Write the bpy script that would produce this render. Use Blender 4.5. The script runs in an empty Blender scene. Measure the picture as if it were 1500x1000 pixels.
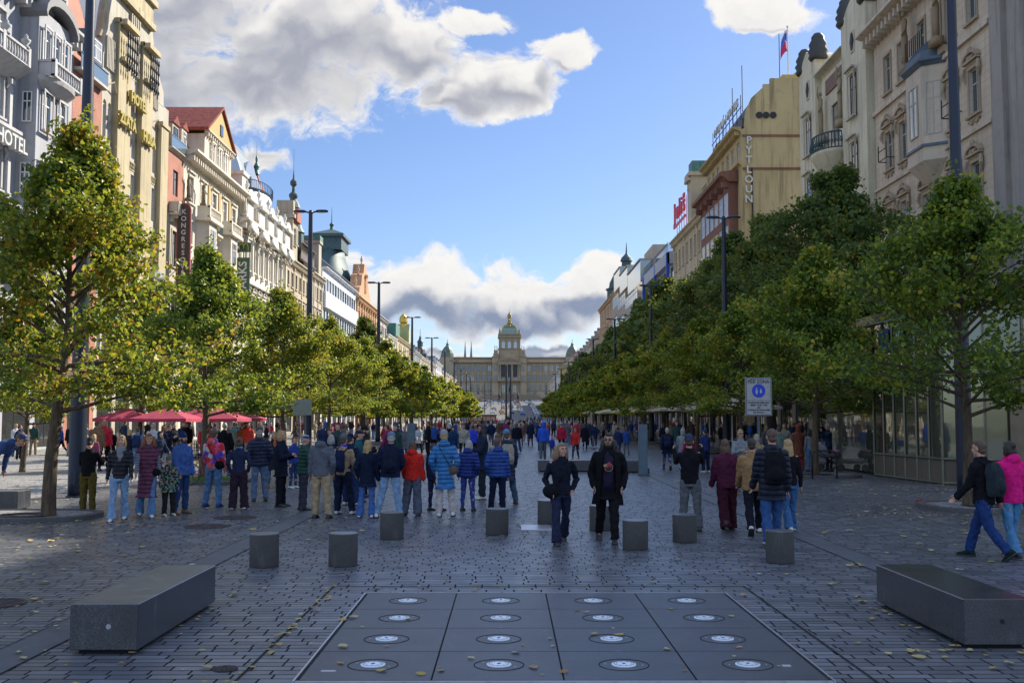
import bpy, bmesh, math, random
from mathutils import Vector, Matrix, noise as mnoise
R_ = math.radians
sc = bpy.context.scene
COL = sc.collection
rnd = random.Random(7)

# ---------------------------------------------------------------- camera maths (photo is 1500 x 1000)
FPX = 1570.0
CAM = Vector((0, 0, 2.0))
PITCH = math.atan(112 / FPX)
YAW = 5 / FPX
_f = Vector((math.sin(YAW) * math.cos(PITCH), math.cos(YAW) * math.cos(PITCH), math.sin(PITCH)))
_r = Vector((math.cos(YAW), -math.sin(YAW), 0))
_u = _r.cross(_f)
def ray(px, py): return _f + _r * ((px - 750) / FPX) - _u * ((py - 500) / FPX)
def atY(px, py, Y):
    d = ray(px, py); return CAM + d * (Y / d.y)
def gp(px, py):
    d = ray(px, py); return CAM + d * (-2.0 / d.z)
def atX(px, py, X):
    d = ray(px, py); return CAM + d * (X / d.x)
XL, XR = -30.0, 24.0
def LY(px): return atX(px, 612, XL).y
def RY(px): return atX(px, 612, XR).y
def gz(Y):                       # height of the street: level, then climbing to the museum
    t = Y - 250
    if t <= 0: return 0.0
    if t < 100: return 0.030 * t * t / 200
    return 0.030 * (t - 50)

# ---------------------------------------------------------------- mesh builder
class MB:
    def __init__(s): s.v = []; s.f = []; s.m = []; s.cur = 0
    def add(s, vs, fs, m=None):
        o = len(s.v); s.v += [tuple(v) for v in vs]; k = s.cur if m is None else m
        for f in fs: s.f.append(tuple(i + o for i in f)); s.m.append(k)
    def box(s, x0, x1, y0, y1, z0, z1, m=None):
        s.add([(x0,y0,z0),(x1,y0,z0),(x1,y1,z0),(x0,y1,z0),(x0,y0,z1),(x1,y0,z1),(x1,y1,z1),(x0,y1,z1)],
              [(0,3,2,1),(4,5,6,7),(0,1,5,4),(1,2,6,5),(2,3,7,6),(3,0,4,7)], m)
    def bevbox(s, x0, x1, y0, y1, z0, z1, b, m=None):
        vs = []
        for z, i in ((z0, b), (z0 + b, 0), (z1 - b, 0), (z1, b)):
            for (x, y) in ((x0+i+b*.0, y0+b), (x0+b, y0+i), (x1-b, y0+i), (x1-i, y0+b), (x1-i, y1-b), (x1-b, y1-i), (x0+b, y1-i), (x0+i, y1-b)): vs.append((x, y, z))
        fs = [tuple(range(7, -1, -1)), tuple(range(24, 32))]
        for k in range(3):
            for i in range(8): j = (i + 1) % 8; fs.append((k*8+i, k*8+j, k*8+8+j, k*8+8+i))
        s.add(vs, fs, m)
    def quad(s, a, b, c, d, m=None): s.add([a, b, c, d], [(0, 1, 2, 3)], m)
    def tube(s, pts, rs, n=8, m=None, cap=True):
        pts = [Vector(p) for p in pts]
        if not hasattr(rs, '__len__'): rs = [rs] * len(pts)
        vs = []; prev = None
        for i, p in enumerate(pts):
            t = (pts[min(i+1, len(pts)-1)] - pts[max(i-1, 0)]).normalized()
            if prev is None:
                a = Vector((1, 0, 0)) if abs(t.x) < .9 else Vector((0, 1, 0))
                prev = t.cross(a).normalized()
            e = (prev - t * prev.dot(t)).normalized(); g = t.cross(e); prev = e
            r = rs[i]; ra, rb = (r if hasattr(r, '__len__') else (r, r))
            for k in range(n):
                an = 2 * math.pi * k / n; vs.append(p + e * (ra * math.cos(an)) + g * (rb * math.sin(an)))
        fs = []
        for i in range(len(pts) - 1):
            for k in range(n):
                j = (k + 1) % n; fs.append((i*n+k, i*n+j, i*n+n+j, i*n+n+k))
        if cap:
            fs.append(tuple(range(n - 1, -1, -1))); fs.append(tuple(range((len(pts)-1)*n, len(pts)*n)))
        s.add(vs, fs, m)
    def rings(s, rings, n=16, m=None, cap=True):      # rings: (cx,cy,z,rx,ry) upright loft
        vs = []
        for (cx, cy, z, rx, ry) in rings:
            for k in range(n):
                a = 2 * math.pi * k / n; vs.append((cx + rx * math.cos(a), cy + ry * math.sin(a), z))
        fs = []
        for i in range(len(rings) - 1):
            for k in range(n):
                j = (k + 1) % n; fs.append((i*n+k, i*n+j, i*n+n+j, i*n+n+k))
        if cap: fs.append(tuple(range(n - 1, -1, -1))); fs.append(tuple(range((len(rings)-1)*n, len(rings)*n)))
        s.add(vs, fs, m)
    def lathe(s, prof, cx=0, cy=0, n=16, m=None, cap=True):     # prof: (r,z)
        s.rings([(cx, cy, z, max(r, .001), max(r, .001)) for r, z in prof], n, m, cap)
    def ell(s, c, r, n=10, m=None, rot=None):
        k = n // 2 + 1; rg = []; vs = []
        for i in range(k + 1):
            a = -math.pi/2 + math.pi * i / k; q = max(math.cos(a), .03)
            for j in range(n):
                b = 2 * math.pi * j / n
                v = Vector((r[0]*q*math.cos(b), r[1]*q*math.sin(b), r[2]*math.sin(a)))
                if rot is not None: v = rot @ v
                vs.append(v + Vector(c))
        fs = [tuple(range(n-1, -1, -1)), tuple(range(k*n, (k+1)*n))]
        for i in range(k):
            for j in range(n):
                q = (j + 1) % n; fs.append((i*n+j, i*n+q, i*n+n+q, i*n+n+j))
        s.add(vs, fs, m)
    def prism(s, poly, y0, y1, m=None):               # polygon in x,z (counter-clockwise seen from -y) extruded along y
        n = len(poly)
        s.add([(x, y0, z) for x, z in poly] + [(x, y1, z) for x, z in poly],
              [tuple(range(n)), tuple(range(2*n-1, n-1, -1))] + [((i+1)%n, i, n+i, n+(i+1)%n) for i in range(n)], m)
    def sprism(s, poly, x0, x1, m=None):              # profile in y,z extruded along x
        n = len(poly)
        s.add([(x0, y, z) for y, z in poly] + [(x1, y, z) for y, z in poly],
              [tuple(range(n-1, -1, -1)), tuple(range(n, 2*n))] + [(i, (i+1)%n, n+(i+1)%n, n+i) for i in range(n)], m)
    def mesh(s, name, mats=(), smooth=False, fix=False):
        me = bpy.data.meshes.new(name); me.from_pydata(s.v, [], s.f)
        for mt in mats: me.materials.append(mt)
        if len(mats) > 1: me.polygons.foreach_set('material_index', s.m)
        if smooth: me.polygons.foreach_set('use_smooth', [True] * len(me.polygons))
        if fix:
            bm = bmesh.new(); bm.from_mesh(me); bmesh.ops.recalc_face_normals(bm, faces=bm.faces); bm.to_mesh(me); bm.free()
        me.update(); return me
    def build(s, name, mat, parent=None, smooth=False, fix=False, loc=None, rotz=0, **tg):
        if not s.f: return None
        mats = mat if isinstance(mat, (list, tuple)) else (mat,)
        return link(name, s.mesh(name, mats, smooth, fix), parent, loc, rotz, **tg)

def link(name, data, parent=None, loc=None, rotz=0, **tg):
    o = bpy.data.objects.new(name, data); COL.objects.link(o)
    if parent is not None: o.parent = parent
    if loc is not None: o.location = loc
    if rotz: o.rotation_euler = (0, 0, rotz)
    if tg: tag(o, **tg)
    return o
def tag(o, label=None, cat=None, group=None, kind=None):
    if label: o['label'] = label
    if cat: o['category'] = cat
    if group: o['group'] = group
    if kind: o['kind'] = kind
    return o
def empty(name, loc=(0,0,0), rotz=0, **tg):
    o = link(name, None, None, loc, rotz, **tg); o.empty_display_size = .2; return o
_TS = bpy.data.scenes.new('workshop'); _TVL = _TS.view_layers[0]
def evaluate(o):
    _TS.collection.objects.link(o); _TVL.update()
    return bpy.data.meshes.new_from_object(o.evaluated_get(_TVL.depsgraph))
def copy_tree(o, parent=None):
    c = o.copy(); COL.objects.link(c)
    if parent is not None: c.parent = parent
    for ch in [k for k in o.children]: copy_tree(ch, c)
    return c
def evalmesh(mb, mods, name, mats=()):
    """mesh builder -> temporary object with modifiers -> plain mesh"""
    me = mb.mesh(name, mats, True, True); o = bpy.data.objects.new('tmp', me)
    for typ, kw in mods:
        md = o.modifiers.new(typ, typ)
        for k, v in kw.items(): setattr(md, k, v)
    out = evaluate(o)
    bpy.data.objects.remove(o); bpy.data.meshes.remove(me); out.name = name
    out.polygons.foreach_set('use_smooth', [True] * len(out.polygons)); return out
_tc = {}
def text_mesh(txt, size=1.0, depth=.05, mat=None, spacing=1.0, bold=0.0):
    cu = bpy.data.curves.new('t', 'FONT'); cu.body = txt; cu.size = size; cu.extrude = depth / 2; cu.space_character = spacing
    cu.offset = bold; cu.resolution_u = 3; cu.align_x = 'CENTER'; cu.align_y = 'CENTER'
    o = bpy.data.objects.new('t', cu); me = evaluate(o)
    bpy.data.objects.remove(o); bpy.data.curves.remove(cu)
    me.transform(Matrix.Rotation(math.pi/2, 4, 'X'))    # stands upright, reads from -y
    me.materials.clear()
    if mat: me.materials.append(mat)
    me.name = 'lettering'; return me
# ---------------------------------------------------------------- materials
class NT:
    def __init__(s, mat):
        mat.use_nodes = True; s.t = mat.node_tree; s.t.nodes.clear(); s.mat = mat
    def n(s, typ, **kw):
        nd = s.t.nodes.new(typ)
        for k, v in kw.items():
            if k.startswith('i_'):
                key = k[2:]; key = int(key) if key.isdigit() else key.replace('_', ' ')
                s.put(nd.inputs[key], v)
            else: setattr(nd, k, v)
        return nd
    def put(s, inp, v):
        if isinstance(v, bpy.types.NodeSocket): s.t.links.new(v, inp)
        elif isinstance(v, (tuple, list)) and len(v) == 3 and inp.type == 'RGBA': inp.default_value = (*v, 1)
        else: inp.default_value = v
    def math(s, op, a, b=0.0, c=None, clamp=False):
        nd = s.t.nodes.new('ShaderNodeMath'); nd.operation = op; nd.use_clamp = clamp
        s.put(nd.inputs[0], a); s.put(nd.inputs[1], b)
        if c is not None: s.put(nd.inputs[2], c)
        return nd.outputs[0]
    def mix(s, fac, a, b, bt='MIX'):
        nd = s.t.nodes.new('ShaderNodeMix'); nd.data_type = 'RGBA'; nd.blend_type = bt
        s.put(nd.inputs[0], fac); s.put(nd.inputs[6], a); s.put(nd.inputs[7], b); return nd.outputs[2]
    def noise(s, vec, scale, detail=3, rough=.55, dim='3D'):
        nd = s.t.nodes.new('ShaderNodeTexNoise'); nd.noise_dimensions = dim
        if vec is not None: s.put(nd.inputs['Vector'], vec)
        nd.inputs['Scale'].default_value = scale; nd.inputs['Detail'].default_value = detail; nd.inputs['Roughness'].default_value = rough
        return nd.outputs[0]
    def ramp(s, fac, stops):
        nd = s.t.nodes.new('ShaderNodeValToRGB'); s.put(nd.inputs[0], fac); e = nd.color_ramp.elements
        while len(e) < len(stops): e.new(.5)
        for el, (p, c) in zip(e, stops): el.position = p; el.color = (*c, 1) if len(c) == 3 else c
        return nd.outputs[0]
    def rng(s, v, a, b, c=0.0, d=1.0, smooth=True):
        nd = s.t.nodes.new('ShaderNodeMapRange'); nd.interpolation_type = 'SMOOTHSTEP' if smooth else 'LINEAR'
        s.put(nd.inputs[0], v); nd.inputs[1].default_value = a; nd.inputs[2].default_value = b; nd.inputs[3].default_value = c; nd.inputs[4].default_value = d
        return nd.outputs[0]
    def bump(s, h, strength=.3, dist=.02):
        nd = s.t.nodes.new('ShaderNodeBump'); s.put(nd.inputs['Height'], h); nd.inputs['Strength'].default_value = strength; nd.inputs['Distance'].default_value = dist
        return nd.outputs[0]
    def pos(s, kind='Object'): return s.t.nodes.new('ShaderNodeTexCoord').outputs[kind]
    def wpos(s): return s.t.nodes.new('ShaderNodeNewGeometry').outputs['Position']
    def mapv(s, vec, scale=(1,1,1), loc=(0,0,0), rot=(0,0,0)):
        nd = s.t.nodes.new('ShaderNodeMapping'); s.put(nd.inputs[0], vec); nd.inputs[1].default_value = loc; nd.inputs[2].default_value = rot; nd.inputs[3].default_value = scale
        return nd.outputs[0]
    def out(s, base, rough=.8, metal=0.0, normal=None, spec=.5, **kw):
        b = s.t.nodes.new('ShaderNodeBsdfPrincipled'); s.put(b.inputs['Base Color'], base); s.put(b.inputs['Roughness'], rough); s.put(b.inputs['Metallic'], metal)
        b.inputs['Specular IOR Level'].default_value = spec
        for k, v in kw.items(): s.put(b.inputs[k.replace('_', ' ')], v)
        if normal is not None: s.put(b.inputs['Normal'], normal)
        o = s.t.nodes.new('ShaderNodeOutputMaterial'); s.t.links.new(b.outputs[0], o.inputs[0]); return s.mat
_M = {}
def newmat(name): return NT(bpy.data.materials.new(name))
def sh(c, k): return tuple(min(1, x * k) for x in c)

def m_wall(name, c, stain=.25, scale=1.0, course=0.0):
    if name in _M: return _M[name]
    t = newmat(name); p = t.pos(); n1 = t.noise(p, .35 * scale, 5); n2 = t.noise(p, 9 * scale, 4)
    st = t.noise(t.mapv(p, (1.6, 1.6, .12)), 1.4, 4)
    col = t.mix(t.rng(n1, .3, .75), sh(c, 1.08), sh(c, .86))
    col = t.mix(t.math('MULTIPLY', t.rng(st, .46, .74), min(1, stain*1.8)), col, sh((c[0]*.8, c[1]*.78, c[2]*.75), .55))
    col = t.mix(t.math('MULTIPLY', t.rng(n2, .45, .8), .18), col, sh(c, .6))
    h = n2; 
    if course:
        sx = t.n('ShaderNodeSeparateXYZ', i_0=p).outputs[2]; fr = t.math('FRACT', t.math('DIVIDE', sx, course))
        g = t.math('LESS_THAN', fr, .07); col = t.mix(t.math('MULTIPLY', g, .45), col, sh(c, .45)); h = t.math('SUBTRACT', n2, t.math('MULTIPLY', g, 3.0))
    n4 = t.noise(p, 1.1, 6, .7); col = t.mix(t.math('MULTIPLY', t.rng(n4, .52, .72), .35), col, (c[0]*.55, c[1]*.5, c[2]*.46)); _M[name] = t.out(col, .85, normal=t.bump(h, .4, .03)); return _M[name]
def m_brick(name, c1, c2, mort, sx=4.0):
    if name in _M: return _M[name]
    t = newmat(name); p = t.pos(); q = t.n('ShaderNodeSeparateXYZ', i_0=p)
    v = t.n('ShaderNodeCombineXYZ', i_0=t.math('ADD', q.outputs[0], q.outputs[1]), i_1=q.outputs[2]).outputs[0]
    b = t.n('ShaderNodeTexBrick', i_Vector=v, i_Color1=c1, i_Color2=c2, i_Mortar=mort, i_Scale=sx, i_Mortar_Size=.02)
    _M[name] = t.out(t.mix(t.rng(t.noise(p, .6, 4), .3, .8), b.outputs[0], sh(c2, .7)), .8, normal=t.bump(b.outputs[1], .4, -.02)); return _M[name]
def m_tile(name, c, step=.35):
    if name in _M: return _M[name]
    t = newmat(name); p = t.pos(); q = t.n('ShaderNodeSeparateXYZ', i_0=p)
    w = t.math('SINE', t.math('MULTIPLY', t.math('ADD', q.outputs[0], 0), 2*math.pi/.3)); w2 = t.math('FRACT', t.math('DIVIDE', q.outputs[2], step))
    n = t.noise(p, 2.5, 5); col = t.mix(t.rng(n, .3, .7), sh(c, 1.15), sh(c, .6))
    col = t.mix(t.math('MULTIPLY', t.math('LESS_THAN', w2, .15), .5), col, sh(c, .35))
    _M[name] = t.out(col, .7, normal=t.bump(t.math('ADD', w, t.math('MULTIPLY', w2, 2)), .7, .05)); return _M[name]
def m_metal(name, c, rough=.4, metal=.6, var=.2, bump=0.0):
    if name in _M: return _M[name]
    t = newmat(name); p = t.pos(); n = t.noise(p, 3, 5)
    _M[name] = t.out(t.mix(t.rng(n, .3, .75), c, sh(c, 1 - var)), rough, metal, normal=t.bump(t.noise(p, 25, 3), .1 + bump, .01)); return _M[name]
def m_plain(name, c, rough=.6, metal=0.0, var=.15, scale=8, bump=.15, spec=.5):
    if name in _M: return _M[name]
    t = newmat(name); p = t.pos(); n = t.noise(p, scale, 4)
    _M[name] = t.out(t.mix(t.rng(n, .3, .75), c, sh(c, 1 - var)), rough, metal, normal=t.bump(n, bump, .01), spec=spec); return _M[name]
def m_glass(name, c=(.02, .028, .036), rough=.04, curtain=.35):
    if name in _M: return _M[name]
    t = newmat(name); p = t.pos(); rn = t.n('ShaderNodeObjectInfo').outputs['Random']
    q = t.n('ShaderNodeSeparateXYZ', i_0=p); wav = t.math('ABSOLUTE', q.outputs[0])
    cur = t.math('MULTIPLY', t.math('LESS_THAN', rn, curtain), t.math('GREATER_THAN', t.math('ADD', wav, t.math('MULTIPLY', t.noise(t.mapv(p, (6, 6, .4)), 2, 2), .25)), .34))
    col = t.mix(t.math('MULTIPLY', cur, .75), c, (.35, .34, .31))
    nb = t.bump(t.noise(p, .9, 2), .25, .02)
    _M[name] = t.out(t.mix(t.math('MULTIPLY', cur, .8), sh(c, 1.0) if c[2] > .15 else sh(c, 4.5), (.38, .37, .34)), rough, t.math('SUBTRACT', .62, t.math('MULTIPLY', cur, .6)), normal=nb, spec=1.0, Coat_Weight=.5, Coat_Roughness=.02); return _M[name]
def m_emit(name, c, s):
    if name in _M: return _M[name]
    t = newmat(name); _M[name] = t.out(c, .5, Emission_Color=c, Emission_Strength=s); return _M[name]

def m_leaf(name, cols, shift=0.0, rough=.42, trans=.52):
    if name in _M: return _M[name]
    t = newmat(name); g = t.n('ShaderNodeNewGeometry'); ri = g.outputs['Random Per Island']; p = t.pos()
    oi = t.n('ShaderNodeObjectInfo').outputs['Random']
    n = t.noise(t.n('ShaderNodeVectorMath', operation='ADD', i_0=p, i_1=t.n('ShaderNodeCombineXYZ', i_0=t.math('MULTIPLY', oi, 37.0)).outputs[0]).outputs[0], .75, 3)
    f = t.math('ADD', t.math('MULTIPLY', t.math('POWER', ri, 1.4), .74), t.math('ADD', t.math('MULTIPLY', t.math('SUBTRACT', n, .5), 1.25), t.math('ADD', .15 + shift, t.math('MULTIPLY', t.math('SUBTRACT', oi, .5), .16))), clamp=True)
    col = t.ramp(f, cols)
    b = t.n('ShaderNodeBsdfPrincipled', i_Base_Color=col, i_Roughness=rough)
    b.inputs['Specular IOR Level'].default_value = .35
    tr = t.n('ShaderNodeBsdfTranslucent', i_Color=t.mix(.35, col, (.45, .42, .03)))
    mx = t.n('ShaderNodeMixShader', i_0=trans, i_1=b.outputs[0], i_2=tr.outputs[0])
    o = t.n('ShaderNodeOutputMaterial', i_0=mx.outputs[0]); _M[name] = t.mat; return t.mat

GREEN_YEL = [(0, (.030, .076, .017)), (.3, (.066, .140, .021)), (.52, (.145, .22, .025)), (.74, (.33, .34, .032)), (.88, (.46, .33, .035)), (1, (.48, .19, .025))]
GREEN_DK = [(0, (.032, .078, .028)), (.4, (.070, .140, .036)), (.7, (.14, .21, .035)), (.88, (.16, .15, .025)), (1, (.33, .20, .03))]
M_LEAF = m_leaf('linden_leaf', GREEN_YEL, .04)
M_LEAF2 = m_leaf('linden_leaf_green', [(p_, sh(c_, 1.25)) for p_, c_ in GREEN_YEL], -.06)
M_LEAFD = m_leaf('old_linden_leaf', GREEN_DK, .0, trans=.38)
M_FALL = m_leaf('fallen_leaf', [(0, (.40, .26, .05)), (.3, (.45, .33, .10)), (.6, (.55, .45, .22)), (.85, (.30, .16, .05)), (1, (.6, .55, .42))], 0, .6, .1)

def m_bark(name='bark', c=(.13, .085, .05)):
    t = newmat(name); p = t.pos(); n = t.noise(t.mapv(p, (9, 9, 2)), 2.2, 6, .65); n2 = t.noise(p, 1.5, 3)
    return t.out(t.mix(t.rng(n, .35, .7), sh(c, .45), t.mix(n2, c, sh((.9*c[0], 1.05*c[1], c[2]), 1.2))), .9, normal=t.bump(n, .8, .03))
M_BARK = m_bark(); M_BARKD = m_bark('dark_bark', (.06, .048, .038))

# paving: long dark setts laid in courses across the square
def m_paving():
    t = newmat('basalt_setts'); w = t.wpos(); q = t.n('ShaderNodeSeparateXYZ', i_0=w)
    wob = t.math('MULTIPLY', t.math('SUBTRACT', t.noise(w, .8, 2), .5), .03)
    yy = t.math('ADD', q.outputs[1], wob); row = t.math('FLOOR', t.math('DIVIDE', yy, .138)); sft = t.math('FRACT', t.math('MULTIPLY', t.math('SINE', t.math('MULTIPLY', row, 12.9898)), 437.58))
    v = t.n('ShaderNodeCombineXYZ', i_0=t.math('ADD', q.outputs[0], t.math('MULTIPLY', sft, .32)), i_1=yy).outputs[0]
    b = t.n('ShaderNodeTexBrick', i_Vector=v, i_Color1=(.082, .087, .100), i_Color2=(.19, .197, .217), i_Mortar=(.014, .014, .016), i_Scale=1.0, i_Mortar_Size=.0095, i_Brick_Width=.32, i_Row_Height=.138, i_Mortar_Smooth=.15, i_Bias=-.1)
    b.offset = 0.0; b.squash = 1.0
    n1 = t.noise(w, .22, 4); n2 = t.noise(w, 55, 4, .7); n3 = t.noise(w, 2.4, 4)
    col = t.mix(t.math('MULTIPLY', t.rng(n1, .35, .7), .35), b.outputs[0], (.085, .09, .10))
    col = t.mix(t.math('MULTIPLY', t.rng(n2, .45, .75), .30), col, (.24, .24, .245))
    col = t.mix(t.math('MULTIPLY', t.rng(n3, .6, .8), .35), col, (.075, .075, .078))
    spt = t.n('ShaderNodeTexVoronoi', i_Vector=w, i_Scale=2.6).outputs['Distance']; col = t.mix(t.math('MULTIPLY', t.math('LESS_THAN', spt, .075), .6), col, (.045, .045, .047))
    col = t.mix(t.math('MULTIPLY', t.rng(t.noise(t.mapv(w, (1, .45, 1)), .9, 6, .65), .52, .70), .45), col, (.055, .057, .062))
    h = t.math('ADD', t.math('MULTIPLY', b.outputs[1], -1.0), t.math('ADD', t.math('MULTIPLY', n2, .12), t.math('MULTIPLY', t.noise(v, 3.2, 2), .5)))
    return t.out(col, t.rng(n3, .3, .8, .28, .50), normal=t.bump(h, 1.0, .018), spec=.5, Specular_IOR_Level=t.math('MULTIPLY', .55, t.math('SUBTRACT', 1.0, b.outputs[1])))
def m_cobble():
    t = newmat('granite_cobbles'); w = t.wpos()
    vo = t.n('ShaderNodeTexVoronoi', feature='DISTANCE_TO_EDGE', i_Vector=w, i_Scale=9.0); vc = t.n('ShaderNodeTexVoronoi', i_Vector=w, i_Scale=9.0)
    g = t.rng(vo.outputs['Distance'], .01, .07); s = t.n('ShaderNodeSeparateColor', i_0=vc.outputs['Color']).outputs[0]
    col = t.mix(s, (.22, .21, .20), (.40, .385, .365)); col = t.mix(t.rng(t.noise(w, .5, 4), .35, .75), col, (.24, .225, .21)); col = t.mix(g, (.05, .048, .045), col)
    return t.out(col, .75, normal=t.bump(g, .7, .02))
def m_granite(name, c, rough=.5, sp=140, amt=.5):
    t = newmat(name); p = t.pos(); n = t.noise(p, sp, 3, .7); n2 = t.noise(p, 2.2, 5)
    col = t.mix(t.math('MULTIPLY', t.rng(n, .42, .68), amt), sh(c, .55), sh(c, 1.7)); col = t.mix(t.math('MULTIPLY', t.rng(n2, .42, .72), .6), col, sh(c, .45)); col = t.mix(t.math('MULTIPLY', t.rng(t.noise(t.mapv(p, (1, 1, .25)), 7, 4), .58, .75), .5), col, sh(c, 1.5))
    return t.out(col, rough, normal=t.bump(n, .3, .004), spec=.5)
M_PAVE = m_paving(); M_COB = m_cobble()
M_SLAB = m_granite('slab_granite', (.080, .084, .094), .40); M_BAND = m_granite('band_granite', (.115, .12, .132), .5)
M_BENCH = m_granite('bench_granite', (.085, .087, .092), .42, 90, .7); M_BENCHP = m_granite('bench_polished', (.070, .075, .086), .20, 90, .35)
M_BTOP = m_granite('lit_top_stone', (.19, .195, .205), .30, 90, .3); M_BOLL = m_granite('bollard_granite', (.072, .069, .064), .75, 110, .6); M_KERB = m_granite('kerb_granite', (.13, .125, .12), .75)  # top stone is paler: brightness of the lit tops put into its colour
M_JOINT = m_plain('joint_dark', (.012, .012, .012), .9)
M_STEEL = m_metal('brushed_steel', (.62, .63, .65), .35, .9); M_POST = m_metal('post_paint', (.014, .022, .042), .4, .15)
M_COL = m_metal('column_paint', (.10, .15, .19), .4, .3); M_BLK = m_metal('black_iron', (.02, .02, .022), .5, .3)
M_GLASS = m_glass('window_glass'); M_GLASSB = m_glass('blue_glass', (.03, .09, .22), .05, 0); M_SHOP = m_glass('shop_glass', (.02, .022, .022), .03, 0)
M_WHITE = m_plain('white_paint', (.72, .71, .68), .5); M_FRAME = m_plain('window_frame_paint', (.50, .48, .43), .5); M_BROWNF = m_plain('brown_frame', (.10, .035, .025), .5)
M_COPPER = m_metal('green_copper', (.10, .22, .18), .6, .1, .45); M_COPPERD = m_metal('dark_copper', (.055, .105, .11), .6, .1, .4); M_ZINC = m_metal('zinc_roof', (.10, .13, .16), .5, .3)
M_SLATE = m_plain('slate_roof', (.075, .08, .09), .6, var=.4, scale=3); M_BLUEROOF = m_metal('blue_roof', (.05, .10, .18), .45, .3)
M_REDTILE = m_tile('red_roof_tile', (.30, .060, .035)); M_GOLD = m_metal('gold_leaf', (.70, .45, .08), .35, .7)
# ---------------------------------------------------------------- ground
def sheet(name, x0, x1, y0, y1, z, mat, ny=1, **tg):
    m = MB(); ys = [y0 + (y1 - y0) * i / ny for i in range(ny + 1)]
    for i in range(ny): a, b = ys[i], ys[i+1]; m.quad((x0, a, gz(a)+z), (x1, a, gz(a)+z), (x1, b, gz(b)+z), (x0, b, gz(b)+z))
    return m.build(name, mat, kind='structure', label=None)
M_FAR = m_plain('far_ground', (.12, .13, .10), .9, scale=.02)
g = MB(); ys = [-90, 0, 60, 120, 180, 240] + [250 + 10*i for i in range(61)] + [1000, 1300, 1600]
for a, b in zip(ys, ys[1:]): g.quad((-900, a, gz(min(a, 850))-.03), (900, a, gz(min(a, 850))-.03), (900, b, gz(min(b, 850))-.03), (-900, b, gz(min(b, 850))-.03))
g.build('ground', M_FAR, kind='structure')
sheet('paving', -45, 45, -30, 820, 0, M_PAVE, 86)
sheet('cobbled_pavement', -31, -11.9, -20, 330, .004, M_COB, 36); sheet('cobbled_pavement', 14.2, 25, 39, 330, .004, M_COB, 30)
M_ASPH = m_plain('asphalt', (.11, .11, .115), .85, scale=2.0)
sheet('road', -29, 23, 335, 800, .004, M_ASPH, 42)
for x in (-4.40, 4.80): sheet('paving_band', x, x + .42, 0, 330, .004, M_BAND, 20)
m = MB()
for x in (-4.41, -3.985, 4.79, 5.215): m.quad((x, 0, .0085), (x+.012, 0, .0085), (x+.012, 250, .0085), (x, 250, .0085))
for x in (-2.09, 2.79): m.quad((x, 3, .0085), (x+.018, 3, .0085), (x+.018, 12.95, .0085), (x, 12.95, .0085))
m.quad((-2.05, 12.92, .0085), (2.79, 12.92, .0085), (2.79, 12.95, .0085), (-2.05, 12.95, .0085))
m.build('paving_joints', M_JOINT, kind='structure')
# fountain slabs 4 x 4
FX0, FY0 = -1.60, 8.30
m = MB(); m.box(FX0-.03, FX0+4.06, FY0-.03, FY0+4.09, -.05, .005); m.build('fountain_bed', M_JOINT, kind='structure')
m = MB()
for i in range(4):
    for j in range(4):
        x = FX0 + .01 + i*1.01; y = FY0 + .01 + j*1.015
        m.box(x, x+.995, y, y+1.0, -.03, .016)
m.build('fountain_slabs', M_SLAB, kind='structure')
m = MB()
for x in (FX0-.045, FX0+4.055): m.box(x+.008, x+.024, FY0-.03, FY0+4.1, -.02, .020)
for y in (FY0-.045, FY0+4.08): m.box(FX0-.015, FX0+4.055, y, y+.02, -.02, .020)
m.build('steel_edging', M_STEEL, kind='structure')
M_LENS = m_plain('nozzle_lens', (.80, .86, .92), .25, var=.05)
def nozzle():
    root = empty('fountain_nozzle')
    a = MB(); a.lathe([(.205, .0165), (.205, .019), (.196, .019), (.196, .0165)], n=40, cap=False); a.build('ring', M_JOINT, root)
    a = MB(); a.lathe([(.10, .0165), (.10, .024), (.092, .027), (.001, .028)], n=32); ln = a.build('lamp_disc', M_LENS, root)
    a = MB(); a.lathe([(.083, .0282), (.083, .0288), (.078, .0288)], n=24, cap=False); a.box(-.012, .012, -.012, .012, .0285, .031)
    for k_ in range(8): a.lathe([(.004, .0275), (.004, .030)], .062*math.cos(k_*.785+.4), .062*math.sin(k_*.785+.4), 6)
    a.build('fitting', M_BLK, root)
    a = MB()
    for sx in (-1, 1): a = MB(); a.lathe([(.009, .0165), (.009, .0205), (.001, .021)], sx*.150, 0, n=8); a.build('screw', M_STEEL, root)
    return root
nz0 = nozzle(); k = 0
rown = ['front row', 'second row from the front', 'third row from the front', 'back row']; coln = ['leftmost', 'second from left', 'second from right', 'rightmost']
for j in range(4):
    for i in range(4):
        o = nz0 if k == 0 else copy_tree(nz0); k += 1
        o.location = (FX0 + .51 + i*1.01 + rnd.uniform(-.01, .01), FY0 + .51 + j*1.015, 0); o.rotation_euler.z = rnd.uniform(-.6, .6)
        tag(o, 'round white fountain lamp, %s in the %s' % (coln[i], rown[j]), 'fountain nozzle', 'fountain nozzles in the slabs')
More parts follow.
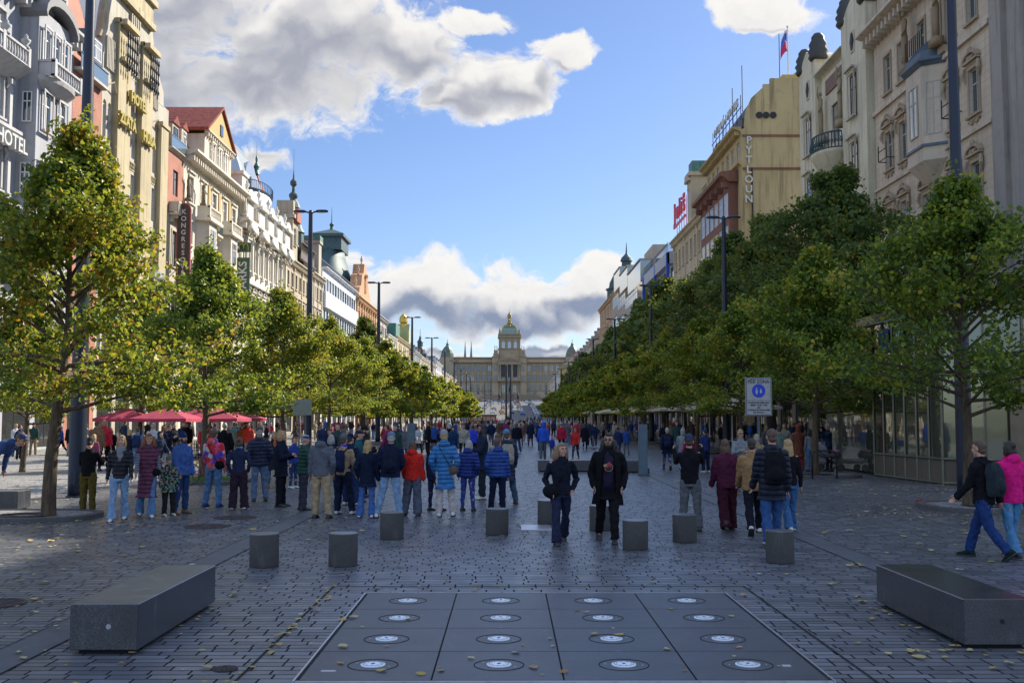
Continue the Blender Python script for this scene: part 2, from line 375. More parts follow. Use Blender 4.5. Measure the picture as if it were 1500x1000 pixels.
# manhole covers
def manhole(px, py, r, label):
    p = gp(px, py); m = MB(); m.lathe([(r, .002), (r, .012), (r*.9, .012), (r*.9, .006), (r*.2, .006), (r*.2, .012), (.001, .012)], n=28)
    for q in range(8): a = q*math.pi/4; m.tube([(r*.25*math.cos(a), r*.25*math.sin(a), .008), (r*.85*math.cos(a), r*.85*math.sin(a), .008)], .012, 4)
    m.build('manhole_cover', m_metal('rusty_iron', (.075, .055, .05), .7, .4), None, loc=(p.x, p.y, 0), label=label, cat='manhole cover', group='iron manhole covers')
manhole(345, 758, .42, 'rusty iron manhole cover left of the row of bollards, farther of two'); manhole(303, 771, .42, 'rusty iron manhole cover left of the bollards, nearer of two')
manhole(-4, 884, .3, 'iron manhole cover at the left edge beside the bench'); manhole(330, 980, .10, 'small round iron cover in front of the left granite bench')
# pale inspection plate and small plates
def plate(px, py, w, d, mat, label):
    p = gp(px, py); m = MB(); m.bevbox(-w/2, w/2, -d/2, d/2, 0, .02, .004); m.build('cover_plate', mat, None, loc=(p.x, p.y, .0), label=label, cat='cover plate')
plate(785, 773, .55, .9, M_STEEL, 'pale steel cover plate set in the setts left of the walking woman')
plate(481, 985, .12, .03, M_STEEL, 'tiny white plate on the front left fountain slab')
plate(1152, 977, .07, .05, M_STEEL, 'tiny pale plate on the front right fountain slab')
# raised tree islands with kerbs
def island(x0, x1, y0, y1, r, h=.09):
    pts = []
    for cx, cy, a0 in ((x1-r, y0+r, -90), (x1-r, y1-r, 0), (x0+r, y1-r, 90), (x0+r, y0+r, 180)):
        for q in range(9): a = R_(a0 + q*90/8); pts.append((cx + r*math.cos(a), cy + r*math.sin(a)))
    n = len(pts); cx, cy = (x0+x1)/2, (y0+y1)/2
    def inset(d): return [(min(max(x, x0+d), x1-d) if 0 else cx + (x-cx)*(1-d/((x1-x0)/2)), cy + (y-cy)*(1-d/((y1-y0)/2))) for x, y in pts]
    o, i = pts, inset(.16)
    m = MB(); m.add([(x, y, 0) for x, y in o] + [(x, y, h) for x, y in o] + [(x, y, h+.01) for x, y in i] + [(x, y, h-.03) for x, y in i],
        [(a, (a+1) % n, n+(a+1) % n, n+a) for a in range(n)] + [(n+a, n+(a+1) % n, 2*n+(a+1) % n, 2*n+a) for a in range(n)] + [(2*n+a, 2*n+(a+1) % n, 3*n+(a+1) % n, 3*n+a) for a in range(n)])
    m.build('kerb', M_KERB, kind='structure')
    m = MB(); m.add([(x, y, h-.02) for x, y in i], [tuple(range(n))]); m.build('island_paving', M_COB, kind='structure')
TL_X, TR_X = -9.6, 10.6
LT = [21.5 + 12.2*i for i in range(26)]; RT = [23.8, 37.0] + [49 + 12.0*i for i in range(24)]
for i, y in enumerate(LT[:8]):
    w = 1.5 if i else 1.35
    island(TL_X - (3.6 if i == 0 else 1.4), TL_X + w, y - (1.3 if i else .9), y + 1.4, 1.0)
for i, y in enumerate(RT[:8]): island(TR_X - 1.4, TR_X + (3.0 if i == 0 else 1.4), y - 1.3, y + 1.4, 1.0)
def grate(x, y, z):
    m = MB()
    for r in (.28, .38, .48, .58): m.lathe([(r, z), (r, z+.012), (r-.05, z+.012), (r-.05, z)], x, y, 28, cap=False)
    m.build('tree_grate', M_BLK, kind='structure')
for y in LT[:5]: grate(TL_X, y, .075)
for y in RT[:5]: grate(TR_X, y, .075)
# grass at the foot of the second left tree
def grass(cx, cy, rx, ry, n, z):
    m = MB()
    for _ in range(n):
        a = rnd.random()*6.28; r = math.sqrt(rnd.random()); x = cx + rx*r*math.cos(a); y = cy + ry*r*math.sin(a); h = rnd.uniform(.05, .16); b = rnd.random()*6.28; q = .008
        m.add([(x-q*math.cos(b), y-q*math.sin(b), z), (x+q*math.cos(b), y+q*math.sin(b), z), (x + rnd.uniform(-.05, .05), y + rnd.uniform(-.05, .05), z+h)], [(0, 1, 2)])
    m.build('grass', m_plain('grass_green', (.10, .22, .03), .8), kind='stuff', label='patch of bright green grass at the foot of the second left tree', cat='grass')
grass(-9.6, LT[1], 1.0, .8, 2600, .065)
# fallen leaves
m = MB()
def fleaf(x, y, z, s):
    a = rnd.random()*6.28; c, d = math.cos(a)*s, math.sin(a)*s; up = [rnd.uniform(0, .4)*s for _ in range(5)]
    P = [(1, 0), (.35, .7), (-.6, .55), (-.9, -.1), (-.4, -.65), (.45, -.55)]
    m.add([(x + c*u - d*v, y + d*u + c*v, z + rnd.uniform(.002, .35*s)) for u, v in P], [(0, 1, 2, 3), (0, 3, 4, 5)])
for _ in range(9000):
    y = 6 + 52 * rnd.random()**1.3
    x = rnd.uniform(-.5, .5) * (y * .98 + 3)
    dl = min(abs(x - TL_X), abs(x - TR_X), abs(x + 13))
    if rnd.random() < (.85 if dl < 3 else .24 if dl < 6 else .12): fleaf(x, y, .012 if not (FX0 < x < FX0+4.1 and FY0 < y < FY0+4.1) else .02, rnd.choice((.018, .026, .034, .045, .066))*rnd.uniform(.8, 1.15))
for tx, ty, sx, sy, k in ((10.8, 22.3, 2.5, .25, 160), (TL_X, 20.4, 2.2, .25, 90), (3.9, 10.6, .12, 1.2, 26), (-3.15, 10.5, .12, 1.2, 14), (-2.07, 10, .04, 2.5, 45), (4.2, 9.3, .5, .08, 14), (13.0, 31.8, 1.5, .4, 120), (13, 23, 3, 1.5, 240), (-12, 24, 3, 3, 260)):
    for _ in range(k): fleaf(rnd.gauss(tx, sx), rnd.gauss(ty, sy), .012, rnd.uniform(.025, .05))
m.build('fallen_leaves', M_FALL, kind='stuff', label='yellow and brown fallen leaves scattered over the dark paving', cat='fallen leaves')
# ---------------------------------------------------------------- trees
import numpy as np
def make_tree(seed, H, z0, rmax, peak, nleaf, ls, trunk_r, leafmat, barkmat, nbr=34, top_pow=.85, clump=.30, lowdrop=.0, branchy=True, ln=None):
    """returns (trunk mesh, crown mesh); crown between z0 and H, widest at peak (fraction)"""
    rg = random.Random(seed); npr = np.random.RandomState(seed)
    def prof(t):
        if t < peak: return rmax * (.78 + .22 * math.sin(max(t, 0) / peak * math.pi / 2))
        return rmax * max(0, 1 - ((t - peak) / (1 - peak))**(1 / top_pow)) ** .78
    tb = MB(); hb = z0 - .35
    lean = ln or [rg.uniform(-.12, .12), rg.uniform(-.12, .12)]
    def axis(z): k = z / H; return Vector((lean[0]*k + .05*math.sin(z*1.3+seed), lean[1]*k + .05*math.cos(z*1.1+seed), z))
    zs = [0, .12, .5, 1.2, hb, hb + (H-hb)*.3, hb + (H-hb)*.6, H - .35]
    rs = [trunk_r*1.30, trunk_r*1.08, trunk_r, trunk_r*.92, trunk_r*.82, trunk_r*.5, trunk_r*.25, .02]
    tb.tube([axis(z) - Vector((0, 0, .05 if z == 0 else 0)) for z in zs], rs, 10)
    tips = []
    for i in range(nbr):
        f = (i + .5) / nbr; z = hb + .1 + (H - hb - .8) * f**.9
        az = i * 2.39996 + rg.uniform(-.4, .4); t = (z - z0) / (H - z0)
        up = rg.uniform(.45, .85) if t > .16 else rg.uniform(.02, .35)
        rr = prof(min(max(t + up*.28, 0), .97)) * rg.uniform(.72, 1.06)
        p0 = axis(z); d = Vector((math.cos(az), math.sin(az), 0)); L = rr
        pts = [p0]; 
        for s in (.3, .6, .85, 1.0):
            pts.append(p0 + d*L*s + Vector((rg.uniform(-.06, .06), rg.uniform(-.06, .06), L*up*(s**.8) + rg.uniform(-.05, .05))))
        r0 = trunk_r * (.42 - .28*f)
        tb.tube(pts, [r0, r0*.7, r0*.45, r0*.28, .008], 6, cap=False)
        for k in range(rg.randint(6, 9)):
            s = rg.uniform(.28, 1.0); q = p0 + d*L*s + Vector((0, 0, L*up*(s**.8)))
            a2 = az + rg.choice((-1, 1)) * rg.uniform(.4, 1.3); l2 = rg.uniform(.25, .62) * (L*.55 + .25)
            e = q + Vector((math.cos(a2)*l2, math.sin(a2)*l2, l2*rg.uniform(-.15, .8)))
            mid = (q + e)/2 + Vector((0, 0, .05))
            if branchy: tb.tube([q, mid, e], [r0*.3, r0*.18, .006], 4, cap=False)
            tips += [(q + (e-q)*u, rg.uniform(.6, 1.15)) for u in (.35, .7, 1.0)]
        tips.append((pts[-1], 1.0)); tips.append((pts[-2], .9))
    for k in range(7): tips.append((axis(H - .12*k), .45))
    # leaves
    T = np.array([[*t[0], t[1]] for t in tips]); wgt = T[:, 3]**2; wgt = wgt / wgt.sum()
    idx = npr.choice(len(T), nleaf, p=wgt)
    off = npr.normal(size=(nleaf, 3)); off /= np.linalg.norm(off, axis=1)[:, None]; off *= (npr.rand(nleaf, 1)**.45) * clump * T[idx, 3:4]
    C = T[idx, :3] + off * np.array([1, 1, .8]); C[:, 2] = np.maximum(C[:, 2], z0 - .15 + npr.rand(nleaf)*.5)
    S = ls * (.5 + .85*npr.rand(nleaf)**.8)
    n = npr.normal(size=(nleaf, 3)) * .75 + np.array([0, 0, .55]) + off / clump * .5; n /= np.linalg.norm(n, axis=1)[:, None]
    a = npr.normal(size=(nleaf, 3)) + np.array([0, 0, -.6]); a -= n * (a*n).sum(1)[:, None]; a /= np.linalg.norm(a, axis=1)[:, None]
    b = np.cross(n, a); s1 = S[:, None]
    V = np.empty((nleaf, 6, 3))
    V[:, 0] = C - a*s1*.5; V[:, 1] = C + b*s1*.48 - a*s1*.18 + n*s1*.13; V[:, 2] = C + b*s1*.30 + a*s1*.28 + n*s1*.1
    V[:, 3] = C + a*s1*.6 - n*s1*.08; V[:, 4] = C - b*s1*.30 + a*s1*.28 + n*s1*.1; V[:, 5] = C - b*s1*.48 - a*s1*.18 + n*s1*.13
    me = bpy.data.meshes.new('crown'); base = np.arange(nleaf)[:, None]*6
    loops = np.concatenate([base + np.array([[0, 1, 2, 3]]), base + np.array([[0, 3, 4, 5]])], 1).astype(np.int32).ravel()
    me.vertices.add(nleaf*6); me.vertices.foreach_set('co', V.astype(np.float32).ravel())
    me.loops.add(len(loops)); me.loops.foreach_set('vertex_index', loops)
    me.polygons.add(nleaf*2); me.polygons.foreach_set('loop_start', np.arange(0, nleaf*8, 4, dtype=np.int32)); me.polygons.foreach_set('loop_total', np.full(nleaf*2, 4, dtype=np.int32))
    me.materials.append(leafmat); me.update(); me.validate()
    return tb.mesh('trunk', (barkmat,), True), me
def put_tree(kind, x, y, rot, sc_, label, group, mat=None, z=None, name='linden_tree', sz=None):
    r = empty(name, (x, y, (gz(y) if z is None else z)), rot, label=label, cat='tree', group=group); r.scale = (sc_, sc_, sz or sc_)
    link('trunk', kind[0], r); c = link('crown', kind[1], r)
    if mat: c.material_slots[0].link = 'OBJECT'; c.material_slots[0].material = mat
    return r
K_NEAR = make_tree(3, 8.3, 2.3, 3.1, .20, 30000, .088, .135, M_LEAF, M_BARK, 58, 1.25, .38, ln=(.45, 0))
K_A = make_tree(11, 8.0, 2.3, 2.7, .24, 23000, .098, .12, M_LEAF, M_BARK, 50, 1.08, .38)
K_B = make_tree(23, 7.8, 2.2, 2.65, .26, 22000, .100, .12, M_LEAF, M_BARK, 48, 1.0, .40)
K_NR = make_tree(31, 7.8, 2.2, 2.9, .24, 27000, .090, .115, M_LEAF2, M_BARK, 56, 1.0, .38)
K_FAR = make_tree(41, 7.8, 2.1, 2.6, .28, 4200, .24, .12, M_LEAF, M_BARK, 26, .8, .45, branchy=False)
K_VF = make_tree(43, 7.8, 2.1, 3.0, .28, 2200, .40, .12, M_LEAF, M_BARK, 18, .8, .5, branchy=False)
K_BIG = make_tree(51, 15.2, 3.0, 4.7, .50, 30000, .17, .30, M_LEAFD, M_BARKD, 62, .60, .66)
K_BIG2 = make_tree(57, 14.6, 3.0, 4.5, .46, 25000, .18, .28, M_LEAFD, M_BARKD, 54, .66, .70)
K_BIGF = make_tree(61, 15.5, 3.0, 5.0, .40, 5000, .46, .28, M_LEAFD, M_BARKD, 30, .7, .95, branchy=False)
ORD = ['nearest', 'second', 'third', 'fourth', 'fifth', 'sixth', 'seventh', 'eighth', 'ninth', 'tenth', 'eleventh', 'twelfth', 'thirteenth', 'fourteenth', 'fifteenth', 'sixteenth', 'seventeenth', 'eighteenth', 'nineteenth', 'twentieth']
def olab(i, s): return s % ORD[i] if i < len(ORD) else None
for i, y in enumerate(LT):
    if y > 300: break
    k = K_NEAR if i == 0 else (K_A if i % 2 else K_B) if i < 5 else K_FAR if i < 13 else K_VF
    lab = 'young linden with yellowing leaves, %s tree of the left inner row' % ORD[i] if i < 20 else 'young linden with yellowing leaves at the far end of the left inner row'
    if i == 0: lab = 'nearest left linden, tall yellow green crown beside the dark lamp post'
    if i == 1: lab = 'second left linden, standing in grass before the red parasols'
    put_tree(k, TL_X + (rnd.uniform(-.12, .12) if i else .48), y, rnd.random()*6.28 if i else 0, (1.0 if i == 0 else rnd.uniform(.94, 1.06)), lab, 'young lindens of the left inner row', M_LEAF2 if i in (1, 4, 7, 8, 11) else None)
for i in range(17):
    y = 40 + 12.2*i
    k = (K_A if i % 2 else K_B) if i < 3 else K_FAR if i < 11 else K_VF
    put_tree(k, -17.8 + rnd.uniform(-.2, .2), y, rnd.random()*6.28, rnd.uniform(.92, 1.04)*(.86 if i == 0 else 1), 'young linden, %s tree of the left outer row near the buildings' % ORD[i], 'young lindens of the left outer row')
for i, y in enumerate(RT):
    if y > 300: break
    k = K_NR if i == 0 else (K_B if i % 2 else K_A) if i < 5 else K_FAR if i < 13 else K_VF
    lab = 'young linden with dark green leaves, %s tree of the right inner row' % ORD[i] if i < 20 else 'young linden at the far end of the right inner row'
    if i == 0: lab = 'nearest right linden in front of the glass pavilion'
    if i == 1: lab = 'second right linden beside the bicycle hoop and pram'
    put_tree(k, TR_X + (rnd.uniform(-.15, .15) if i else -.45), y, rnd.random()*6.28, (1.0 if i == 0 else rnd.uniform(.95, 1.08)), lab, 'young lindens of the right inner row', M_LEAF2)
for i, y in enumerate([46.5, 53.5, 66, 78, 90, 101, 112, 124, 136, 149, 163, 178, 194, 211, 229, 248, 268]):
    k = (K_BIG if i % 2 else K_BIG2) if i < 5 else K_BIGF
    s = [.66, .97, 1.0, 1.02, 1.0][i] if i < 5 else rnd.uniform(.94, 1.1)
    put_tree(k, 16.6 + (-1.4 if i == 0 else rnd.uniform(-.6, .6)), y, rnd.random()*6.28, s, 'tall old dark green linden, %s of the tall right row' % ORD[i], 'tall old lindens along the right side', name='old_linden_tree')
for i, (x, y, s) in enumerate([(-15, 112, .80), (-24, 235, .75), (-24, 262, .75)]):
    put_tree(K_BIGF, x, y, rnd.random()*6.28, s, ['tall dark tree rising above the left linden row', 'dark tree far down the left side, nearer of two', 'dark tree far down the left side, farther of two'][i], None, name='old_linden_tree')
# trees in front of the museum
for i, (x, y, s) in enumerate([(27, 640, 1.35), (38, 655, 1.2), (50, 640, 1.3), (-42, 610, 1.0), (-33, 560, 1.0), (-26, 500, .9), (-50, 640, .9), (36, 560, 1.0), (30, 480, .9)]):
    put_tree(K_VF, x, y, i*1.7, s*1.0, 'yellowing tree far up the street, %s of the trees before the museum' % ORD[i], 'trees before the museum', M_LEAF if i != 7 else None)
# ---------------------------------------------------------------- building kit (local frame: x along the front, -y towards the street, z up)
_wc = {}
def arc(xc, zc, rx, rz, n=10, a0=0, a1=180):
    return [(xc + rx*math.cos(R_(a0 + (a1-a0)*i/n)), zc + rz*math.sin(R_(a0 + (a1-a0)*i/n))) for i in range(n+1)]
def win_meshes(w, h, style, arch, sur, fm, tm, gm, door=False):
    key = (round(w, 2), round(h, 2), style, arch, sur, fm.name, tm.name, gm.name)
    if key in _wc: return _wc[key]
    f = MB(); b = .07; hw = w/2; y0, y1 = .13, .20; hr = h - (hw if arch else 0)
    f.box(-hw, -hw+b, y0, y1, 0, hr); f.box(hw-b, hw, y0, y1, 0, hr); f.box(-hw+b, hw-b, y0, y1, 0, b)
    if arch:
        o = arc(0, hr, hw, hw); i = arc(0, hr, hw-b, hw-b)
        for k in range(10): f.prism([i[k], o[k], o[k+1], i[k+1]], y0, y1)
        f.box(-hw+b, hw-b, y0, y1, hr-b/2, hr+b/2)
    else: f.box(-hw+b, hw-b, y0, y1, h-b, h)
    if style == 'cross':
        z = hr*.68 if not arch else hr; f.box(-hw+b, hw-b, y0+.01, y1-.01, z-.04, z+.04) if not arch else None
        f.box(-.035, .035, y0+.012, y1-.012, b, h-b if not arch else h-.09)
    elif style == 'grid':
        for k in (1, 2): x = -hw + w*k/3; f.box(x-.03, x+.03, y0+.01, y1-.01, b, h-b)
        f.box(-hw+b, hw-b, y0+.014, y1-.014, hr*.66-.035, hr*.66+.035)
    elif style == 'shop':
        n = max(1, round(w/1.6))
        for k in range(1, n): x = -hw + w*k/n; f.box(x-.035, x+.035, y0+.01, y1-.01, b, h-b)
        f.box(-hw+b, hw-b, y0+.014, y1-.014, h*.76-.04, h*.76+.04); f.box(-hw+b, hw-b, y0+.02, y1-.02, b, .45)
    elif style == 'one': pass
    p = MB(); p.add([(-hw+.01, .165, .01), (hw-.01, .165, .01), (hw-.01, .165, h-.01), (-hw+.01, .165, h-.01)], [(0, 1, 2, 3)])
    s = MB()
    if arch:
        o = arc(0, hr, hw, hw)
        s.prism([(hw+.001, hr)] + [(hw+.001, h+.001), (0, h+.001)] + o[5::-1][:-1], .003, .19); s.prism([(0, h+.001), (-hw-.001, h+.001), (-hw-.001, hr)] + o[9:4:-1], .003, .19)
    if sur != 'none':
        d = .16 if sur == 'thin' else .2; pr = -.06
        s.box(-hw-d, -hw, pr, .0, 0, h); s.box(hw, hw+d, pr, .0, 0, h)
        s.box(-hw-d-.08, hw+d+.08, -.17, .02, -.14, 0); s.box(-hw-d, hw+d, pr-.01, .0, h, h+d)
        if sur in ('hood', 'ped', 'seg', 'rich'): s.box(-hw-d-.1, hw+d+.1, -.26, .0, h+d+.12, h+d+.24); s.box(-hw-d, hw+d, -.10, .0, h+d, h+d+.12)
        if sur == 'ped': s.prism([(-hw-d-.1, h+d+.243), (hw+d+.1, h+d+.243), (0, h+d+.24+w*.30)], -.24, 0)
        if sur in ('seg', 'rich'):
            H0 = h+d+.243; o = arc(0, H0, hw+d+.14, w*.42); i = arc(0, H0, hw+d-.05, w*.42-.16)
            for k in range(10): s.prism([i[k], o[k], o[k+1], i[k+1]], -.27, 0)
            s.prism([(x, max(z, H0+.002)) for x, z in i[::-1]][::-1], -.06, 0)
        if sur == 'rich':
            rr = random.Random(int(w*100)); H0 = h+d+.3
            for k in range(14): a = rr.uniform(0, 3.14); q = rr.uniform(.1, .75); s.ell((hw*q*1.1*math.cos(a), -.12, H0 + w*.36*q*math.sin(a)), (.09, .10, .11), 6)
            s.ell((0, -.2, H0+w*.40), (.15, .14, .22), 6)
            for sx in (-1, 1):
                s.tube([(sx*(hw+d+.05), -.14, h+d), (sx*(hw+d+.16), -.2, h*.9), (sx*(hw+d+.02), -.12, h*.75)], [.09, .12, .04], 6)
            for k in range(5): s.ell((-hw + w*k/4, -.08, -.32 - .12*(k % 2)), (.14, .07, .1), 6)
    out = (f.mesh('window', (fm,)), p.mesh('pane', (gm,)), s.mesh('surround', (tm,)) if s.f else None)
    _wc[key] = out; return out
class Bld:
    def __init__(s, name, label, side, Y0, Y1, wall, trim=None, group=None, cat='building', X=None, frame=None, glass=None):
        s.W = Y1 - Y0; s.side = side; s.Y0, s.Y1 = Y0, Y1; s.wall = wall; s.trim = trim or wall; s.frame = frame or M_FRAME; s.glass = glass or M_GLASS
        if side == 'L': loc, rz = (XL if X is None else X, Y0, 0), math.pi/2
        elif side == 'R': loc, rz = (XR if X is None else X, Y1, 0), -math.pi/2
        else: loc, rz = (Y0, X, 0), 0
        s.z0 = 0; s.r = empty(name, loc, rz, label=label, cat=cat, group=group); s.op = []; s.wins = []
    def lx(s, px, X=None):
        y = atX(px, 612, (XL if s.side == 'L' else XR)).y; return y - s.Y0 if s.side == 'L' else s.Y1 - y
    def base(s, z): s.r.location.z = z
    def win(s, xc, z, w, h, style='cross', arch=False, sur='thin', fm=None, gm=None, nm='window', y=0, cut=True, tm=None, rot=0):
        f, p, su = win_meshes(w, h, style, arch, sur, fm or s.frame, tm or s.trim, gm or s.glass)
        o = link(nm, f, s.r, (xc, y, z), rot); link('pane', p, o)
        if su: link('surround', su, o)
        if cut: s.op.append((xc-w/2, xc+w/2, z, z+h))
        return o
    def row(s, xs, z, w, h, *a, **k):
        for x in xs: s.win(x, z, w, h, *a, **k)
    def cols(s, n, a=0, b=None):
        b = s.W if b is None else b; return [a + (b-a)*(i+.5)/n for i in range(n)]
    def body(s, H, depth=14, x0=0, x1=None, z0=0, top=True, mat=None, nm='wall', y=0):
        x1 = s.W if x1 is None else x1; m = MB()
        ops = [o for o in s.op if o[0] > x0-.01 and o[1] < x1+.01 and o[3] < H+.01 and o[2] > z0-.01]; s.op = [o for o in s.op if o not in ops]
        xs = sorted({x0, x1, *[round(v, 4) for o in ops for v in o[:2]]}); zs = sorted({z0, H, *[round(v, 4) for o in ops for v in o[2:]]})
        for a, b in zip(zs, zs[1:]):
            run = None
            for c, d in zip(xs, xs[1:]):
                cx, cz = (c+d)/2, (a+b)/2; hole = any(o[0] < cx < o[1] and o[2] < cz < o[3] for o in ops)
                if hole:
                    if run is not None: m.quad((run, y, a), (c, y, a), (c, y, b), (run, y, b)); run = None
                elif run is None: run = c
            if run is not None: m.quad((run, y, a), (x1, y, a), (x1, y, b), (run, y, b))
        for (a, b, c, d) in ops:
            r = y + .22; m.quad((a, y, c), (a, y, d), (a, r, d), (a, r, c)); m.quad((b, y, c), (b, r, c), (b, r, d), (b, y, d)); m.quad((a, y, d), (b, y, d), (b, r, d), (a, r, d)); m.quad((a, y, c), (a, r, c), (b, r, c), (b, y, c))
        D = y + depth
        m.quad((x0, y, z0), (x0, y, H), (x0, D, H), (x0, D, z0)); m.quad((x1, y, z0), (x1, D, z0), (x1, D, H), (x1, y, H)); m.quad((x0, D, z0), (x0, D, H), (x1, D, H), (x1, D, z0))
        if top: m.quad((x0, y, H), (x1, y, H), (x1, D, H), (x0, D, H))
        if z0 > 0: m.quad((x0, y, z0), (x0, D, z0), (x1, D, z0), (x1, y, z0))
        return m.build(nm, mat or s.wall, s.r)
    def part(s, nm, mb, mat=None, smooth=False): return mb.build(nm, mat or s.trim, s.r, smooth)
    def cornice(s, z, h=.5, p=.6, dent=True, x0=0, x1=None, y=0, mat=None, nm='cornice'):
        x1 = s.W if x1 is None else x1; m = MB(); q = h/4
        m.sprism([(y, z), (y, z+h), (y-p, z+h), (y-p, z+h-q), (y-p*.75, z+h-1.6*q), (y-p*.45, z+h*.45), (y-p*.2, z+h*.3), (y-.04, z)], x0-.02, x1+.02)
        if dent:
            n = max(2, int((x1-x0)/.7))
            for i in range(n): xx = x0 + (x1-x0)*(i+.5)/n; m.box(xx-.11, xx+.11, y-p*.7, y-.001, z+h*.02-.2, z+h*.42)
        s.part(nm, m, mat)
    def band(s, z, h=.22, p=.12, x0=0, x1=None, y=0, mat=None, nm='string_course'):
        x1 = s.W if x1 is None else x1; m = MB(); m.box(x0-.01, x1+.01, y-p, y-.002 if y == 0 else y, z, z+h); s.part(nm, m, mat)
    def pil(s, x, w, z0, z1, p=.14, y=0, mat=None, nm='pilaster'):
        m = MB(); m.box(x-w/2, x+w/2, y-p, y-.001, z0, z1); m.box(x-w/2-.06, x+w/2+.06, y-p-.06, y-.002, z0, z0+.35); m.box(x-w/2-.08, x+w/2+.08, y-p-.1, y-.002, z1-.3, z1); s.part(nm, m, mat)
    def balustrade(s, x0, x1, z, h=1.0, y=-.4, mat=None, nm='balustrade', ret=0):
        m = MB(); m.box(x0, x1, y-.1, y+.1, z, z+.14); m.box(x0, x1, y-.12, y+.12, z+h-.14, z+h)
        n = max(2, int((x1-x0)/.34))
        for i in range(n): x = x0 + (x1-x0)*(i+.5)/n; m.rings([(x, y, z+.14, .05, .05), (x, y, z+.14+(h-.28)*.35, .10, .10), (x, y, z+h-.14, .045, .045)], 6, cap=False)
        for x in [x0+.15, x1-.15] + [x0 + (x1-x0)*k/max(1, round((x1-x0)/3.5)) for k in range(1, max(1, round((x1-x0)/3.5)))]: m.box(x-.15, x+.15, y-.14, y+.14, z+.001, z+h+.1)
        if ret:
            for x in (x0, x1): m.box(x-.1, x+.1, y+.1, y+ret, z+.003, z+.14); m.box(x-.1, x+.1, y+.1, y+ret, z+h-.137, z+h-.003); m.box(x-.04, x+.04, y+.1, y+ret, z+.14, z+h-.14)
        s.part(nm, m, mat)
    def balcony(s, xc, z, w, p=1.0, kind='stone', mat=None):
        m = MB(); m.box(xc-w/2, xc+w/2, -p, -.001, z-.2, z)
        for sx in (-1, 1):
            x = xc + sx*w*.36; m.prism([(x-.12, z-.2), (x-.12, z-.75), (x+.12, z-.75), (x+.12, z-.2)], -p*.35, -.002); m.box(x-.11, x+.11, -p*.8, -p*.35, z-.45, z-.2)
        o = s.part('balcony', m, mat)
        r = MB(); h = 1.0
        if kind == 'stone':
            for a, b, c, d in ((xc-w/2, xc+w/2, -p, -p+.16), ): r.box(a, b, c, d, z+.85, z+h); r.box(a, b, c, d, z+.001, z+.1)
            n = int(w/.3)
            for i in range(n+1): x = xc-w/2+.08 + (w-.16)*i/n; r.box(x-.06, x+.06, -p+.03, -p+.13, z+.1, z+.85)
            for sx in (-1, 1):
                x = xc + sx*(w/2-.08); r.box(x-.08, x+.08, -p+.16, -.01, z+.85, z+h-.002); r.box(x-.05, x+.05, -p+.16, -.01, z+.1, z+.85); 
        else:
            r.box(xc-w/2, xc+w/2, -p, -p+.05, z+h-.06, z+h); n = int(w/.14)
            for i in range(n+1): x = xc-w/2+.02 + (w-.04)*i/n; r.box(x-.012, x+.012, -p+.01, -p+.035, z, z+h-.05)
            for sx in (-1, 1):
                x = xc + sx*(w/2-.02); r.box(x-.02, x+.02, -p+.05, -.01, z+h-.05, z+h-.002)
                for k in range(6): y = -p+.1 + p*k/6; r.box(x-.012, x+.012, y, y+.02, z, z+h-.05)
        r.build('railing', (mat or s.trim) if kind == 'stone' else M_COPPERD if kind == 'green' else M_BLK, o)
    def roof(s, H, rise, back=6, mat=None, x0=0, x1=None, y=.3, nm='roof', top=None):
        x1 = s.W if x1 is None else x1; m = MB(); m.sprism([(y, H), (14, H), (14, H+rise*.9), (y+back, H+rise)], x0+.02, x1-.02); return s.part(nm, m, mat or M_SLATE)
    def dormer(s, x, z, w=1.4, h=1.6, depth=2.5, y=.9, mat=None, roofm=None):
        m = MB(); m.box(x-w/2, x+w/2, y, y+depth, z, z+h); o = s.part('dormer', m, mat or s.wall)
        r = MB(); r.prism([(x-w/2-.15, z+h), (x+w/2+.15, z+h), (x, z+h+w*.45)], y-.15, y+depth); r.build('dormer_roof', roofm or M_SLATE, o)
        f, p, su = win_meshes(w*.62, h*.75, 'cross', False, 'none', s.frame, s.trim, s.glass)
        wn = link('window', f, s.r, (x, y-.21, z+h*.12)); link('pane', p, wn)
    def finial(s, x, z, h=1.6, y=-.1, mat=None, nm='urn'):
        m = MB(); m.lathe([(.22, z), (.22, z+.12*h), (.1, z+.2*h), (.26, z+.45*h), (.28, z+.6*h), (.1, z+.75*h), (.14, z+.82*h), (.02, z+h)], x, y, 10); s.part(nm, m, mat, True)
    def statue(s, x, z, h=2.4, y=-.2, mat=None, nm='statue'):
        m = MB(); m.box(x-.3*h/2.4, x+.3*h/2.4, y-.25, y+.25, z, z+.12*h); k = h*.88; z += .12*h
        m.rings([(x, y, z, .24, .2), (x+.03, y, z+k*.25, .22, .18), (x, y, z+k*.5, .25, .2), (x-.03, y, z+k*.62, .19, .15), (x, y, z+k*.8, .28, .17), (x, y, z+k*.86, .09, .08)], 8)
        m.ell((x+.02, y-.03, z+k*.93), (.13, .14, .17), 8)
        m.tube([(x-.26, y, z+k*.8), (x-.45, y-.1, z+k*.95), (x-.2, y-.12, z+k*1.12)], [.08, .07, .05], 6); m.tube([(x+.26, y, z+k*.8), (x+.38, y-.1, z+k*.62), (x+.2, y-.25, z+k*.52)], [.08, .07, .05], 6)
        s.part(nm, m, mat, True)
    def tri(s, x0, x1, z, h, y0=-.3, y1=3, mat=None, roofm=None, nm='gable'):
        m = MB(); xc = (x0+x1)/2; m.prism([(x0, z), (x1, z), (xc, z+h)], y0, y1); o = s.part(nm, m, mat or s.wall)
        r = MB()
        for (a, b, c, d) in ((x0-.3, z-.12, xc, z+h+.12), (xc, z+h+.12, x1+.3, z-.12)): r.prism([(a, b), (c, d), (c, d+.28), (a, b+.28)], y0-.25, y1)
        r.build('gable_roof', roofm or M_REDTILE, o)
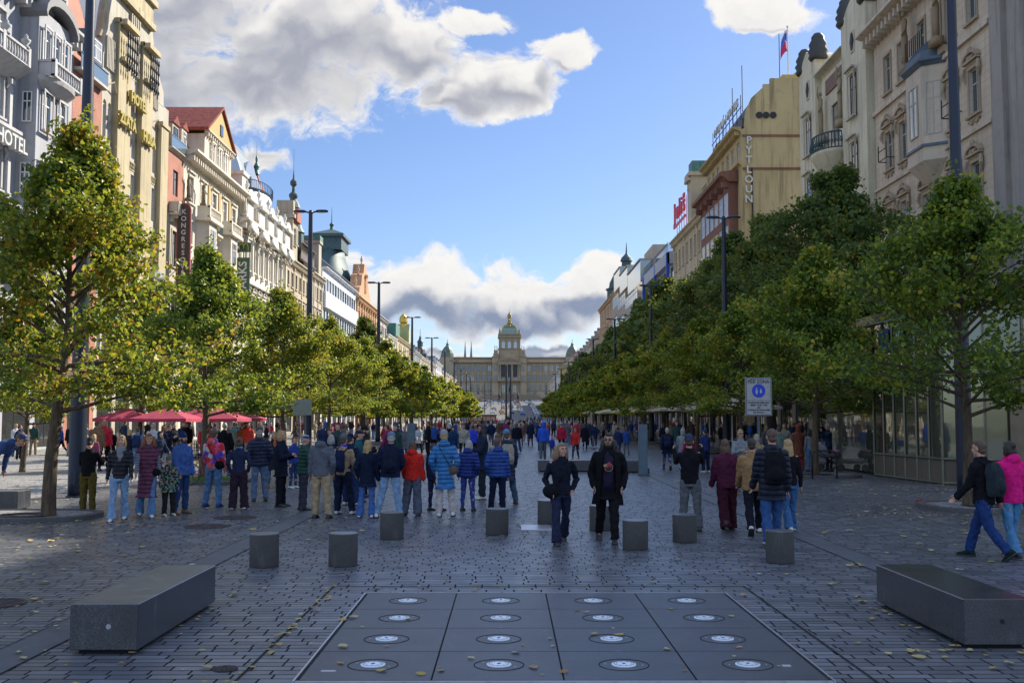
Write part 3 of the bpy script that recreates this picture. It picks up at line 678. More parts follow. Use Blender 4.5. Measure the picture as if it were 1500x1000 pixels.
    def letters(s, txt, xc, z, size, mat, y=-.35, nm='sign_letters', depth=.12, vert=False, dz=None, spacing=1.0, parent=None, bold=.015, rot=0):
        if vert:
            for i, ch in enumerate(txt):
                if ch == ' ': continue
                link('letter', text_mesh(ch, size, depth, mat, bold=bold), parent or s.r, (xc, y, z - i*(dz or size*1.02)), rot)
        else: link(nm, text_mesh(txt, size, depth, mat, spacing, bold=bold), parent or s.r, (xc, y, z), rot)
    def shops(s, n, h=4.3, z=.15, frm=None, x0=.3, x1=None, doorcol=None, gm=None):
        x1 = s.W-.3 if x1 is None else x1; w = (x1-x0)/n
        for i in range(n): s.win(x0 + w*(i+.5), z, w-.7, h-z, 'shop', sur='none', fm=frm or M_BLK, gm=gm or M_SHOP, nm='shop_window')
        s.band(h+.35, .5, .22)
    def awning(s, x0, x1, z, p, mat):
        m = MB(); m.sprism([(-.02, z), (-.02, z+.6), (-p, z+.04), (-p, z-.2), (-p+.03, z-.2), (-p+.03, z)], x0, x1); s.part('awning', m, mat)
def plainhouse(name, label, side, Y0, Y1, H, c, nfl=5, ncol=4, gf=5.0, roof='slope', rmat=None, trimc=None, sur='hood', style='cross', ww=1.15, wh=2.0, X=None, rise=3.0, dorm=0, group=None, arch=False, course=0, bal=False, z0=None, shop=True, frame=None):
    wl = m_wall('stucco_%02d%02d%02d' % tuple(int(v*99) for v in c) + ('c' if course else ''), c, course=course); tr = m_wall('trim_%02d%02d%02d' % tuple(int(v*99) for v in (trimc or c)), trimc or sh(c, 1.12), .15)
    b = Bld(name, label, side, Y0, Y1, wl, tr, group, X=X, frame=frame); b.base(gz(Y0) - .02 if z0 is None else z0)
    if shop: b.shops(max(1, int(b.W/4.5)), gf-.8)
    fh = (H - gf - .6)/nfl
    for k in range(nfl): b.row(b.cols(ncol, .4, b.W-.4), gf + fh*k + .65, ww, min(wh, fh-1.2), style=style, sur=sur if k < nfl-1 else 'thin', arch=arch and k == nfl-2)
    b.body(H); b.band(gf+.02, .25, .2); b.cornice(H-.5, .6, .75)
    if b.W > 7:
        for x in [b.W*i/3 for i in (0, 1, 2, 3)]: b.pil(min(max(x, .3), b.W-.3), .5, gf+.3, H-.75, .12)
    if roof == 'slope': b.roof(H+.1, rise, 4.5, rmat)
    if roof == 'bal': b.balustrade(.1, b.W-.1, H+.1, 1.0, -.25)
    for i in range(dorm): b.dormer(b.W*(i+.5)/dorm, H+.3, 1.5, 1.7, 3, .6, roofm=rmat)
    if bal: b.balcony(b.W/2, gf+fh+.35, b.W*.4, .9)
    return b
# ---------------------------------------------------------------- left side of the square
M_YEL = m_plain('yellow_letters', (.38, .30, .035), .4); M_WLET = m_plain('white_letters', (.55, .55, .53), .4); M_RLET = m_plain('red_letters', (.45, .03, .07), .45)
# 1 grey hotel
g1 = m_wall('grey_stucco', (.33, .34, .37)); g1t = m_wall('grey_trim', (.42, .42, .43), .2)
b = Bld('hotel_building', 'grey ornate hotel at the left edge, balustrades and HOTEL letters', 'L', 50, 72.4, g1, g1t, frame=M_WHITE)
b.shops(5)
cx = [1.8, 4.3, 6.8, 9.3, 11.8]
for z, h, sr in ((6.9, 2.2, 'hood'), (11.2, 2.3, 'hood'), (15.4, 2.4, 'rich'), (19.7, 2.5, 'rich'), (24.1, 2.0, 'thin')): b.row(cx, z, 1.35, h, sur=sr)
for z, h in ((6.9, 2.2), (11.2, 2.3), (15.4, 2.4), (19.7, 2.4), (24.1, 2.0)): b.row((20.8,), z, 1.0, h, sur='thin')
for z, h in ((6.9, 2.2),): b.row((16.7,), z, 1.4, h, sur='hood')
b.body(28); b.cornice(27.3, .8, 1.0); b.balustrade(0, 13.8, 28.1, 1.2, -.7); b.balustrade(0, 13.5, 23.0, 1.1, -1.0)
m = MB(); m.sprism([(0, 22.2), (-.2, 22.3), (-.9, 22.75), (-1.2, 23.0), (0, 23.0)], 0, 13.6); b.part('balcony_slab', m)
m = MB(); m.sprism([(0, 14.2), (-.15, 14.3), (-.7, 14.55), (-.7, 14.7), (0, 14.7)], 0, 14); b.part('ledge', m); m = MB(); m.sprism([(0, 18.7), (-.6, 19.0), (-.6, 19.2), (0, 19.2)], 0, 14); b.part('ledge', m)
for x in cx: b.pil(x+1.25, .35, 15, 22.2, .25); b.finial(x+1.25, 24.1, .9, -1.0)
# projecting bay
bx0, bx1 = 14.4, 19.0
m = MB(); m.prism([(bx0, 10.5), (bx1, 10.5), (bx1, 27.2), (bx0, 27.2)], -1.15, 0); b.part('bay', m, g1)
for z, h in ((11.2, 2.3), (15.4, 2.4), (19.7, 2.4)):
    for x in (15.6, 17.8): b.win(x, z, 1.15, h, sur='thin', y=-1.37, cut=False)
for x in (15.3, 16.7, 18.1): b.win(x, 24.0, .85, 2.1, sur='thin', y=-1.37, cut=False)
for z in (11.3, 15.6, 20.0): b.win(bx0-.23, z, .6, 1.9, sur='none', y=-.6, cut=False, rot=-math.pi/2)
m = MB(); o = arc((bx0+bx1)/2, 26.9, 2.5, 1.5); i = arc((bx0+bx1)/2, 26.6, 2.35, 1.25)
for k in range(10): m.prism([i[k], o[k], o[k+1], i[k+1]], -1.7, 0)
b.part('curved_cornice', m, m_plain('dark_grey_trim', (.16, .16, .17)))
b.balustrade(bx0+.2, bx1-.2, 28.1, 1.2, -.9)
m = MB(); m.rings([(16.7, -1.1, 22.2, 1.8, .3), (16.7, -1.2, 22.7, 2.3, .9), (16.7, -1.2, 22.95, 2.4, 1.0)], 20); b.part('balcony', m); b.balustrade(14.6, 18.8, 22.96, 1.0, -2.0, ret=.9)
b.letters('HOTEL', 12.0, 18.2, 1.25, M_WLET, -.75, depth=.3); b.letters('AMBASSADOR', 9.0, 13.55, 1.35, M_WLET, -.75, depth=.3)
b.roof(28, 3, 4, M_SLATE)
# 2 red tiled narrow building
r2 = m_brick('pink_brick_tiles', (.42, .17, .11), (.36, .14, .09), (.27, .13, .10), 2.6)
b = Bld('brick_house', 'narrow house of pink red tiles with glass balcony between grey hotel and gabled hotel', 'L', 72.45, 77.6, r2, m_wall('pale_stone', (.42, .40, .36)), frame=M_BLK)
b.shops(1)
for z in (6.6, 10.6, 14.7, 18.9): b.win(2.5, z, 1.5, 2.5)
b.win(2.3, 22.3, 1.3, 2.5, 'one', sur='none'); b.body(27.0)
m = MB(); m.sprism([(0, 20.2), (-.7, 20.3), (-.7, 21.4), (-.5, 21.4), (-.5, 20.5), (0, 20.5)], .1, 5); b.part('balcony', m)
m = MB(); m.box(.1, 5.05, -.5, -.46, 26.2, 27.2); m.box(.1, 5.05, -.55, -.4, 27.2, 27.27); b.part('glass_balustrade', m, m_glass('pale_glass', (.22, .28, .28), .1, 0)); m = MB(); m.box(.1, 5.05, -.55, 0, 26.0, 26.2); b.part('ledge', m)
m = MB(); m.sprism([(.0, 27), (1.9, 33), (8, 34), (8, 27)], .02, 5.1); b.part('roof', m, r2)
m = MB(); m.box(1.2, 4.4, -.25, 2.0, 27.6, 29.3); b.part('dormer', m, M_ZINC)
b.win(2.8, 27.75, 2.8, 1.4, 'grid', sur='none', y=-.42, cut=False, fm=M_WHITE)
m = MB(); m.sprism([(1.95, 33.02), (1.7, 33.1), (2.5, 36), (8, 36), (8, 33.5)], 0, 5.1); b.part('attic', m, M_BLUEROOF)
# 3 gabled yellow hotel
y3 = m_wall('ochre_stucco', (.41, .345, .215), .45); y3g = m_wall('warm_grey_stucco', (.40, .37, .31), .3)
b = Bld('gabled_hotel', 'tall yellow hotel with scrolled gable and gilded HOTEL lettering on its piers', 'L', 77.65, 93.0, y3g, y3, frame=M_WHITE)
P = lambda px: LY(px)*.986 - 77.65
b.shops(4, 4.5)
for c0, c1 in ((144, 161), (180, 197), (213, 227)):
    a, d = P(c0), P(c1); x1, x2 = a + (d-a)*.3, a + (d-a)*.74; w = (d-a)*.28
    for z, h, ar in ((6.5, 2.2, 0), (10.4, 2.3, 0), (14.6, 2.6, 0), (18.5, 2.8, 0), (22.6, 3.0, 1)):
        for x in (x1, x2): b.win(x, z, w, h, 'cross', arch=bool(ar), sur='none')
    m = MB(); n = 5
    m.box(a+.2, d-.2, -.05, -.001, 20.9+.7, 22.3)
    for k in range(n): x = a + .3 + (d-a-.6)*(k+.5)/n; m.tube([(x-.14, -.08, 21.7), (x+.14, -.08, 22.2)], .03, 4); m.tube([(x+.14, -.08, 21.7), (x-.14, -.08, 22.2)], .03, 4)
    b.part('relief_panel', m)
    m = MB(); m.tube([(a+.1, -.25, 26.5), ((a+d)/2, -.5, 27.0), (d-.1, -.25, 26.5)], .07, 6); b.part('hood_moulding', m)
b.body(29.0, mat=y3g)
for c0, c1, top in ((161, 180, 32.4), (197, 213, 32.4), (227, 237.5, 27.2)):
    a, d = P(c0), P(c1); m = MB(); m.box(a, d, -.42, -.001, 5.3, top); m.box(a-.1, d+.1, -.55, .0, top-.35, top); b.part('pier', m, y3)
cxg = (P(161) + P(213))/2
# gable outline: side shoulders sweep up to a curved top
xa, xb = P(146), P(236); xl, xr = P(161), P(214)
out = [(xa, 28.9), (xb, 28.9), (xb-.15, 30.2), (xb-1.1, 31.0), (xr+1.4, 32.2), (xr+.55, 34.2), (xr+.2, 36.0)]
out += [(cxg + (xr+.1-cxg)*math.cos(R_(t_)), 36.6 + 2.4*math.sin(R_(t_))) for t_ in range(0, 181, 15)] + [(xl-.2, 36.0), (xl-.55, 34.2), (xl-1.2, 32.2), (xa+.6, 31.0), (xa+.1, 30.2)]
m = MB(); m.prism(out, -.02, .9); b.part('gable', m, y3g)
m = MB()
for k in range(len(out)-1):
    if k < 1: continue
    m.tube([(out[k][0], .4, out[k][1]), (out[k+1][0], .4, out[k+1][1])], .22, 5)
b.part('gable_coping', m, y3)
m = MB(); m.box(xl, xr, -.5, -.03, 34.2, 34.7); m.box(xl+.2, xr-.2, -.3, -.03, 34.7, 36.2); m.box(xl-.1, xr+.1, -.6, -.03, 36.2, 36.7); b.part('gable_cornice', m, y3)
for a, d in ((P(161), P(180)), (P(197), P(213))):
    m = MB(); m.box(a+.3, d-.3, -.75, -.42, 29.2, 29.5); b.part('sill', m, y3); m = MB(); m.box(a-.1, d+.1, -1.0, -.42, 31.9, 32.3); b.part('ledge', m, y3)
    m = MB()
    for k in range(5):
        x = a + .35 + (d-a-.7)*k/4
        m.tube([(x, -.9, 28.3 + .2*(k % 2)), (x, -.95, 31.5)], .055, 5)
        for z in (28.8, 29.6, 30.4, 31.2): m.ell((x, -.95, z), (.13, .1, .2), 6)
    b.part('iron_grille', m, M_BLK)
m = MB()
for k in range(5): x = P(181) + (P(196)-P(181))*(k+.5)/5; m.box(x-.1, x+.1, -.25, -.02, 29.2, 33.9)
b.part('gable_ribs', m, y3g)
for side_ in ((P(147), P(160)), (P(214), P(226))):
    m = MB()
    for k in range(6): x = side_[0] + (side_[1]-side_[0])*(k+.5)/6; m.box(x-.07, x+.07, -.18, -.02, 28.0, 30.4)
    b.part('gable_ribs', m, y3g)
m = MB(); m.ell((P(200), -.6, 37.3), (.5, .25, .7), 8); m.tube([(P(200), -.7, 37.9), (P(200)+.2, -.8, 38.6), (P(200)-.1, -.8, 39.0)], [.2, .13, .05], 6); m.ell((P(200)+.5, -.6, 36.8), (.3, .2, .25), 6); b.part('gilded_goose', m, M_GOLD, True)
b.letters('HOTEL', (P(183)+P(200))/2 - .7, 26.9, 1.15, M_YEL, -.62, depth=.25, bold=.05); b.letters('ZLATÁ', (P(165)+P(183))/2 - .7, 24.6, 1.1, M_YEL, -.72, depth=.25, bold=.05); b.letters('HUSA', (P(199)+P(213))/2 - .7, 24.5, 1.15, M_YEL, -.72, depth=.25, bold=.05)
m = MB(); m.rings([(P(222), -.2, 13.0, 1.6, .6), (P(222), -.3, 13.5, 1.5, .9), (P(222), -.3, 14.1, 1.0, .6), (P(222), -.3, 14.4, .3, .2)], 16); b.part('canopy', m, M_ZINC, True)
# 4 narrow brick with dormer
b = Bld('narrow_house', 'narrow pink and stone house with red dormer beside the yellow hotel', 'L', 93.05, 97.6, m_wall('stone_buff', (.42, .37, .29)), m_wall('stone_buff_light', (.48, .44, .36)), frame=M_BLK)
b.shops(1)
for z, h in ((6.5, 2.2), (10.6, 3.2), (15.5, 3.2), (21.9, 2.3)): b.win(2.3, z, 1.4, h, sur='thin' if z < 20 else 'none')
b.body(20.0); b.body(25.6, z0=20.02, mat=r2, nm='upper_wall'); b.balcony(2.3, 20.1, 3.4, .9)
m = MB(); m.box(.1, 4.5, -.3, -.26, 25.9, 26.9); m.box(.1, 4.5, -.33, -.22, 26.9, 27.0); b.part('glass_balustrade', m, m_glass('pale_glass', (.22, .28, .28))); b.cornice(25.6, .3, .4, False)
b.roof(25.8, 4, 3, M_REDTILE, y=.5); b.dormer(2.6, 26.2, 1.8, 2.3, 3, .2, roofm=M_REDTILE)
# 5 cream house with red gable
c5 = m_wall('cream_stucco', (.60, .53, .42), .2); c5t = m_wall('cream_trim', (.66, .60, .49), .15)
b = Bld('gabled_house', 'cream house with red gable roof, balustrade balconies and vertical CENTRUM sign', 'L', 97.65, 117.9, c5, c5t, frame=M_WHITE)
b.shops(4)
L5 = [2.3, 6.3, 10.3, 14.3, 18.0]
for z, h in ((6.4, 2.2), (10.6, 2.3), (14.6, 2.3), (18.3, 2.2)): b.row(L5, z, 1.5, h, 'grid', sur='thin')
b.row(L5, 22.2, 1.5, 2.5, 'grid', sur='hood'); b.body(26.3)
b.cornice(26.0, .8, 1.3); 
for x0 in (4.2, 12.3):
    m = MB(); m.add([(x0, 0, 12.5), (x0+.7, -1.1, 12.5), (x0+3.3, -1.1, 12.5), (x0+4, 0, 12.5), (x0, 0, 21.2), (x0+.7, -1.1, 21.2), (x0+3.3, -1.1, 21.2), (x0+4, 0, 21.2)], [(0, 1, 5, 4), (1, 2, 6, 5), (2, 3, 7, 6), (4, 5, 6, 7), (3, 2, 1, 0)]); b.part('bay', m, c5)
    for z in (14.0, 18.0): b.win(x0+2, z, 1.5, 2.3, 'grid', sur='none', y=-1.31, cut=False)
    b.balustrade(x0-.1, x0+4.1, 21.2, 1.1, -1.25, ret=1.1); m = MB(); m.box(x0-.25, x0+4.25, -1.5, 0, 20.9, 21.2); b.part('balcony', m)
for x in (8.8, 16.8): b.balcony(x+.9, 20.4, 2.0, .9, 'green')
m = MB()
for x in (8.35, 12.2, 16.2): m.box(x-.35, x+.35, -.1, -.002, 21.9, 25.2)
b.part('gilt_panel', m, m_plain('ochre_panel', (.42, .28, .08)))
b.statue(.5, 22.0, 2.3, -.35, m_wall('dark_stone', (.20, .16, .11))); b.statue(4.2, 22.3, 2.0, -.7, m_wall('dark_stone', (.20, .16, .11)))
m = MB(); m.sprism([(.3, 26.85), (2.4, 30.6), (4.6, 31.6), (14, 31.6), (14, 26.85)], 0, 20.2); b.part('roof', m, M_REDTILE)
m = MB(); m.box(5.0, 14.9, -.45, 6, 26.85, 29.6); b.part('gable_storey', m, c5)
for x in (7.6, 9.95, 12.3): b.win(x, 27.2, 1.2, 2.0, 'grid', sur='thin', y=-.67, cut=False)
b.cornice(29.6, .35, .5, True, 4.9, 15.0, y=-.45); b.tri(4.8, 15.1, 29.95, 3.3, -.7, 6, m_plain('ochre_panel', (.42, .28, .08)))
m = MB(); m.box(9.5, 10.4, -.8, -.71, 30.6, 31.7); b.part('gable_window', m, M_GLASS)
for x in (2.6, 17.6): b.dormer(x, 27.4, 1.6, 1.9, 2.5, .8, roofm=M_REDTILE)
m = MB(); m.sprism([(4.4, 31.62), (4.4, 33.4), (9, 35.6), (14, 35.6), (14, 31.62)], .1, 6.0); b.part('rear_roof', m, M_BLUEROOF); m = MB(); m.tube([(2, 8, 35), (2, 8, 38.5)], .04, 5); b.part('aerial', m, M_BLK)
# vertical sign as an arm sign: board stands out from the front
def arm_sign(label, Yc, px, z0, z1, w, mat, rim, txt, lm, size, vert=True, name='shop_sign', proj=.5):
    r = empty(name, (XL + proj, Yc, 0), 0, label=label, cat='sign'); hw = w/2; q = MB()
    n = arc(hw, z1-hw, hw, hw, 12) if vert else [(w, z1), (0, z1)]
    q.prism([(0, z0), (w, z0)] + n, -.12, .12); q.build('board', rim, r)
    q = MB(); i = arc(hw, z1-hw, hw-.12, hw-.12, 12) if vert else [(w-.1, z1-.1), (.1, z1-.1)]
    q.prism([(.12 if vert else .1, z0+.12), (w-.12 if vert else w-.1, z0+.12)] + i, -.15, .15); q.build('face', mat, r)
    q = MB()
    for z in (z0+.4, z1-.6): q = MB(); q.tube([(-proj, 0, z), (0, 0, z)], .04, 6); q.build('bracket', M_BLK, r)
    if vert:
        for k, ch in enumerate(txt):
            if ch != ' ': link('letter', text_mesh(ch, size, .05, lm, bold=.012), r, (hw, -.18, z1 - .85 - k*size*1.02))
    return r
DARKR = m_plain('maroon_board', (.045, .02, .025), .4)
arm_sign('tall dark vertical sign reading KONGRESOVE CENTRUM, round topped', 94.5, 265, 12.5, 21.1, 1.25, DARKR, m_plain('sign_rim', (.28, .06, .07)), 'KONGRESOVÉ CENTRUM', M_WLET, .60)
# 6 glass and metal dome building behind
b = Bld('modern_building', 'modern white curved metal and glass tower set back behind the cream house', 'L', 141.5, 157, m_plain('white_panels', (.58, .60, .62), .4, var=.08), M_ZINC, X=-35.2)
m = MB(); pr = [(0, 0), (0, 30), (.35, 33), (1.2, 36), (2.4, 39), (4.2, 41.3), (8, 42.8), (14, 43), (14, 0)]
m.sprism(pr, 1.5, 15); b.part('shell', m); m = MB(); m.sprism([(y-.25 if y < 9 else y, z+.1) for y, z in pr[1:8]] + [(14, 43.2), (14, 30)], -.2, 1.4); b.part('side_fin', m, m_plain('pale_blue_panels', (.40, .50, .60), .3))
m = MB(); m.rings([(8, .2, 33.0, 5.4, 1.6), (8, .2, 33.3, 5.6, 1.8)], 24); b.part('balcony', m)
m = MB()
for k in range(25): a = math.pi*(1+k/24); m.tube([(8+5.5*math.cos(a), .2+1.75*math.sin(a), 33.3), (8+5.5*math.cos(a), .2+1.75*math.sin(a), 34.4)], .04, 4)
m.tube([(8+5.5*math.cos(math.pi*(1+k/24)), .2+1.75*math.sin(math.pi*(1+k/24)), 34.4) for k in range(25)], .06, 5); b.part('railing', m, M_BLUEROOF)
m = MB(); m.prism(arc(8, 35.4, 3.2, 2.6), 1.2, 1.6); m.prism([(5, 33.4), (11, 33.4), (11, 35.3), (5, 35.3)], .4, .9); b.part('arched_window', m, M_GLASS)
m = MB(); m.rings([(8, .4, 26, 4.8, 1.5), (8, .3, 30, 5.2, 1.7), (8, .3, 33, 5.3, 1.7)], 24); b.part('drum', m, m_plain('white_panels2', (.62, .62, .60), .5), True)
# 7 white ornate building
w7 = m_wall('white_stucco', (.60, .56, .49), .2); w7t = m_wall('ivory_trim', (.66, .62, .54), .2)
b = Bld('ornate_house', 'ivory house with scrolled pediments and roof statues beside the cream gabled house', 'L', 118.0, 143.0, w7, w7t, frame=M_WHITE)
b.shops(5)
xs = b.cols(9, .6, 24.4)
for z, h, sr in ((6.3, 2.2, 'thin'), (10.2, 2.3, 'seg'), (14.2, 2.1, 'seg')): b.row(xs, z, 1.25, h, sur=sr)
b.row(xs, 19.0, 1.25, 3.2, sur='seg'); b.body(24.5)
for i in range(10): b.pil(.6 + (23.8)*i/9, .42, 18.4, 23.0, .3)
b.band(17.3, .5, .55); b.cornice(23.4, .9, 1.1)
for k, x in enumerate((2.2, 8.0, 13.0, 18.0, 22.8)):
    m = MB(); m.box(x-1.4, x+1.4, -.75, .5, 24.4, 26.4); m.box(x-1.7, x+1.7, -1.2, .5, 26.4, 26.8); m.prism(arc(x, 26.8, 1.5, 1.0), -.9, .5); b.part('attic_block', m)
    b.statue(x-1.9, 24.4, 2.4, -.6); b.finial(x, 27.7, 1.3, -.3)
    m = MB(); rr = random.Random(k)
    for q in range(16): m.ell((x+rr.uniform(-1.5, 1.5), -1.0+rr.uniform(-.2, .2), 22.6+rr.uniform(-.6, 1.4)), (.14, .2, .2), 6)
    m.prism(arc(x, 22.9, 1.7, 1.1)[::-1][::-1], -1.35, -.9); b.part('cartouche', m, None, True)
m = MB(); m.box(.4, 2.6, -.2, 2.0, 24.4, 29.2); m.box(.2, 2.8, -.4, 2.2, 29.2, 29.6); b.part('chimney', m)
# red cone roof behind
b = Bld('towered_house', 'house behind with steep red pyramid roof and copper finial', 'L', 153, 169, m_wall('tan_stucco', (.40, .32, .22)), X=-33)
b.body(26, x1=14)
m = MB(); m.add([(0, 0, 26), (14, 0, 26), (14, 8, 26), (0, 8, 26), (2.2, 4, 38.0)], [(0, 1, 4), (1, 2, 4), (2, 3, 4), (3, 0, 4)]); b.part('roof', m, M_REDTILE)
m = MB(); m.lathe([(.5, 37.6), (.25, 38.2), (.45, 38.8), (.15, 39.4), (.2, 40), (.03, 40.5), (.02, 42.5)], 2.2, 4, 8); b.part('finial', m, M_COPPER)
# McDonald's style arm signs
sg = empty('shop_sign', (XL+.6, 115.2, 0), label='dark green square sign with yellow double arch on the ivory house', cat='sign')
m = MB(); m.bevbox(0, 1.5, -.12, .12, 19.9, 20.95, .03); m.build('board', m_plain('green_board', (.015, .075, .04), .4), sg)
m = MB()
for sx in (-1, 1): m.tube([(.75+sx*.48, -.16, 20.02)] + [(.75+sx*.24 + sx*.24*math.cos(R_(a)), -.16, 20.38 + .42*math.sin(R_(a))) for a in (0, 30, 60, 90, 120, 150, 180)] + [(.75, -.16, 20.1)], .06, 6)
m.build('double_arch', M_YEL, sg); m = MB(); m.tube([(-.6, 0, 20.5), (0, 0, 20.5)], .05, 6); m.build('bracket', M_BLK, sg)
sg = empty('shop_sign', (XL+.6, 115.2, 0), label='tall green sign with vertical white letters below the double arch sign', cat='sign')
m = MB(); m.bevbox(0, 1.4, -.12, .12, 14.0, 19.3, .03); m.build('board', m_plain('green_board', (.015, .075, .04), .4), sg)
o = link('sign_letters', text_mesh('MARKS', 1.25, .06, M_WLET, bold=.02), sg, (.7, -.16, 16.9)); o.rotation_euler = (0, -math.pi/2, 0)
m = MB(); m.tube([(-.6, 0, 19), (0, 0, 19)], .05, 6); m.build('bracket', M_BLK, sg)
# 8 brown house with red shield gable and green spire
b = plainhouse('corner_house', 'buff stone house with copper spire and curved red gable', 'L', 143.1, 160.4, 23.6, (.40, .34, .25), nfl=5, ncol=6, sur='hood', roof='slope', rmat=M_SLATE, rise=2.2, ww=1.2)
m = MB(); m.box(3.0, 6.4, -.3, 4, 23.7, 29.5); m.box(2.7, 6.7, -.6, 4, 29.5, 30.0); m.box(3.2, 4.3, -.3, 2, 30.0, 32.0); b.part('attic_gable', m, b.wall)
m = MB(); m.prism(arc(5.2, 29.2, 1.5, 2.0), -.75, -.3); b.part('red_shield', m, m_plain('red_shield', (.36, .10, .05)))
b.win(4.7, 26.0, 1.2, 2.2, sur='thin', y=-.52, cut=False)
m = MB(); m.lathe([(1.6, 23.7), (1.6, 28.5), (1.75, 28.7), (1.45, 29.2), (1.0, 30.5), (.85, 32), (1.05, 32.3), (.8, 33), (.45, 33.6), (.65, 34.0), (.65, 34.3), (.25, 34.7), (.2, 35.4), (.5, 35.8), (.5, 36.2), (.15, 36.6), (.08, 37.4), (.03, 38), (.02, 41)], 10.5, 1.2, 12); b.part('spire', m, M_COPPERD)
m = MB(); 
for k in range(14): m.sprism([(-.6, 24.4), (-.9, 26.6), (-.8, 26.65), (-.5, 24.4)], 7.0 + k*.72, 7.06 + k*.72)
m.box(7, 17.2, -1.0, -.6, 24.3, 24.45); m.box(7, 17.2, -1.05, -.65, 26.6, 26.7); m.box(7, 17.2, -.72, -.66, 24.45, 26.6); b.part('roof_grille', m, m_metal('brown_mesh', (.22, .16, .11)))
# 9 narrow house
b = plainhouse('town_house', 'narrow buff house with green curved roof between spired house and white modern block', 'L', 160.5, 171.6, 24.0, (.42, .37, .29), nfl=5, ncol=4, rmat=M_COPPER, rise=2.5, dorm=1)
m = MB(); m.box(6.5, 8.8, -.2, 3, 24, 29.4); m.box(6.3, 9.0, -.4, 3, 29.4, 29.8); b.part('turret', m, b.wall); m = MB(); m.box(6.3, 9.0, -.4, 3, 29.82, 30.6); b.part('turret_roof', m, M_COPPER)
# dark domed roof building behind 10
b = Bld('domed_house', 'house behind the white block with large dark copper bell roof', 'L', 214, 238, m_wall('tan_stucco', (.40, .32, .22)), X=-31)
b.body(27); m = MB(); m.rings([(8, 6, 26.5, 9, 4.6), (8, 6, 30.5, 8.8, 4.4), (8, 6, 33, 7.4, 3.6), (8, 6, 35, 5.6, 2.9), (8, 6, 36.4, 5.3, 2.7)], 20); b.part('bell_roof', m, M_COPPERD, True)
m = MB(); m.box(3.2, 12.8, 3.2, 8.8, 36.4, 39); m.box(2.6, 13.4, 2.7, 9.3, 39, 39.6); b.part('lantern_storey', m, M_COPPERD)
m = MB(); m.add([(2.6, 2.7, 39.6), (13.4, 2.7, 39.6), (13.4, 9.3, 39.6), (2.6, 9.3, 39.6), (8, 6, 41.4)], [(0, 1, 4), (1, 2, 4), (2, 3, 4), (3, 0, 4)]); m.lathe([(.5, 41), (.3, 41.8), (.5, 42.3), (.1, 42.8), (.03, 46)], 8, 6, 8); b.part('cap_roof', m, M_COPPERD)
# 10 white modern block
w10 = m_plain('white_render', (.62, .65, .70), .5, var=.06, scale=.5)
b = Bld('office_block', 'white modern block with ribbon windows between old facades on the left', 'L', 171.7, 209.5, w10, w10, frame=M_POST)
b.shops(7)
for z, h in ((6.2, 2.0), (10.0, 2.0), (13.8, 2.0), (17.6, 2.0), (22.6, 2.3)): b.row(b.cols(13, .6, 37.2), z, 2.35, h, 'one', sur='none')
b.body(26.3); m = MB(); m.box(.2, 37.6, -.55, -.001, 19.9, 22.5); b.part('balcony_parapet', m); b.cornice(26.0, .4, .7, False)
m = MB()
for k in range(54): m.box(.3+k*.7, .36+k*.7, .2, .26, 26.4, 27.6)
m.box(.3, 37.5, .18, .28, 27.6, 27.7); b.part('roof_railing', m, M_ZINC)
# 11 orange ornate
o11 = m_wall('orange_stucco', (.52, .27, .14), .3); o11t = m_wall('orange_trim', (.58, .38, .22))
b = Bld('ornate_house', 'orange ornate house with tall sculpted gable and red banners', 'L', 209.6, 240, o11, o11t)
b.shops(6)
for z, h in ((6.4, 2.3), (11, 2.4), (15.8, 2.4), (20.4, 2.6)): b.row(b.cols(8, .5, 29.9), z, 1.4, h, sur='seg')
b.body(25.5); b.cornice(25.2, .8, 1.0); b.cornice(18.7, .4, .8)
for i in range(9): b.pil(.5+29.4*i/8, .6, 5.5, 25, .35)
m = MB(); m.prism([(2, 26), (20, 26), (19, 28), (17, 28.6), (15.5, 31), (13.5, 31.6), (12.4, 33.6), (9.6, 33.6), (8.5, 31.6), (6.5, 31), (5, 28.6), (3, 28)], -.3, 2); b.part('gable', m, o11); 
for x, z in ((11, 33.6), (6.5, 31), (15.5, 31), (3, 28.2), (19, 28.2)): b.finial(x, z, 2.0, .5, o11t)
b.win(11, 28, 1.6, 2.6, sur='seg', y=-.52, cut=False)
def banner(label, Yc, z0, z1, w, mat):
    r = empty('banner', (XL + .5, Yc, 0), label=label, cat='banner', group='red banners on the left facades'); q = MB(); q.bevbox(.2, .2+w, -.03, .03, z0, z1, .01); q.build('cloth', mat, r); q = MB(); q.tube([(-.5, 0, z1), (w+.3, 0, z1)], .04, 5); q.build('rod', M_BLK, r)
RED = m_plain('red_cloth', (.50, .03, .09), .7)
banner('red banner hanging from the orange ornate house, nearer one', 212, 13.5, 17.8, 1.9, RED); banner('red banner hanging from the orange ornate house, farther one', 225, 13.5, 17.8, 1.9, RED)
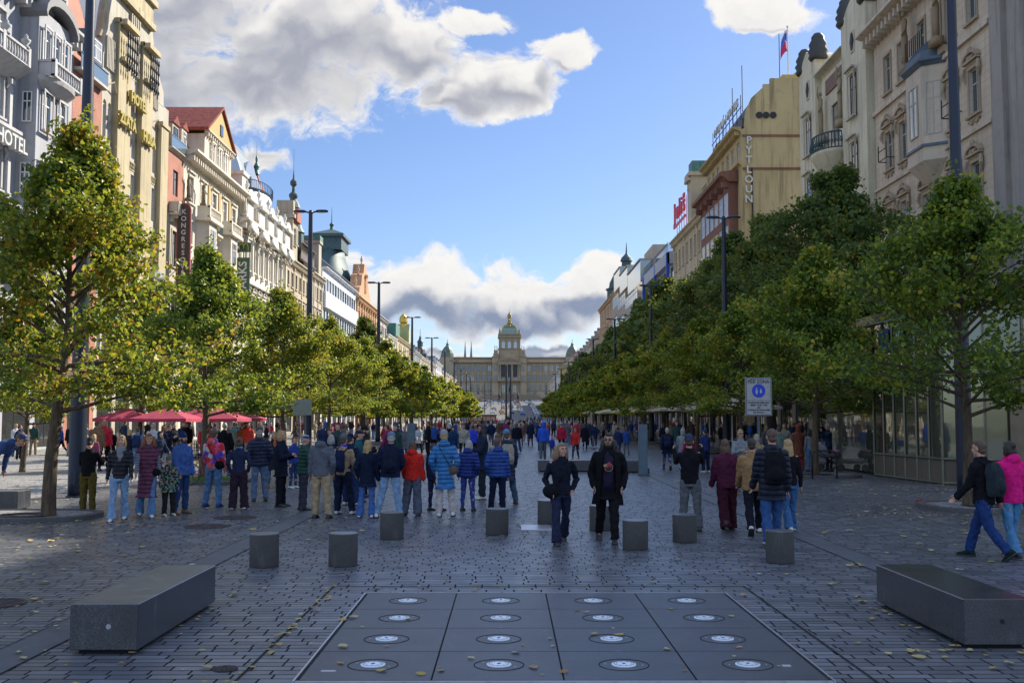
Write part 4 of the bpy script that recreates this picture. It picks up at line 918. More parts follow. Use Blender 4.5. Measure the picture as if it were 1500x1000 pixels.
# remaining left row up the hill
specs = [(240.2, 262, 25.5, (.40, .38, .36), 5, 6, M_BLUEROOF, 'grey house with blue sloping roof after the orange house'), (262.2, 283, 22.5, (.62, .62, .58), 5, 6, M_SLATE, 'white house with flat dark roof'),
         (283.2, 322, 23.5, (.46, .40, .27), 5, 6, M_COPPER, 'buff house with green tower and gilded crown'), (322.2, 335, 21, (.45, .35, .28), 5, 8, M_SLATE, 'brownish house beyond the golden crown'),
         (335.2, 362, 22, (.40, .44, .42), 5, 7, M_COPPERD, 'greenish house with set back attic'), (362.2, 400, 21, (.58, .53, .46), 5, 9, M_REDTILE, 'long ivory house with slender copper spire far up the left side'),
         (400.2, 440, 20, (.50, .44, .38), 5, 9, M_SLATE, 'buff house with attic storey far up the left side'), (440.2, 480, 21, (.60, .60, .60), 5, 9, M_ZINC, 'pale modern house before the far domes'),
         (480.2, 540, 17.5, (.56, .50, .40), 4, 12, M_BLUEROOF, 'long pale house with blue roof near the museum'), (540.2, 610, 16, (.60, .55, .42), 4, 12, M_SLATE, 'cream house nearest the museum on the left')]
for (a, d, H, c, nf, nc, rm, lb) in specs:
    b = plainhouse('town_house', lb, 'L', a, d, H, c, nfl=nf, ncol=nc, rmat=rm, sur='thin' if a > 300 else 'hood', ww=1.5, wh=2.1, rise=3.2, dorm=3 if a > 330 else 0)
    if 'gilded' in lb:
        m = MB(); m.box(30, 34, -.8, 3, 23.5, 27); m.prism([(30, 27), (34, 27), (32, 29.5)], -.8, 3); b.part('tower', m, m_wall('green_gold', (.42, .40, .16))); m = MB(); m.lathe([(.9, 28.5), (.8, 29.5), (1.3, 30), (1.2, 31.3), (.7, 32), (.1, 32.6)], 32, 1, 10); b.part('crown', m, M_GOLD)
        m = MB(); m.box(6, 16, .5, 6, 23.6, 27.5); b.part('attic', m, M_COPPER)
    if 'slender' in lb: m = MB(); m.box(18, 22, -.8, 4, 21, 23); m.lathe([(2, 23), (1.8, 24.5), (1.0, 25.5), (1.0, 27), (1.2, 27.2), (.5, 28.2), (.4, 29), (.1, 29.6), (.05, 32)], 20, 1.6, 10); b.part('spire', m, M_COPPERD)
for i, (z, y) in enumerate(((11, 262), (11, 274), (10, 290))): banner('small red banner on the far left houses, number of metres beyond the orange house'.replace('number of metres', ['just', 'somewhat', 'well'][i]), y, z, z+3.5, 1.6, RED)
# ---------------------------------------------------------------- right side of the square
# R1 plain stone building at the right edge
s1 = m_wall('grey_stone_panels', (.40, .36, .31), .3); s1t = m_wall('grey_stone_pier', (.34, .30, .26), .4)
b = Bld('stone_building', 'plain grey stone building with tall flat piers at the right edge', 'R', 36, 51.9, s1, s1t)
b.shops(3); 
for z in (6.5, 11, 15.5, 20, 23.9): b.row((9.4, 13.4), z, 1.5, 2.6)
b.body(27.4)
for x in (.9, 3.3, 5.7): b.pil(x, .9 if x > 1 else 1.2, 8.8, 27.2, .3, mat=s1t)
m = MB(); m.box(4.4, 9.5, -.5, -.001, 7.4, 9.9); b.part('sign_panel', m, m_wall('brown_stone', (.26, .20, .14)))
m = MB(); m.tube([(.12, -.12, 6), (.12, -.12, 27)], .09, 6); b.part('drainpipe', m, M_ZINC)
# R2 rococo house
s2 = m_wall('rococo_stucco', (.60, .49, .36), .3, course=.42); s2t = m_wall('rococo_trim', (.44, .34, .23), .3); s2p = m_wall('rococo_plain', (.60, .50, .38), .3)
b = Bld('ornate_house', 'grey beige house with curly stucco pediments, oriel and atlas figures behind the right lamp post', 'R', 52, 68.9, s2, s2t, frame=m_plain('cream_frame', (.45, .43, .36)))
q = lambda y: 68.9 - y
b.shops(3, 4.6)
xs = [q(66.4), q(64.0), q(56.7), q(54.1)]
for z, h, sr in ((6.3, 2.2, 'rich'), (10.7-.3+2.3, 2.4, 'rich'), (17.6, 2.4, 'rich'), (22.5, 2.4, 'thin')): b.row(xs, z, 1.15, h, sur=sr)
b.row([q(60.8), q(58.6)], 22.6, 1.1, 2.4, sur='thin'); b.row([q(60.4)], 6.5, 1.6, 2.6, sur='rich'); b.row([q(60.4)], 12.4, 1.5, 2.4, sur='rich')
b.body(27); b.cornice(26.3, .7, 1.2, mat=s2p); b.band(21.6, .25, .2, mat=s2p); b.band(16.6, .2, .16, mat=s2p)
m = MB(); m.box(0, 16.9, .3, 6, 27.1, 30.5); b.part('attic', m, s2p)
for x in (2.5, 5, 8.4, 11.8, 14.6): m = MB(); m.rings([(x, .25, 28.0, .3, .1), (x, .22, 28.7, .5, .14), (x, .25, 29.4, .3, .1)], 12); b.part('oval_window', m, M_GLASS)
m = MB(); m.sprism([(-1.1, 27.02), (.25, 27.9), (.25, 27.02)], 0, 16.9); b.part('eaves_tiles', m, M_REDTILE); b.roof(30.5, 2, 4, M_REDTILE, y=.4)
for x in (q(62.0), q(57.4)): m = MB(); m.box(x-.4, x+.4, -.35, -.001, 21.9, 22.3); b.part('plinth', m); b.statue(x, 22.3, 3.8, -.55, m_wall('ochre_statue', (.30, .21, .12)), 'atlas_figure')
# oriel
ox = q(59.5)
def poly_ring(z, w, d): return [(ox-w, 0, z), (ox-w*.62, -d, z), (ox+w*.62, -d, z), (ox+w, 0, z)]
def oriel(nm, lv, mat):
    mm = MB(); vs = [p for z, w, d in lv for p in poly_ring(z, w, d)]; fs = []
    for k in range(len(lv)-1): fs += [(k*4+i, k*4+i+1, k*4+5+i, k*4+4+i) for i in range(3)]
    fs += [(3, 2, 1, 0), tuple((len(lv)-1)*4+i for i in range(4))]; mm.add(vs, fs); return b.part(nm, mm, mat)
oriel('oriel', [(15.0, .8, .1), (16.2, 1.9, 1.05), (16.4, 1.9, 1.05), (21.5, 1.9, 1.05)], s2p); oriel('oriel_ledge', [(16.95, 2.0, 1.15), (17.1, 2.0, 1.15)], M_ZINC); oriel('oriel_cornice', [(21.5, 2.0, 1.1), (21.75, 2.15, 1.3), (21.9, 2.15, 1.3)], M_ZINC); oriel('oriel_roof', [(21.91, 2.0, 1.15), (22.4, 1.8, 1.0), (22.9, 1.2, .7), (23.3, .4, .2)], M_ZINC)
b.win(ox, 17.7, 1.2, 2.9, 'cross', sur='none', y=-1.27, cut=False)
w_ = b.win(ox+1.64, 17.6, .85, 3.0, 'cross', sur='none', y=-.65, cut=False, gm=m_glass('painted_sky_glass', (.02, .22, .50), .08, 0), rot=R_(57)); w_ = b.win(ox-1.64, 17.6, .85, 3.0, 'cross', arch=True, sur='none', y=-.65, cut=False, rot=R_(-57))  # blue sky reflection is put into the colour of one side pane
m = MB()
for k in range(9): a = ox - 1.2 + k*.3; m.tube([(a, -1.0, 22.6), (a, -1.0, 23.6)], .035, 4)
b.part('cresting', m, M_BLK)
for x in (q(55.4), q(65.2)):
    m = MB(); m.tube([(x-.7, -.4, 17.9), (x-.7, -.9, 17.9), (x+.7, -.9, 17.9), (x+.7, -.4, 17.9)], .035, 5); m.tube([(x-.7, -.9, 18.5), (x+.7, -.9, 18.5)], .035, 5); m.tube([(x-.7, -.9, 17.9), (x-.7, -.9, 18.9)], .035, 5); m.tube([(x+.7, -.9, 17.9), (x+.7, -.9, 18.9)], .035, 5); b.part('flag_bracket', m, M_BLK)
# R3 cream secession house
s3 = m_wall('pale_cream_stucco', (.64, .58, .42), .35); s3t = m_wall('pale_cream_trim', (.50, .45, .33), .3)
b = Bld('secession_house', 'cream house with wine red windows, green curved balcony and dark roof caps', 'R', 69.0, 85.0, s3, s3t, frame=M_BROWNF)
q = lambda y: 85.0 - y
b.shops(3)
for y_ in (82.4, 71.5):
    for z, h in ((6.4, 2.4), (10.2, 2.4), (14.0, 2.5), (18.0, 2.6), (22.4, 2.9)): b.win(q(y_), z, 1.15, h, 'cross', sur='hood')
for z in (6.4, 10.2, 14.0, 18.0): b.win(q(76.9), z, 3.0, 2.4, 'grid', sur='none')
b.win(q(76.6), 22.2, 3.2, 2.9, 'grid', sur='none'); b.body(28.2)
for a, d in ((85, 80.6), (74.0, 69.0)):
    m = MB(); m.box(q(a), q(d), -.5, 3, 28.21, 29.6); m.box(q(a), q(d), -.5, -.001, 5.5, 28.2)
    x0, x1 = q(a), q(d); m.prism([(x0+.2, 29.6), (x1-.2, 29.6), (x1-1.2, 30.3), ((x0+x1)/2, 30.8), (x0+1.2, 30.3)], -.5, 1.5)
    # openings of the pier are set as windows proud of it
    b.part('pier', m, s3)
for y_ in (82.4, 71.5):
    for z, h in ((14.0, 2.5), (18.0, 2.6), (22.4, 2.9)): b.win(q(y_), z, 1.15, h, 'cross', sur='hood', y=-.69, cut=False)
    m = MB(); m.rings([(q(y_), -.55, 27.0, .22, .08), (q(y_), -.58, 27.6, .38, .1), (q(y_), -.55, 28.2, .22, .08)], 12); b.part('oval_window', m, M_BLK)
    m = MB(); m.rings([(q(y_), -.52, 26.85, .36, .08), (q(y_), -.52, 27.6, .55, .05), (q(y_), -.52, 28.35, .36, .08)], 12); b.part('oval_frame', m)
for y_ in (84.6, 80.9, 73.9, 69.4):
    m = MB()
    for k, (r, z) in enumerate(((.75, 0), (.85, .3), (.72, .5), (.82, .75), (.66, .95), (.74, 1.2), (.5, 1.5), (.45, 1.7))): pass
    m.lathe([(.62, 29.5), (.78, 29.7), (.66, 29.95), (.80, 30.2), (.62, 30.45), (.72, 30.7), (.50, 31.1), (.52, 31.3), (.3, 31.6), (.02, 31.7)], q(y_), -.1, 12); b.part('roof_cap', m, m_plain('dark_bronze', (.045, .05, .045), .6), True)
for y_ in (79.4, 74.7): b.statue(q(y_), 22.6, 4.0, -.45, m_wall('ochre_stone', (.33, .26, .15)), 'caryatid')
m = MB(); m.box(q(79.2), q(74.9), -.12, -.003, 26.2, 27.3); b.part('mosaic_panel', m, m_plain('mosaic', (.22, .12, .08), .6, var=.6, scale=14)); b.cornice(27.8, .4, .6, False, q(80.6), q(74.0))
m = MB(); xc = q(77.2); m.rings([(xc, -.3, 19.2, .6, .3), (xc, -.3, 20.2, 1.7, 1.0), (xc, -.3, 21.0, 2.2, 1.4), (xc, -.3, 21.2, 2.3, 1.5)], 20); o = b.part('curved_balcony', m, s3, True)
m = MB()
for k in range(21):
    a = math.pi*(1 + k/20); x, y = xc + 2.2*math.cos(a), -.3 + 1.4*math.sin(a); m.tube([(x, y, 21.2), (x + .12*math.cos(a), y + .12*math.sin(a), 21.7), (x, y, 22.4)], .045, 5)
    m.ell((x, y, 21.75), (.1, .1, .16), 6)
for z in (21.25, 22.4): m.tube([(xc + 2.2*math.cos(math.pi*(1+k/20)), -.3 + 1.4*math.sin(math.pi*(1+k/20)), z) for k in range(21)], .07, 5)
m.build('railing', M_COPPERD, o)
# R4 yellow hotel with blank gable wall
s4 = m_wall('yellow_render', (.44, .345, .175), .5, .8); s4t = m_wall('yellow_trim', (.42, .31, .14)); rb = m_wall('red_brown_stone', (.20, .09, .065)); 
X4 = 23.4
b = Bld('yellow_hotel', 'yellow hotel with blank side wall, vertical white letters and roof flag', 'R', 106, 125, s4, s4t, X=X4, frame=M_WHITE)
W = b.W; b.shops(4)
for z, h in ((6.5, 2.4), (10.3, 2.4), (14.1, 2.4)): b.row(b.cols(6, .5, W-.5), z, 1.7, h, 'grid', sur='thin')
b.row(b.cols(7, .5, W-.3), 28.4, 1.2, 1.5, 'cross', sur='none')
prof = [(0, 0), (0, 31), (.35, 31.05), (.35, 31.5), (.5, 32.8), (1.1, 34.2), (2.3, 35.3), (2.3, 35.6), (3.0, 35.6), (3.0, 36.2), (22, 36.2), (22, 0)]
m = MB()    # end walls carry the mansard outline
for x0, x1 in ((W-.4, W), (0, .4)): m = MB(); m.sprism(prof, x0, x1); b.part('side_wall', m, s4)
b.body(31.0, 18, .4, W-.4)
m = MB(); m.sprism([(.5, 31.1), (.9, 33.4), (1.7, 34.7), (3, 35.5), (18, 35.5), (18, 31.1)], .42, W-.42); b.part('mansard_roof', m, M_SLATE)
b.cornice(30.6, .6, .9); b.cornice(27.3, .3, .4, False)
m = MB(); m.sprism([(.2, 31.3), (.2, 32.2), (.5, 32.2), (.5, 31.3)], .5, W-.5); b.part('parapet', m, M_SLATE)
m = MB(); m.box(1.0, W-2.0, -.9, -.001, 18.5, 26.0); b.part('red_oriel', m, rb)
m = MB(); m.sprism([(-.9, 26.0), (-1.5, 26.5), (-1.9, 26.6), (-1.9, 27.0), (-.001, 27.25), (-.001, 26.0)], .6, W-1.6)
for k in range(6): x = 1.8 + (W-4.2)*k/5; m.box(x-.25, x+.25, -1.6, -.9, 25.5, 26.05)
b.part('red_hood', m, rb)
for z in (19.2, 22.6): b.row([2.6 + (W-6)*k/5 for k in range(6)], z, 1.7, 2.4, style='grid', sur='none', y=-1.09, cut=False)
sw = W + .001
m = MB()
for i, px in enumerate((1112, 1122, 1132.5)):
    p = atY(px, 169, 106); yy = p.x - X4; m.tube([(sw-.01, yy, p.z), (sw+.10, yy, p.z)], .34, 14)
b.part('round_vent', m, M_BLK)
for z in (30.2, 26.85): m = MB(); m.box(sw, sw+.12, .1, 22, z, z+.2); b.part('string_course', m, rb)
m = MB(); m.tube([(sw+.1, 1.0, 5), (sw+.1, 1.0, 27)], .08, 6); b.part('drainpipe', m, M_BLK)
for k, ch in enumerate('PYTLOUN'):
    p = atY(1097, 206 + k*14.3, 105.8); link('letter', text_mesh(ch, 1.05, .12, M_WLET, bold=.02), b.r, (sw+.2, p.x - X4, p.z), math.pi/2)
t_ = text_mesh('PYTLOUN HOTELS', 1.25, .15, M_WLET, 1.3, bold=.02); link('sign_letters', t_, b.r, (W/2 - 1, .6, 34.9)); 
m = MB(); m.box(.8, W-2.2, .5, .56, 33.9, 33.98); 
for x in [1.2 + (W-4)*k/8 for k in range(9)]: m.tube([(x, .6, 32.5), (x, .6, 35.3)], .04, 4)
b.part('sign_frame', m, M_BLK)
m = MB()
for x, h in ((3, 37), (8, 38.6), (13, 39.5), (17, 41.5)): m.tube([(x, 1.5 if x < 17 else 4.5, 34.5), (x, 1.5 if x < 17 else 4.5, h)], .05, 5)
b.part('aerial', m, M_BLK)
m = MB(); m.box(5, W-1, 4.5, 20, 36.2, 36.9); m.box(6, W-2, 6, 18, 36.9, 37.4); b.part('rooftop_storey', m, m_wall('bright_yellow', (.60, .44, .12)))
fl = empty('flagpole', (X4 + 5.2, 107.3, 37.0), label='white flagpole with blue red and white flag on the yellow hotel roof', cat='flagpole')
m = MB(); m.tube([(0, 0, -.2), (0, 0, 4.9)], [.08, .05], 8); m.ell((0, 0, 5.0), (.12, .12, .12), 8); m.build('pole', M_WHITE, fl)
def flag_strip(z0, z1, mat, ph=0):
    mm = MB(); n = 8
    for k in range(n):
        a, c = k/n, (k+1)/n
        def pt(t, z): return (-.06 - .75*t*(.75+.25*z), .16*math.sin(t*7 + z*3), 4.7 - 2.3*z - 1.0*t*t)
        mm.add([pt(a, z0), pt(c, z0), pt(c, z1), pt(a, z1)], [(0, 1, 2, 3)])
    mm.build('flag_stripe', mat, fl, True)
flag_strip(0, .12, M_WHITE); flag_strip(.12, .52, m_plain('flag_blue', (.06, .14, .55), .7)); flag_strip(.52, 1.0, m_plain('flag_red', (.60, .04, .12), .7))
# R5 buff house with arches and turret
b = plainhouse('arched_house', 'buff house with arched upper windows and copper topped turret beyond the yellow hotel', 'R', 125.1, 154, 27.2, (.48, .40, .27), nfl=5, ncol=9, arch=True, wh=2.6, roof='none', sur='thin')
m = MB(); m.box(14.8, 17.6, -.5, 3, 27.2, 33.2); m.box(14.5, 17.9, -.8, 3.2, 33.2, 33.7); m.prism(arc(16.2, 32.6, 1.5, .8), -.9, -.5); b.part('turret', m, b.wall); m = MB(); m.box(14.9, 17.5, -.3, 3, 33.7, 35.2); b.part('turret_cap', m, M_COPPER); b.win(16.2, 28.6, .7, 3.2, 'one', arch=True, sur='none', y=-.69, cut=False)
m = MB(); m.box(18.5, 28, 1, 8, 27.3, 31.2); b.part('roof_block', m, M_COPPERD); b.cornice(30.9, .4, .4, False, 18.4, 28.2, y=1)
jl = empty('roof_sign', (XR - .3, 145, 0), -math.pi/2, label='red roof letters reading Juliš on the blue glass building', cat='sign')
link('sign_letters', text_mesh('Juliš', 3.5, .25, M_RLET, 1.5, bold=.04), jl, (-2.0, 0, 31.0)); m = MB(); m.box(-7, 3, -.1, .1, 28.9, 29.25)
for x in range(-6, 3, 2): m.tube([(x, .3, 28.0), (x, .3, 32)], .05, 4)
m.build('frame', M_RLET, jl)
# R6 white and blue modern
w6 = m_wall('grey_white_render', (.46, .47, .50), .15); blu = m_plain('blue_panel', (.02, .09, .45), .35)
b = Bld('modern_hotel', 'modern building of white bands and blue framed glass under the red roof letters', 'R', 154.1, 183, w6, w6, frame=blu, glass=M_GLASSB)
b.shops(5)
for z in (6.4, 10.2, 14.0, 17.8, 21.6): b.row(b.cols(8, .4, b.W-.4), z, 2.9, 2.5, 'one', sur='none')
b.body(26)
for z0, z1 in ((20, 21.4), (24.4, 26.2), (16, 17.4), (12, 13.4)): m = MB(); m.box(.5, b.W-.5, -.9, -.001, z0, z1); b.part('balcony_band', m)
m = MB(); m.box(1, b.W-1, 1.2, 8, 26.2, 29.2); b.part('penthouse', m, M_GLASSB); m = MB()
for k in range(28): m.box(.6+k, .66+k, -.8, -.75, 26.2, 27.4)
m.box(.5, b.W-.5, -.82, -.74, 27.4, 27.5); b.part('roof_railing', m, M_ZINC)
m = MB(); m.box(.5, .8, -1.1, -.6, 6, 26); m.box(b.W*.5, b.W*.5+.25, -1.0, -.6, 6, 26); m.box(b.W-.8, b.W-.5, -1.1, -.6, 6, 26); b.part('blue_fin', m, blu)
# R7 stepped glass bays
s7 = m_wall('tan_bands', (.42, .36, .28), .25)
b = Bld('stepped_block', 'tan block with stepped glazed bays left of the blue glass building', 'R', 183.1, 236, s7, s7)
b.shops(8)
b.body(22)
for k, (x0, x1, H, pr) in enumerate(((.5, 13, 31, 1.2), (14.5, 29, 29, 1.5), (31, 51, 27, 1.8))):
    for f in range(5):
        z = 5.6 + f*(H-5.6)/5.6; hh = (H-5.6)/5.6
        m = MB(); m.box(x0, x1, -pr, -.001, z, z+hh*.42); b.part('balcony_band', m)
        n = int((x1-x0)/3); 
        for i in range(n): b.win(x0 + (x1-x0)*(i+.5)/n, z+hh*.42, (x1-x0)/n-.1, hh*.58, 'cross', sur='none', y=-pr+.0, cut=False, gm=m_glass('grey_green_glass', (.08, .13, .14), .08))
    m = MB(); m.box(x0, x1, -pr*.6, 5, H-1.4, H+2.4); b.part('glass_storey', m, m_glass('pale_green_glass', (.20, .28, .30), .1, 0)); m = MB(); m.box(x0-.1, x1+.1, -pr*.7, 5.1, H+2.4, H+2.7); b.part('roof_slab', m)
m = MB(); m.box(40, 52, 1, 8, 22, 32); b.part('stair_tower', m, s7)
# R8 orange domed
b = plainhouse('domed_house', 'orange buff house with dark dome and green lantern far down the right side', 'R', 236.2, 279, 30.0, (.50, .35, .22), nfl=6, ncol=10, rmat=M_COPPERD, wh=2.6, sur='hood', rise=3)
m = MB(); m.lathe([(4.6, 30), (4.6, 31.6), (5, 32), (4.2, 32.3), (4.0, 33.6), (3.0, 35.6), (1.5, 36.6), (1.2, 36.8), (1.1, 38.4), (1.5, 38.6), (1.2, 39.4), (.4, 40.2), (.2, 40.6), (.05, 43)], 30, 3.6, 14); b.part('dome', m, M_COPPERD, False)
specs = [(279.2, 310, 24, (.46, .40, .34), 'buff house beyond the orange domed house on the right'), (310.2, 345, 23, (.55, .50, .44), 'ivory house behind tall lindens on the right'), (345.2, 390, 22, (.42, .37, .34), 'brownish house far up the right side'), (390.2, 440, 21, (.58, .54, .46), 'pale house with red roof far up the right side'), (440.2, 500, 20, (.52, .42, .20), 'ochre house far up the right side'), (500.2, 560, 17, (.62, .60, .56), 'white house with billboard near the museum'), (560.2, 620, 15, (.55, .50, .42), 'cream house nearest the museum on the right')]
for (a, d, H, c, lb) in specs: plainhouse('town_house', lb, 'R', a, d, H, c, nfl=5 if H > 18 else 4, ncol=9, rmat=M_REDTILE if 'red' in lb else M_SLATE, sur='thin', ww=1.5, dorm=3)
# low building filling the gap between R3 and R4
b = plainhouse('low_house', 'lower dark fronted house between cream house and yellow hotel', 'R', 85.1, 105.8, 13, (.34, .28, .22), nfl=2, ncol=6, rmat=M_SLATE, rise=1.5)
# ---------------------------------------------------------------- museum at the head of the street
mw = m_wall('museum_stone', (.42, .325, .21), .3, .3); mt = m_wall('museum_trim', (.34, .26, .17), .2); md = m_wall('museum_dark_stone', (.26, .20, .14), .3)
MY = 820.0; mx = lambda cx: (cx - 590)*.094; mz = lambda cy: 91.8 - .094*cy
b = Bld('museum', 'large tan museum with glazed golden dome closing the end of the street', 'C', .6, 1.6, mw, mt, X=MY, frame=m_plain('museum_frame', (.50, .48, .44)))
b.W = 0
wx = [-5*4.32 + mx(198)*0 + mx(c) for c in ()]
WL = [mx(c) for c in (105, 152, 198, 245, 290, 335, 382, 428)]; WR = [mx(c) for c in (750, 795, 842, 888, 935, 980, 1027, 1073)]
for c in WL + WR:
    b.win(c, mz(575), 2.5, 4.2, 'cross', sur='thin'); b.win(c, mz(655), 2.5, 4.6, 'cross', arch=True, sur='thin'); b.win(c, mz(727), 2.4, 3.9, 'cross', sur='thin'); b.win(c, mz(765), 2.2, 2.2, 'cross', sur='none')
b.body(mz(480), 40, mx(75), mx(450), 14.0); b.body(mz(480), 40, mx(730), mx(1105), 14.0)
for (x0, x1) in ((75, 450), (730, 1105)):
    b.cornice(mz(515), 1.2, 1.6, False, mx(x0), mx(x1)); b.band(mz(662), .8, .6, mx(x0), mx(x1)); b.band(mz(735), .5, .4, mx(x0), mx(x1)); b.cornice(mz(475), 1.2, .6, False, mx(x0), mx(x1))
    m = MB(); m.box(mx(x0), mx(x1), 1.0, 3, mz(480), mz(460)); b.part('attic_parapet', m)
for c in [w + 2.15 for w in WL] + [w - 2.15 for w in WR]: b.pil(c, 1.2, mz(658), mz(518), .5)
# centre block
for c in (477, 700): b.win(mx(c), mz(570), 2.2, 3.2, sur='thin', y=-3.2, cut=False); b.win(mx(c), mz(650), 2.2, 3.4, sur='thin', y=-3.2, cut=False)
cb = MB(); cb.box(mx(450), mx(500), -3, 36, 14, mz(458)); b.part('centre_wing', cb, mw); cb = MB(); cb.box(mx(680), mx(730), -3, 36, 14, mz(458)); b.part('centre_wing', cb, mw)
cb = MB(); cb.box(mx(500)+.01, mx(680)-.01, -1.0, 36, 14, mz(470)); b.part('centre_block', cb, mw)
for c in (542, 590, 637): m = MB(); m.box(mx(c-18), mx(c+18), -1.15, -1.01, mz(632), mz(525)); b.part('tall_opening', m, m_plain('loggia_shade', (.035, .04, .06), .3)); b.win(mx(c), mz(650), 2.8, 2.4, sur='none', y=-1.5, cut=False)  # solid dark slabs, shade of the loggia openings put into their colour
for c in (505, 517, 565, 572, 608, 615, 660, 672): m = MB(); m.lathe([(.75, mz(640)), (.75, mz(636)), (.6, mz(634)), (.5, mz(530)), (.75, mz(526)), (.8, mz(523))], mx(c), -3.4, 10); b.part('column', m, mt, True)
m = MB(); m.box(mx(495), mx(685), -4.4, -1.02, mz(523), mz(498)); b.part('entablature', m); m = MB(); m.prism([(mx(490), mz(498)), (mx(690), mz(498)), (mx(590), mz(462))], -4.6, -1.0); b.part('pediment', m)
m = MB(); m.prism([(mx(515), mz(494)), (mx(665), mz(494)), (mx(590), mz(467))], -4.75, -4.6); b.part('tympanum', m, md); m = MB(); m.box(mx(495), mx(685), -4.4, -1.02, mz(657), mz(640)); b.part('loggia_base', m)
for c in (542, 590, 633): b.win(mx(c), mz(752), 2.6, 6.5, 'cross', arch=True, sur='thin', y=-1.3, cut=False)
for z0, z1, p in ((462, 455, 3.8), (515, 505, 3.6), (665, 655, 3.6)):
    for a, c in ((447, 499), (681, 733)): m = MB(); m.box(mx(a), mx(c), -p, -3.0, mz(z0), mz(z1)); b.part('cornice', m)
# side plinths with sculpture groups
for c in (480, 700):
    m = MB(); m.box(mx(c-22), mx(c+22), -2, 6, mz(458), mz(432)); m.box(mx(c-16), mx(c+16), -1.5, 5, mz(432), mz(405)); b.part('plinth', m, mt); b.statue(mx(c)-.8, mz(405), 3.8, 1, md, 'sculpture_group'); b.statue(mx(c)+.8, mz(405), 3.4, 1, md, 'sculpture_group')
# tower and dome
m = MB(); m.box(mx(500), mx(683), 2, 20, mz(470), mz(392)); m.box(mx(503), mx(680), 2.2, 19.6, mz(392), mz(300)); b.part('tower', m, mw)
for z0, z1, p in ((300, 290, .8), (290, 276, 0), (276, 271, .6), (394, 388, .7)): m = MB(); m.box(mx(503)-p, mx(680)+p, 2-p, 19, mz(z0), mz(z1)); b.part('cornice', m)
for c in (541, 590, 639): b.win(mx(c), mz(386), 2.9, 5.3, 'grid', arch=True, sur='thin', y=1.9, cut=False, gm=m_plain('painted_lit_glass', (.55, .60, .62), .2))  # opaque pale panes, their lit look put into the colour
for c in (512, 565, 614, 668): b.pil(mx(c), 1.0, mz(388), mz(302), .5, y=2.2)
for c in (511, 671): m = MB(); m.lathe([(1.0, mz(276)), (1.0, mz(262)), (.6, mz(258)), (.7, mz(245)), (.1, mz(225)), (.05, mz(215))], mx(c), 3, 8); b.part('corner_turret', m, md)
# four-sided cloister dome
def dome_ring(z, hw): return [(-hw, 10.8-hw, z), (hw, 10.8-hw, z), (hw, 10.8+hw, z), (-hw, 10.8+hw, z)]
DP = [(6.5, 274), (6.5, 262), (6.2, 240), (5.5, 218), (4.4, 200), (3.0, 188), (1.8, 181)]
vs = []; 
for hw, cy in DP: vs += [(x + mx(591), y, z) for x, y, z in dome_ring(mz(cy), hw)]
m = MB(); m.add(vs, [(k*4+i, k*4+(i+1) % 4, k*4+4+(i+1) % 4, k*4+4+i) for k in range(len(DP)-1) for i in range(4)]); b.part('glass_dome', m, m_glass('green_glass', (.10, .22, .20), .12, 0))
m = MB(); dx = mx(591)
for sx in (-1, 1): 
    for sy in (-1, 1): m.tube([(dx+sx*hw, 10.8+sy*hw, mz(cy)) for hw, cy in DP], .42, 6)
for f in (-.6, -.2, .2, .6):
    m.tube([(dx+f*hw, 10.8-hw-.05, mz(cy)) for hw, cy in DP], .12, 4)
for hw, cy in DP[:5]: m.tube([(dx-hw, 10.8-hw-.06, mz(cy)), (dx+hw, 10.8-hw-.06, mz(cy))], .13 if cy < 270 else .4, 4)
m.box(dx-6.9, dx+6.9, 3.9, 17.7, mz(278), mz(270)); b.part('gilded_ribs', m, M_GOLD)
m = MB(); m.box(dx-2.0, dx+2.0, 8.8, 12.8, mz(183), mz(172)); m.lathe([(1.7, mz(172)), (1.4, mz(165)), (1.2, mz(130)), (1.8, mz(126)), (1.5, mz(112)), (1.3, mz(100)), (.6, mz(90)), (.45, mz(84)), (.1, mz(78)), (.06, mz(58))], dx, 10.8, 10); b.part('lantern', m, m_metal('dull_gold', (.32, .24, .08), .5, .4))
m = MB(); m.box(dx-.5, dx+.5, 9.3, 9.5, mz(150), mz(136)); b.part('lantern_opening', m, M_WHITE)
# corner domes
for c in (80, 1108):
    m = MB(); m.lathe([(5.5, mz(475)), (5.4, mz(455)), (4.9, mz(425)), (3.8, mz(395)), (2.2, mz(372)), (1.2, mz(362)), (1.0, mz(345)), (.3, mz(335)), (.05, mz(305))], mx(c), 8, 12); b.part('corner_dome', m, m_metal('corner_dome_copper', (.13, .17, .13), .5, .2))
    m = MB(); m.box(mx(c)-5.4, mx(c)+5.4, -2, 16, 14, mz(462)); b.part('corner_pavilion', m, mw)
# steps and ramps
m = MB()
for k in range(12): m.box(-26 + k*.6, 28 - k*.6, -30 + k*1.6, -3, 14 + k*.45, 14.45 + k*.45)
b.part('steps', m, md); m = MB(); m.box(-45, -19, -12, -.5, 14, 19); m.box(20, 46, -12, -.5, 14, 19); b.part('ramp_wall', m, mw)
# church with two spires behind
b = Bld('church', 'far church with two dark pointed spires left of the museum dome', 'C', 0, 1, md, X=1150); b.base(10)
for px in (681, 690): 
    p = atY(px, 600, 1150); m = MB(); w_ = 1.9; x = p.x; m.box(x-w_, x+w_, 0, 2*w_, 0, 48); m.lathe([(2.4, 48), (1.8, 53), (1.1, 61), (.1, 75)], x, w_, 8)
    for sx in (-1, 1): m.lathe([(.7, 47), (.5, 52), (.05, 58)], x+sx*2.2, 0, 6)
    b.part('spire', m, m_plain('spire_slate', (.15, .17, .23)))
m = MB(); p = atY(676, 600, 1150).x; m.box(p, p+15, 4, 30, 0, 46); b.part('nave', m)
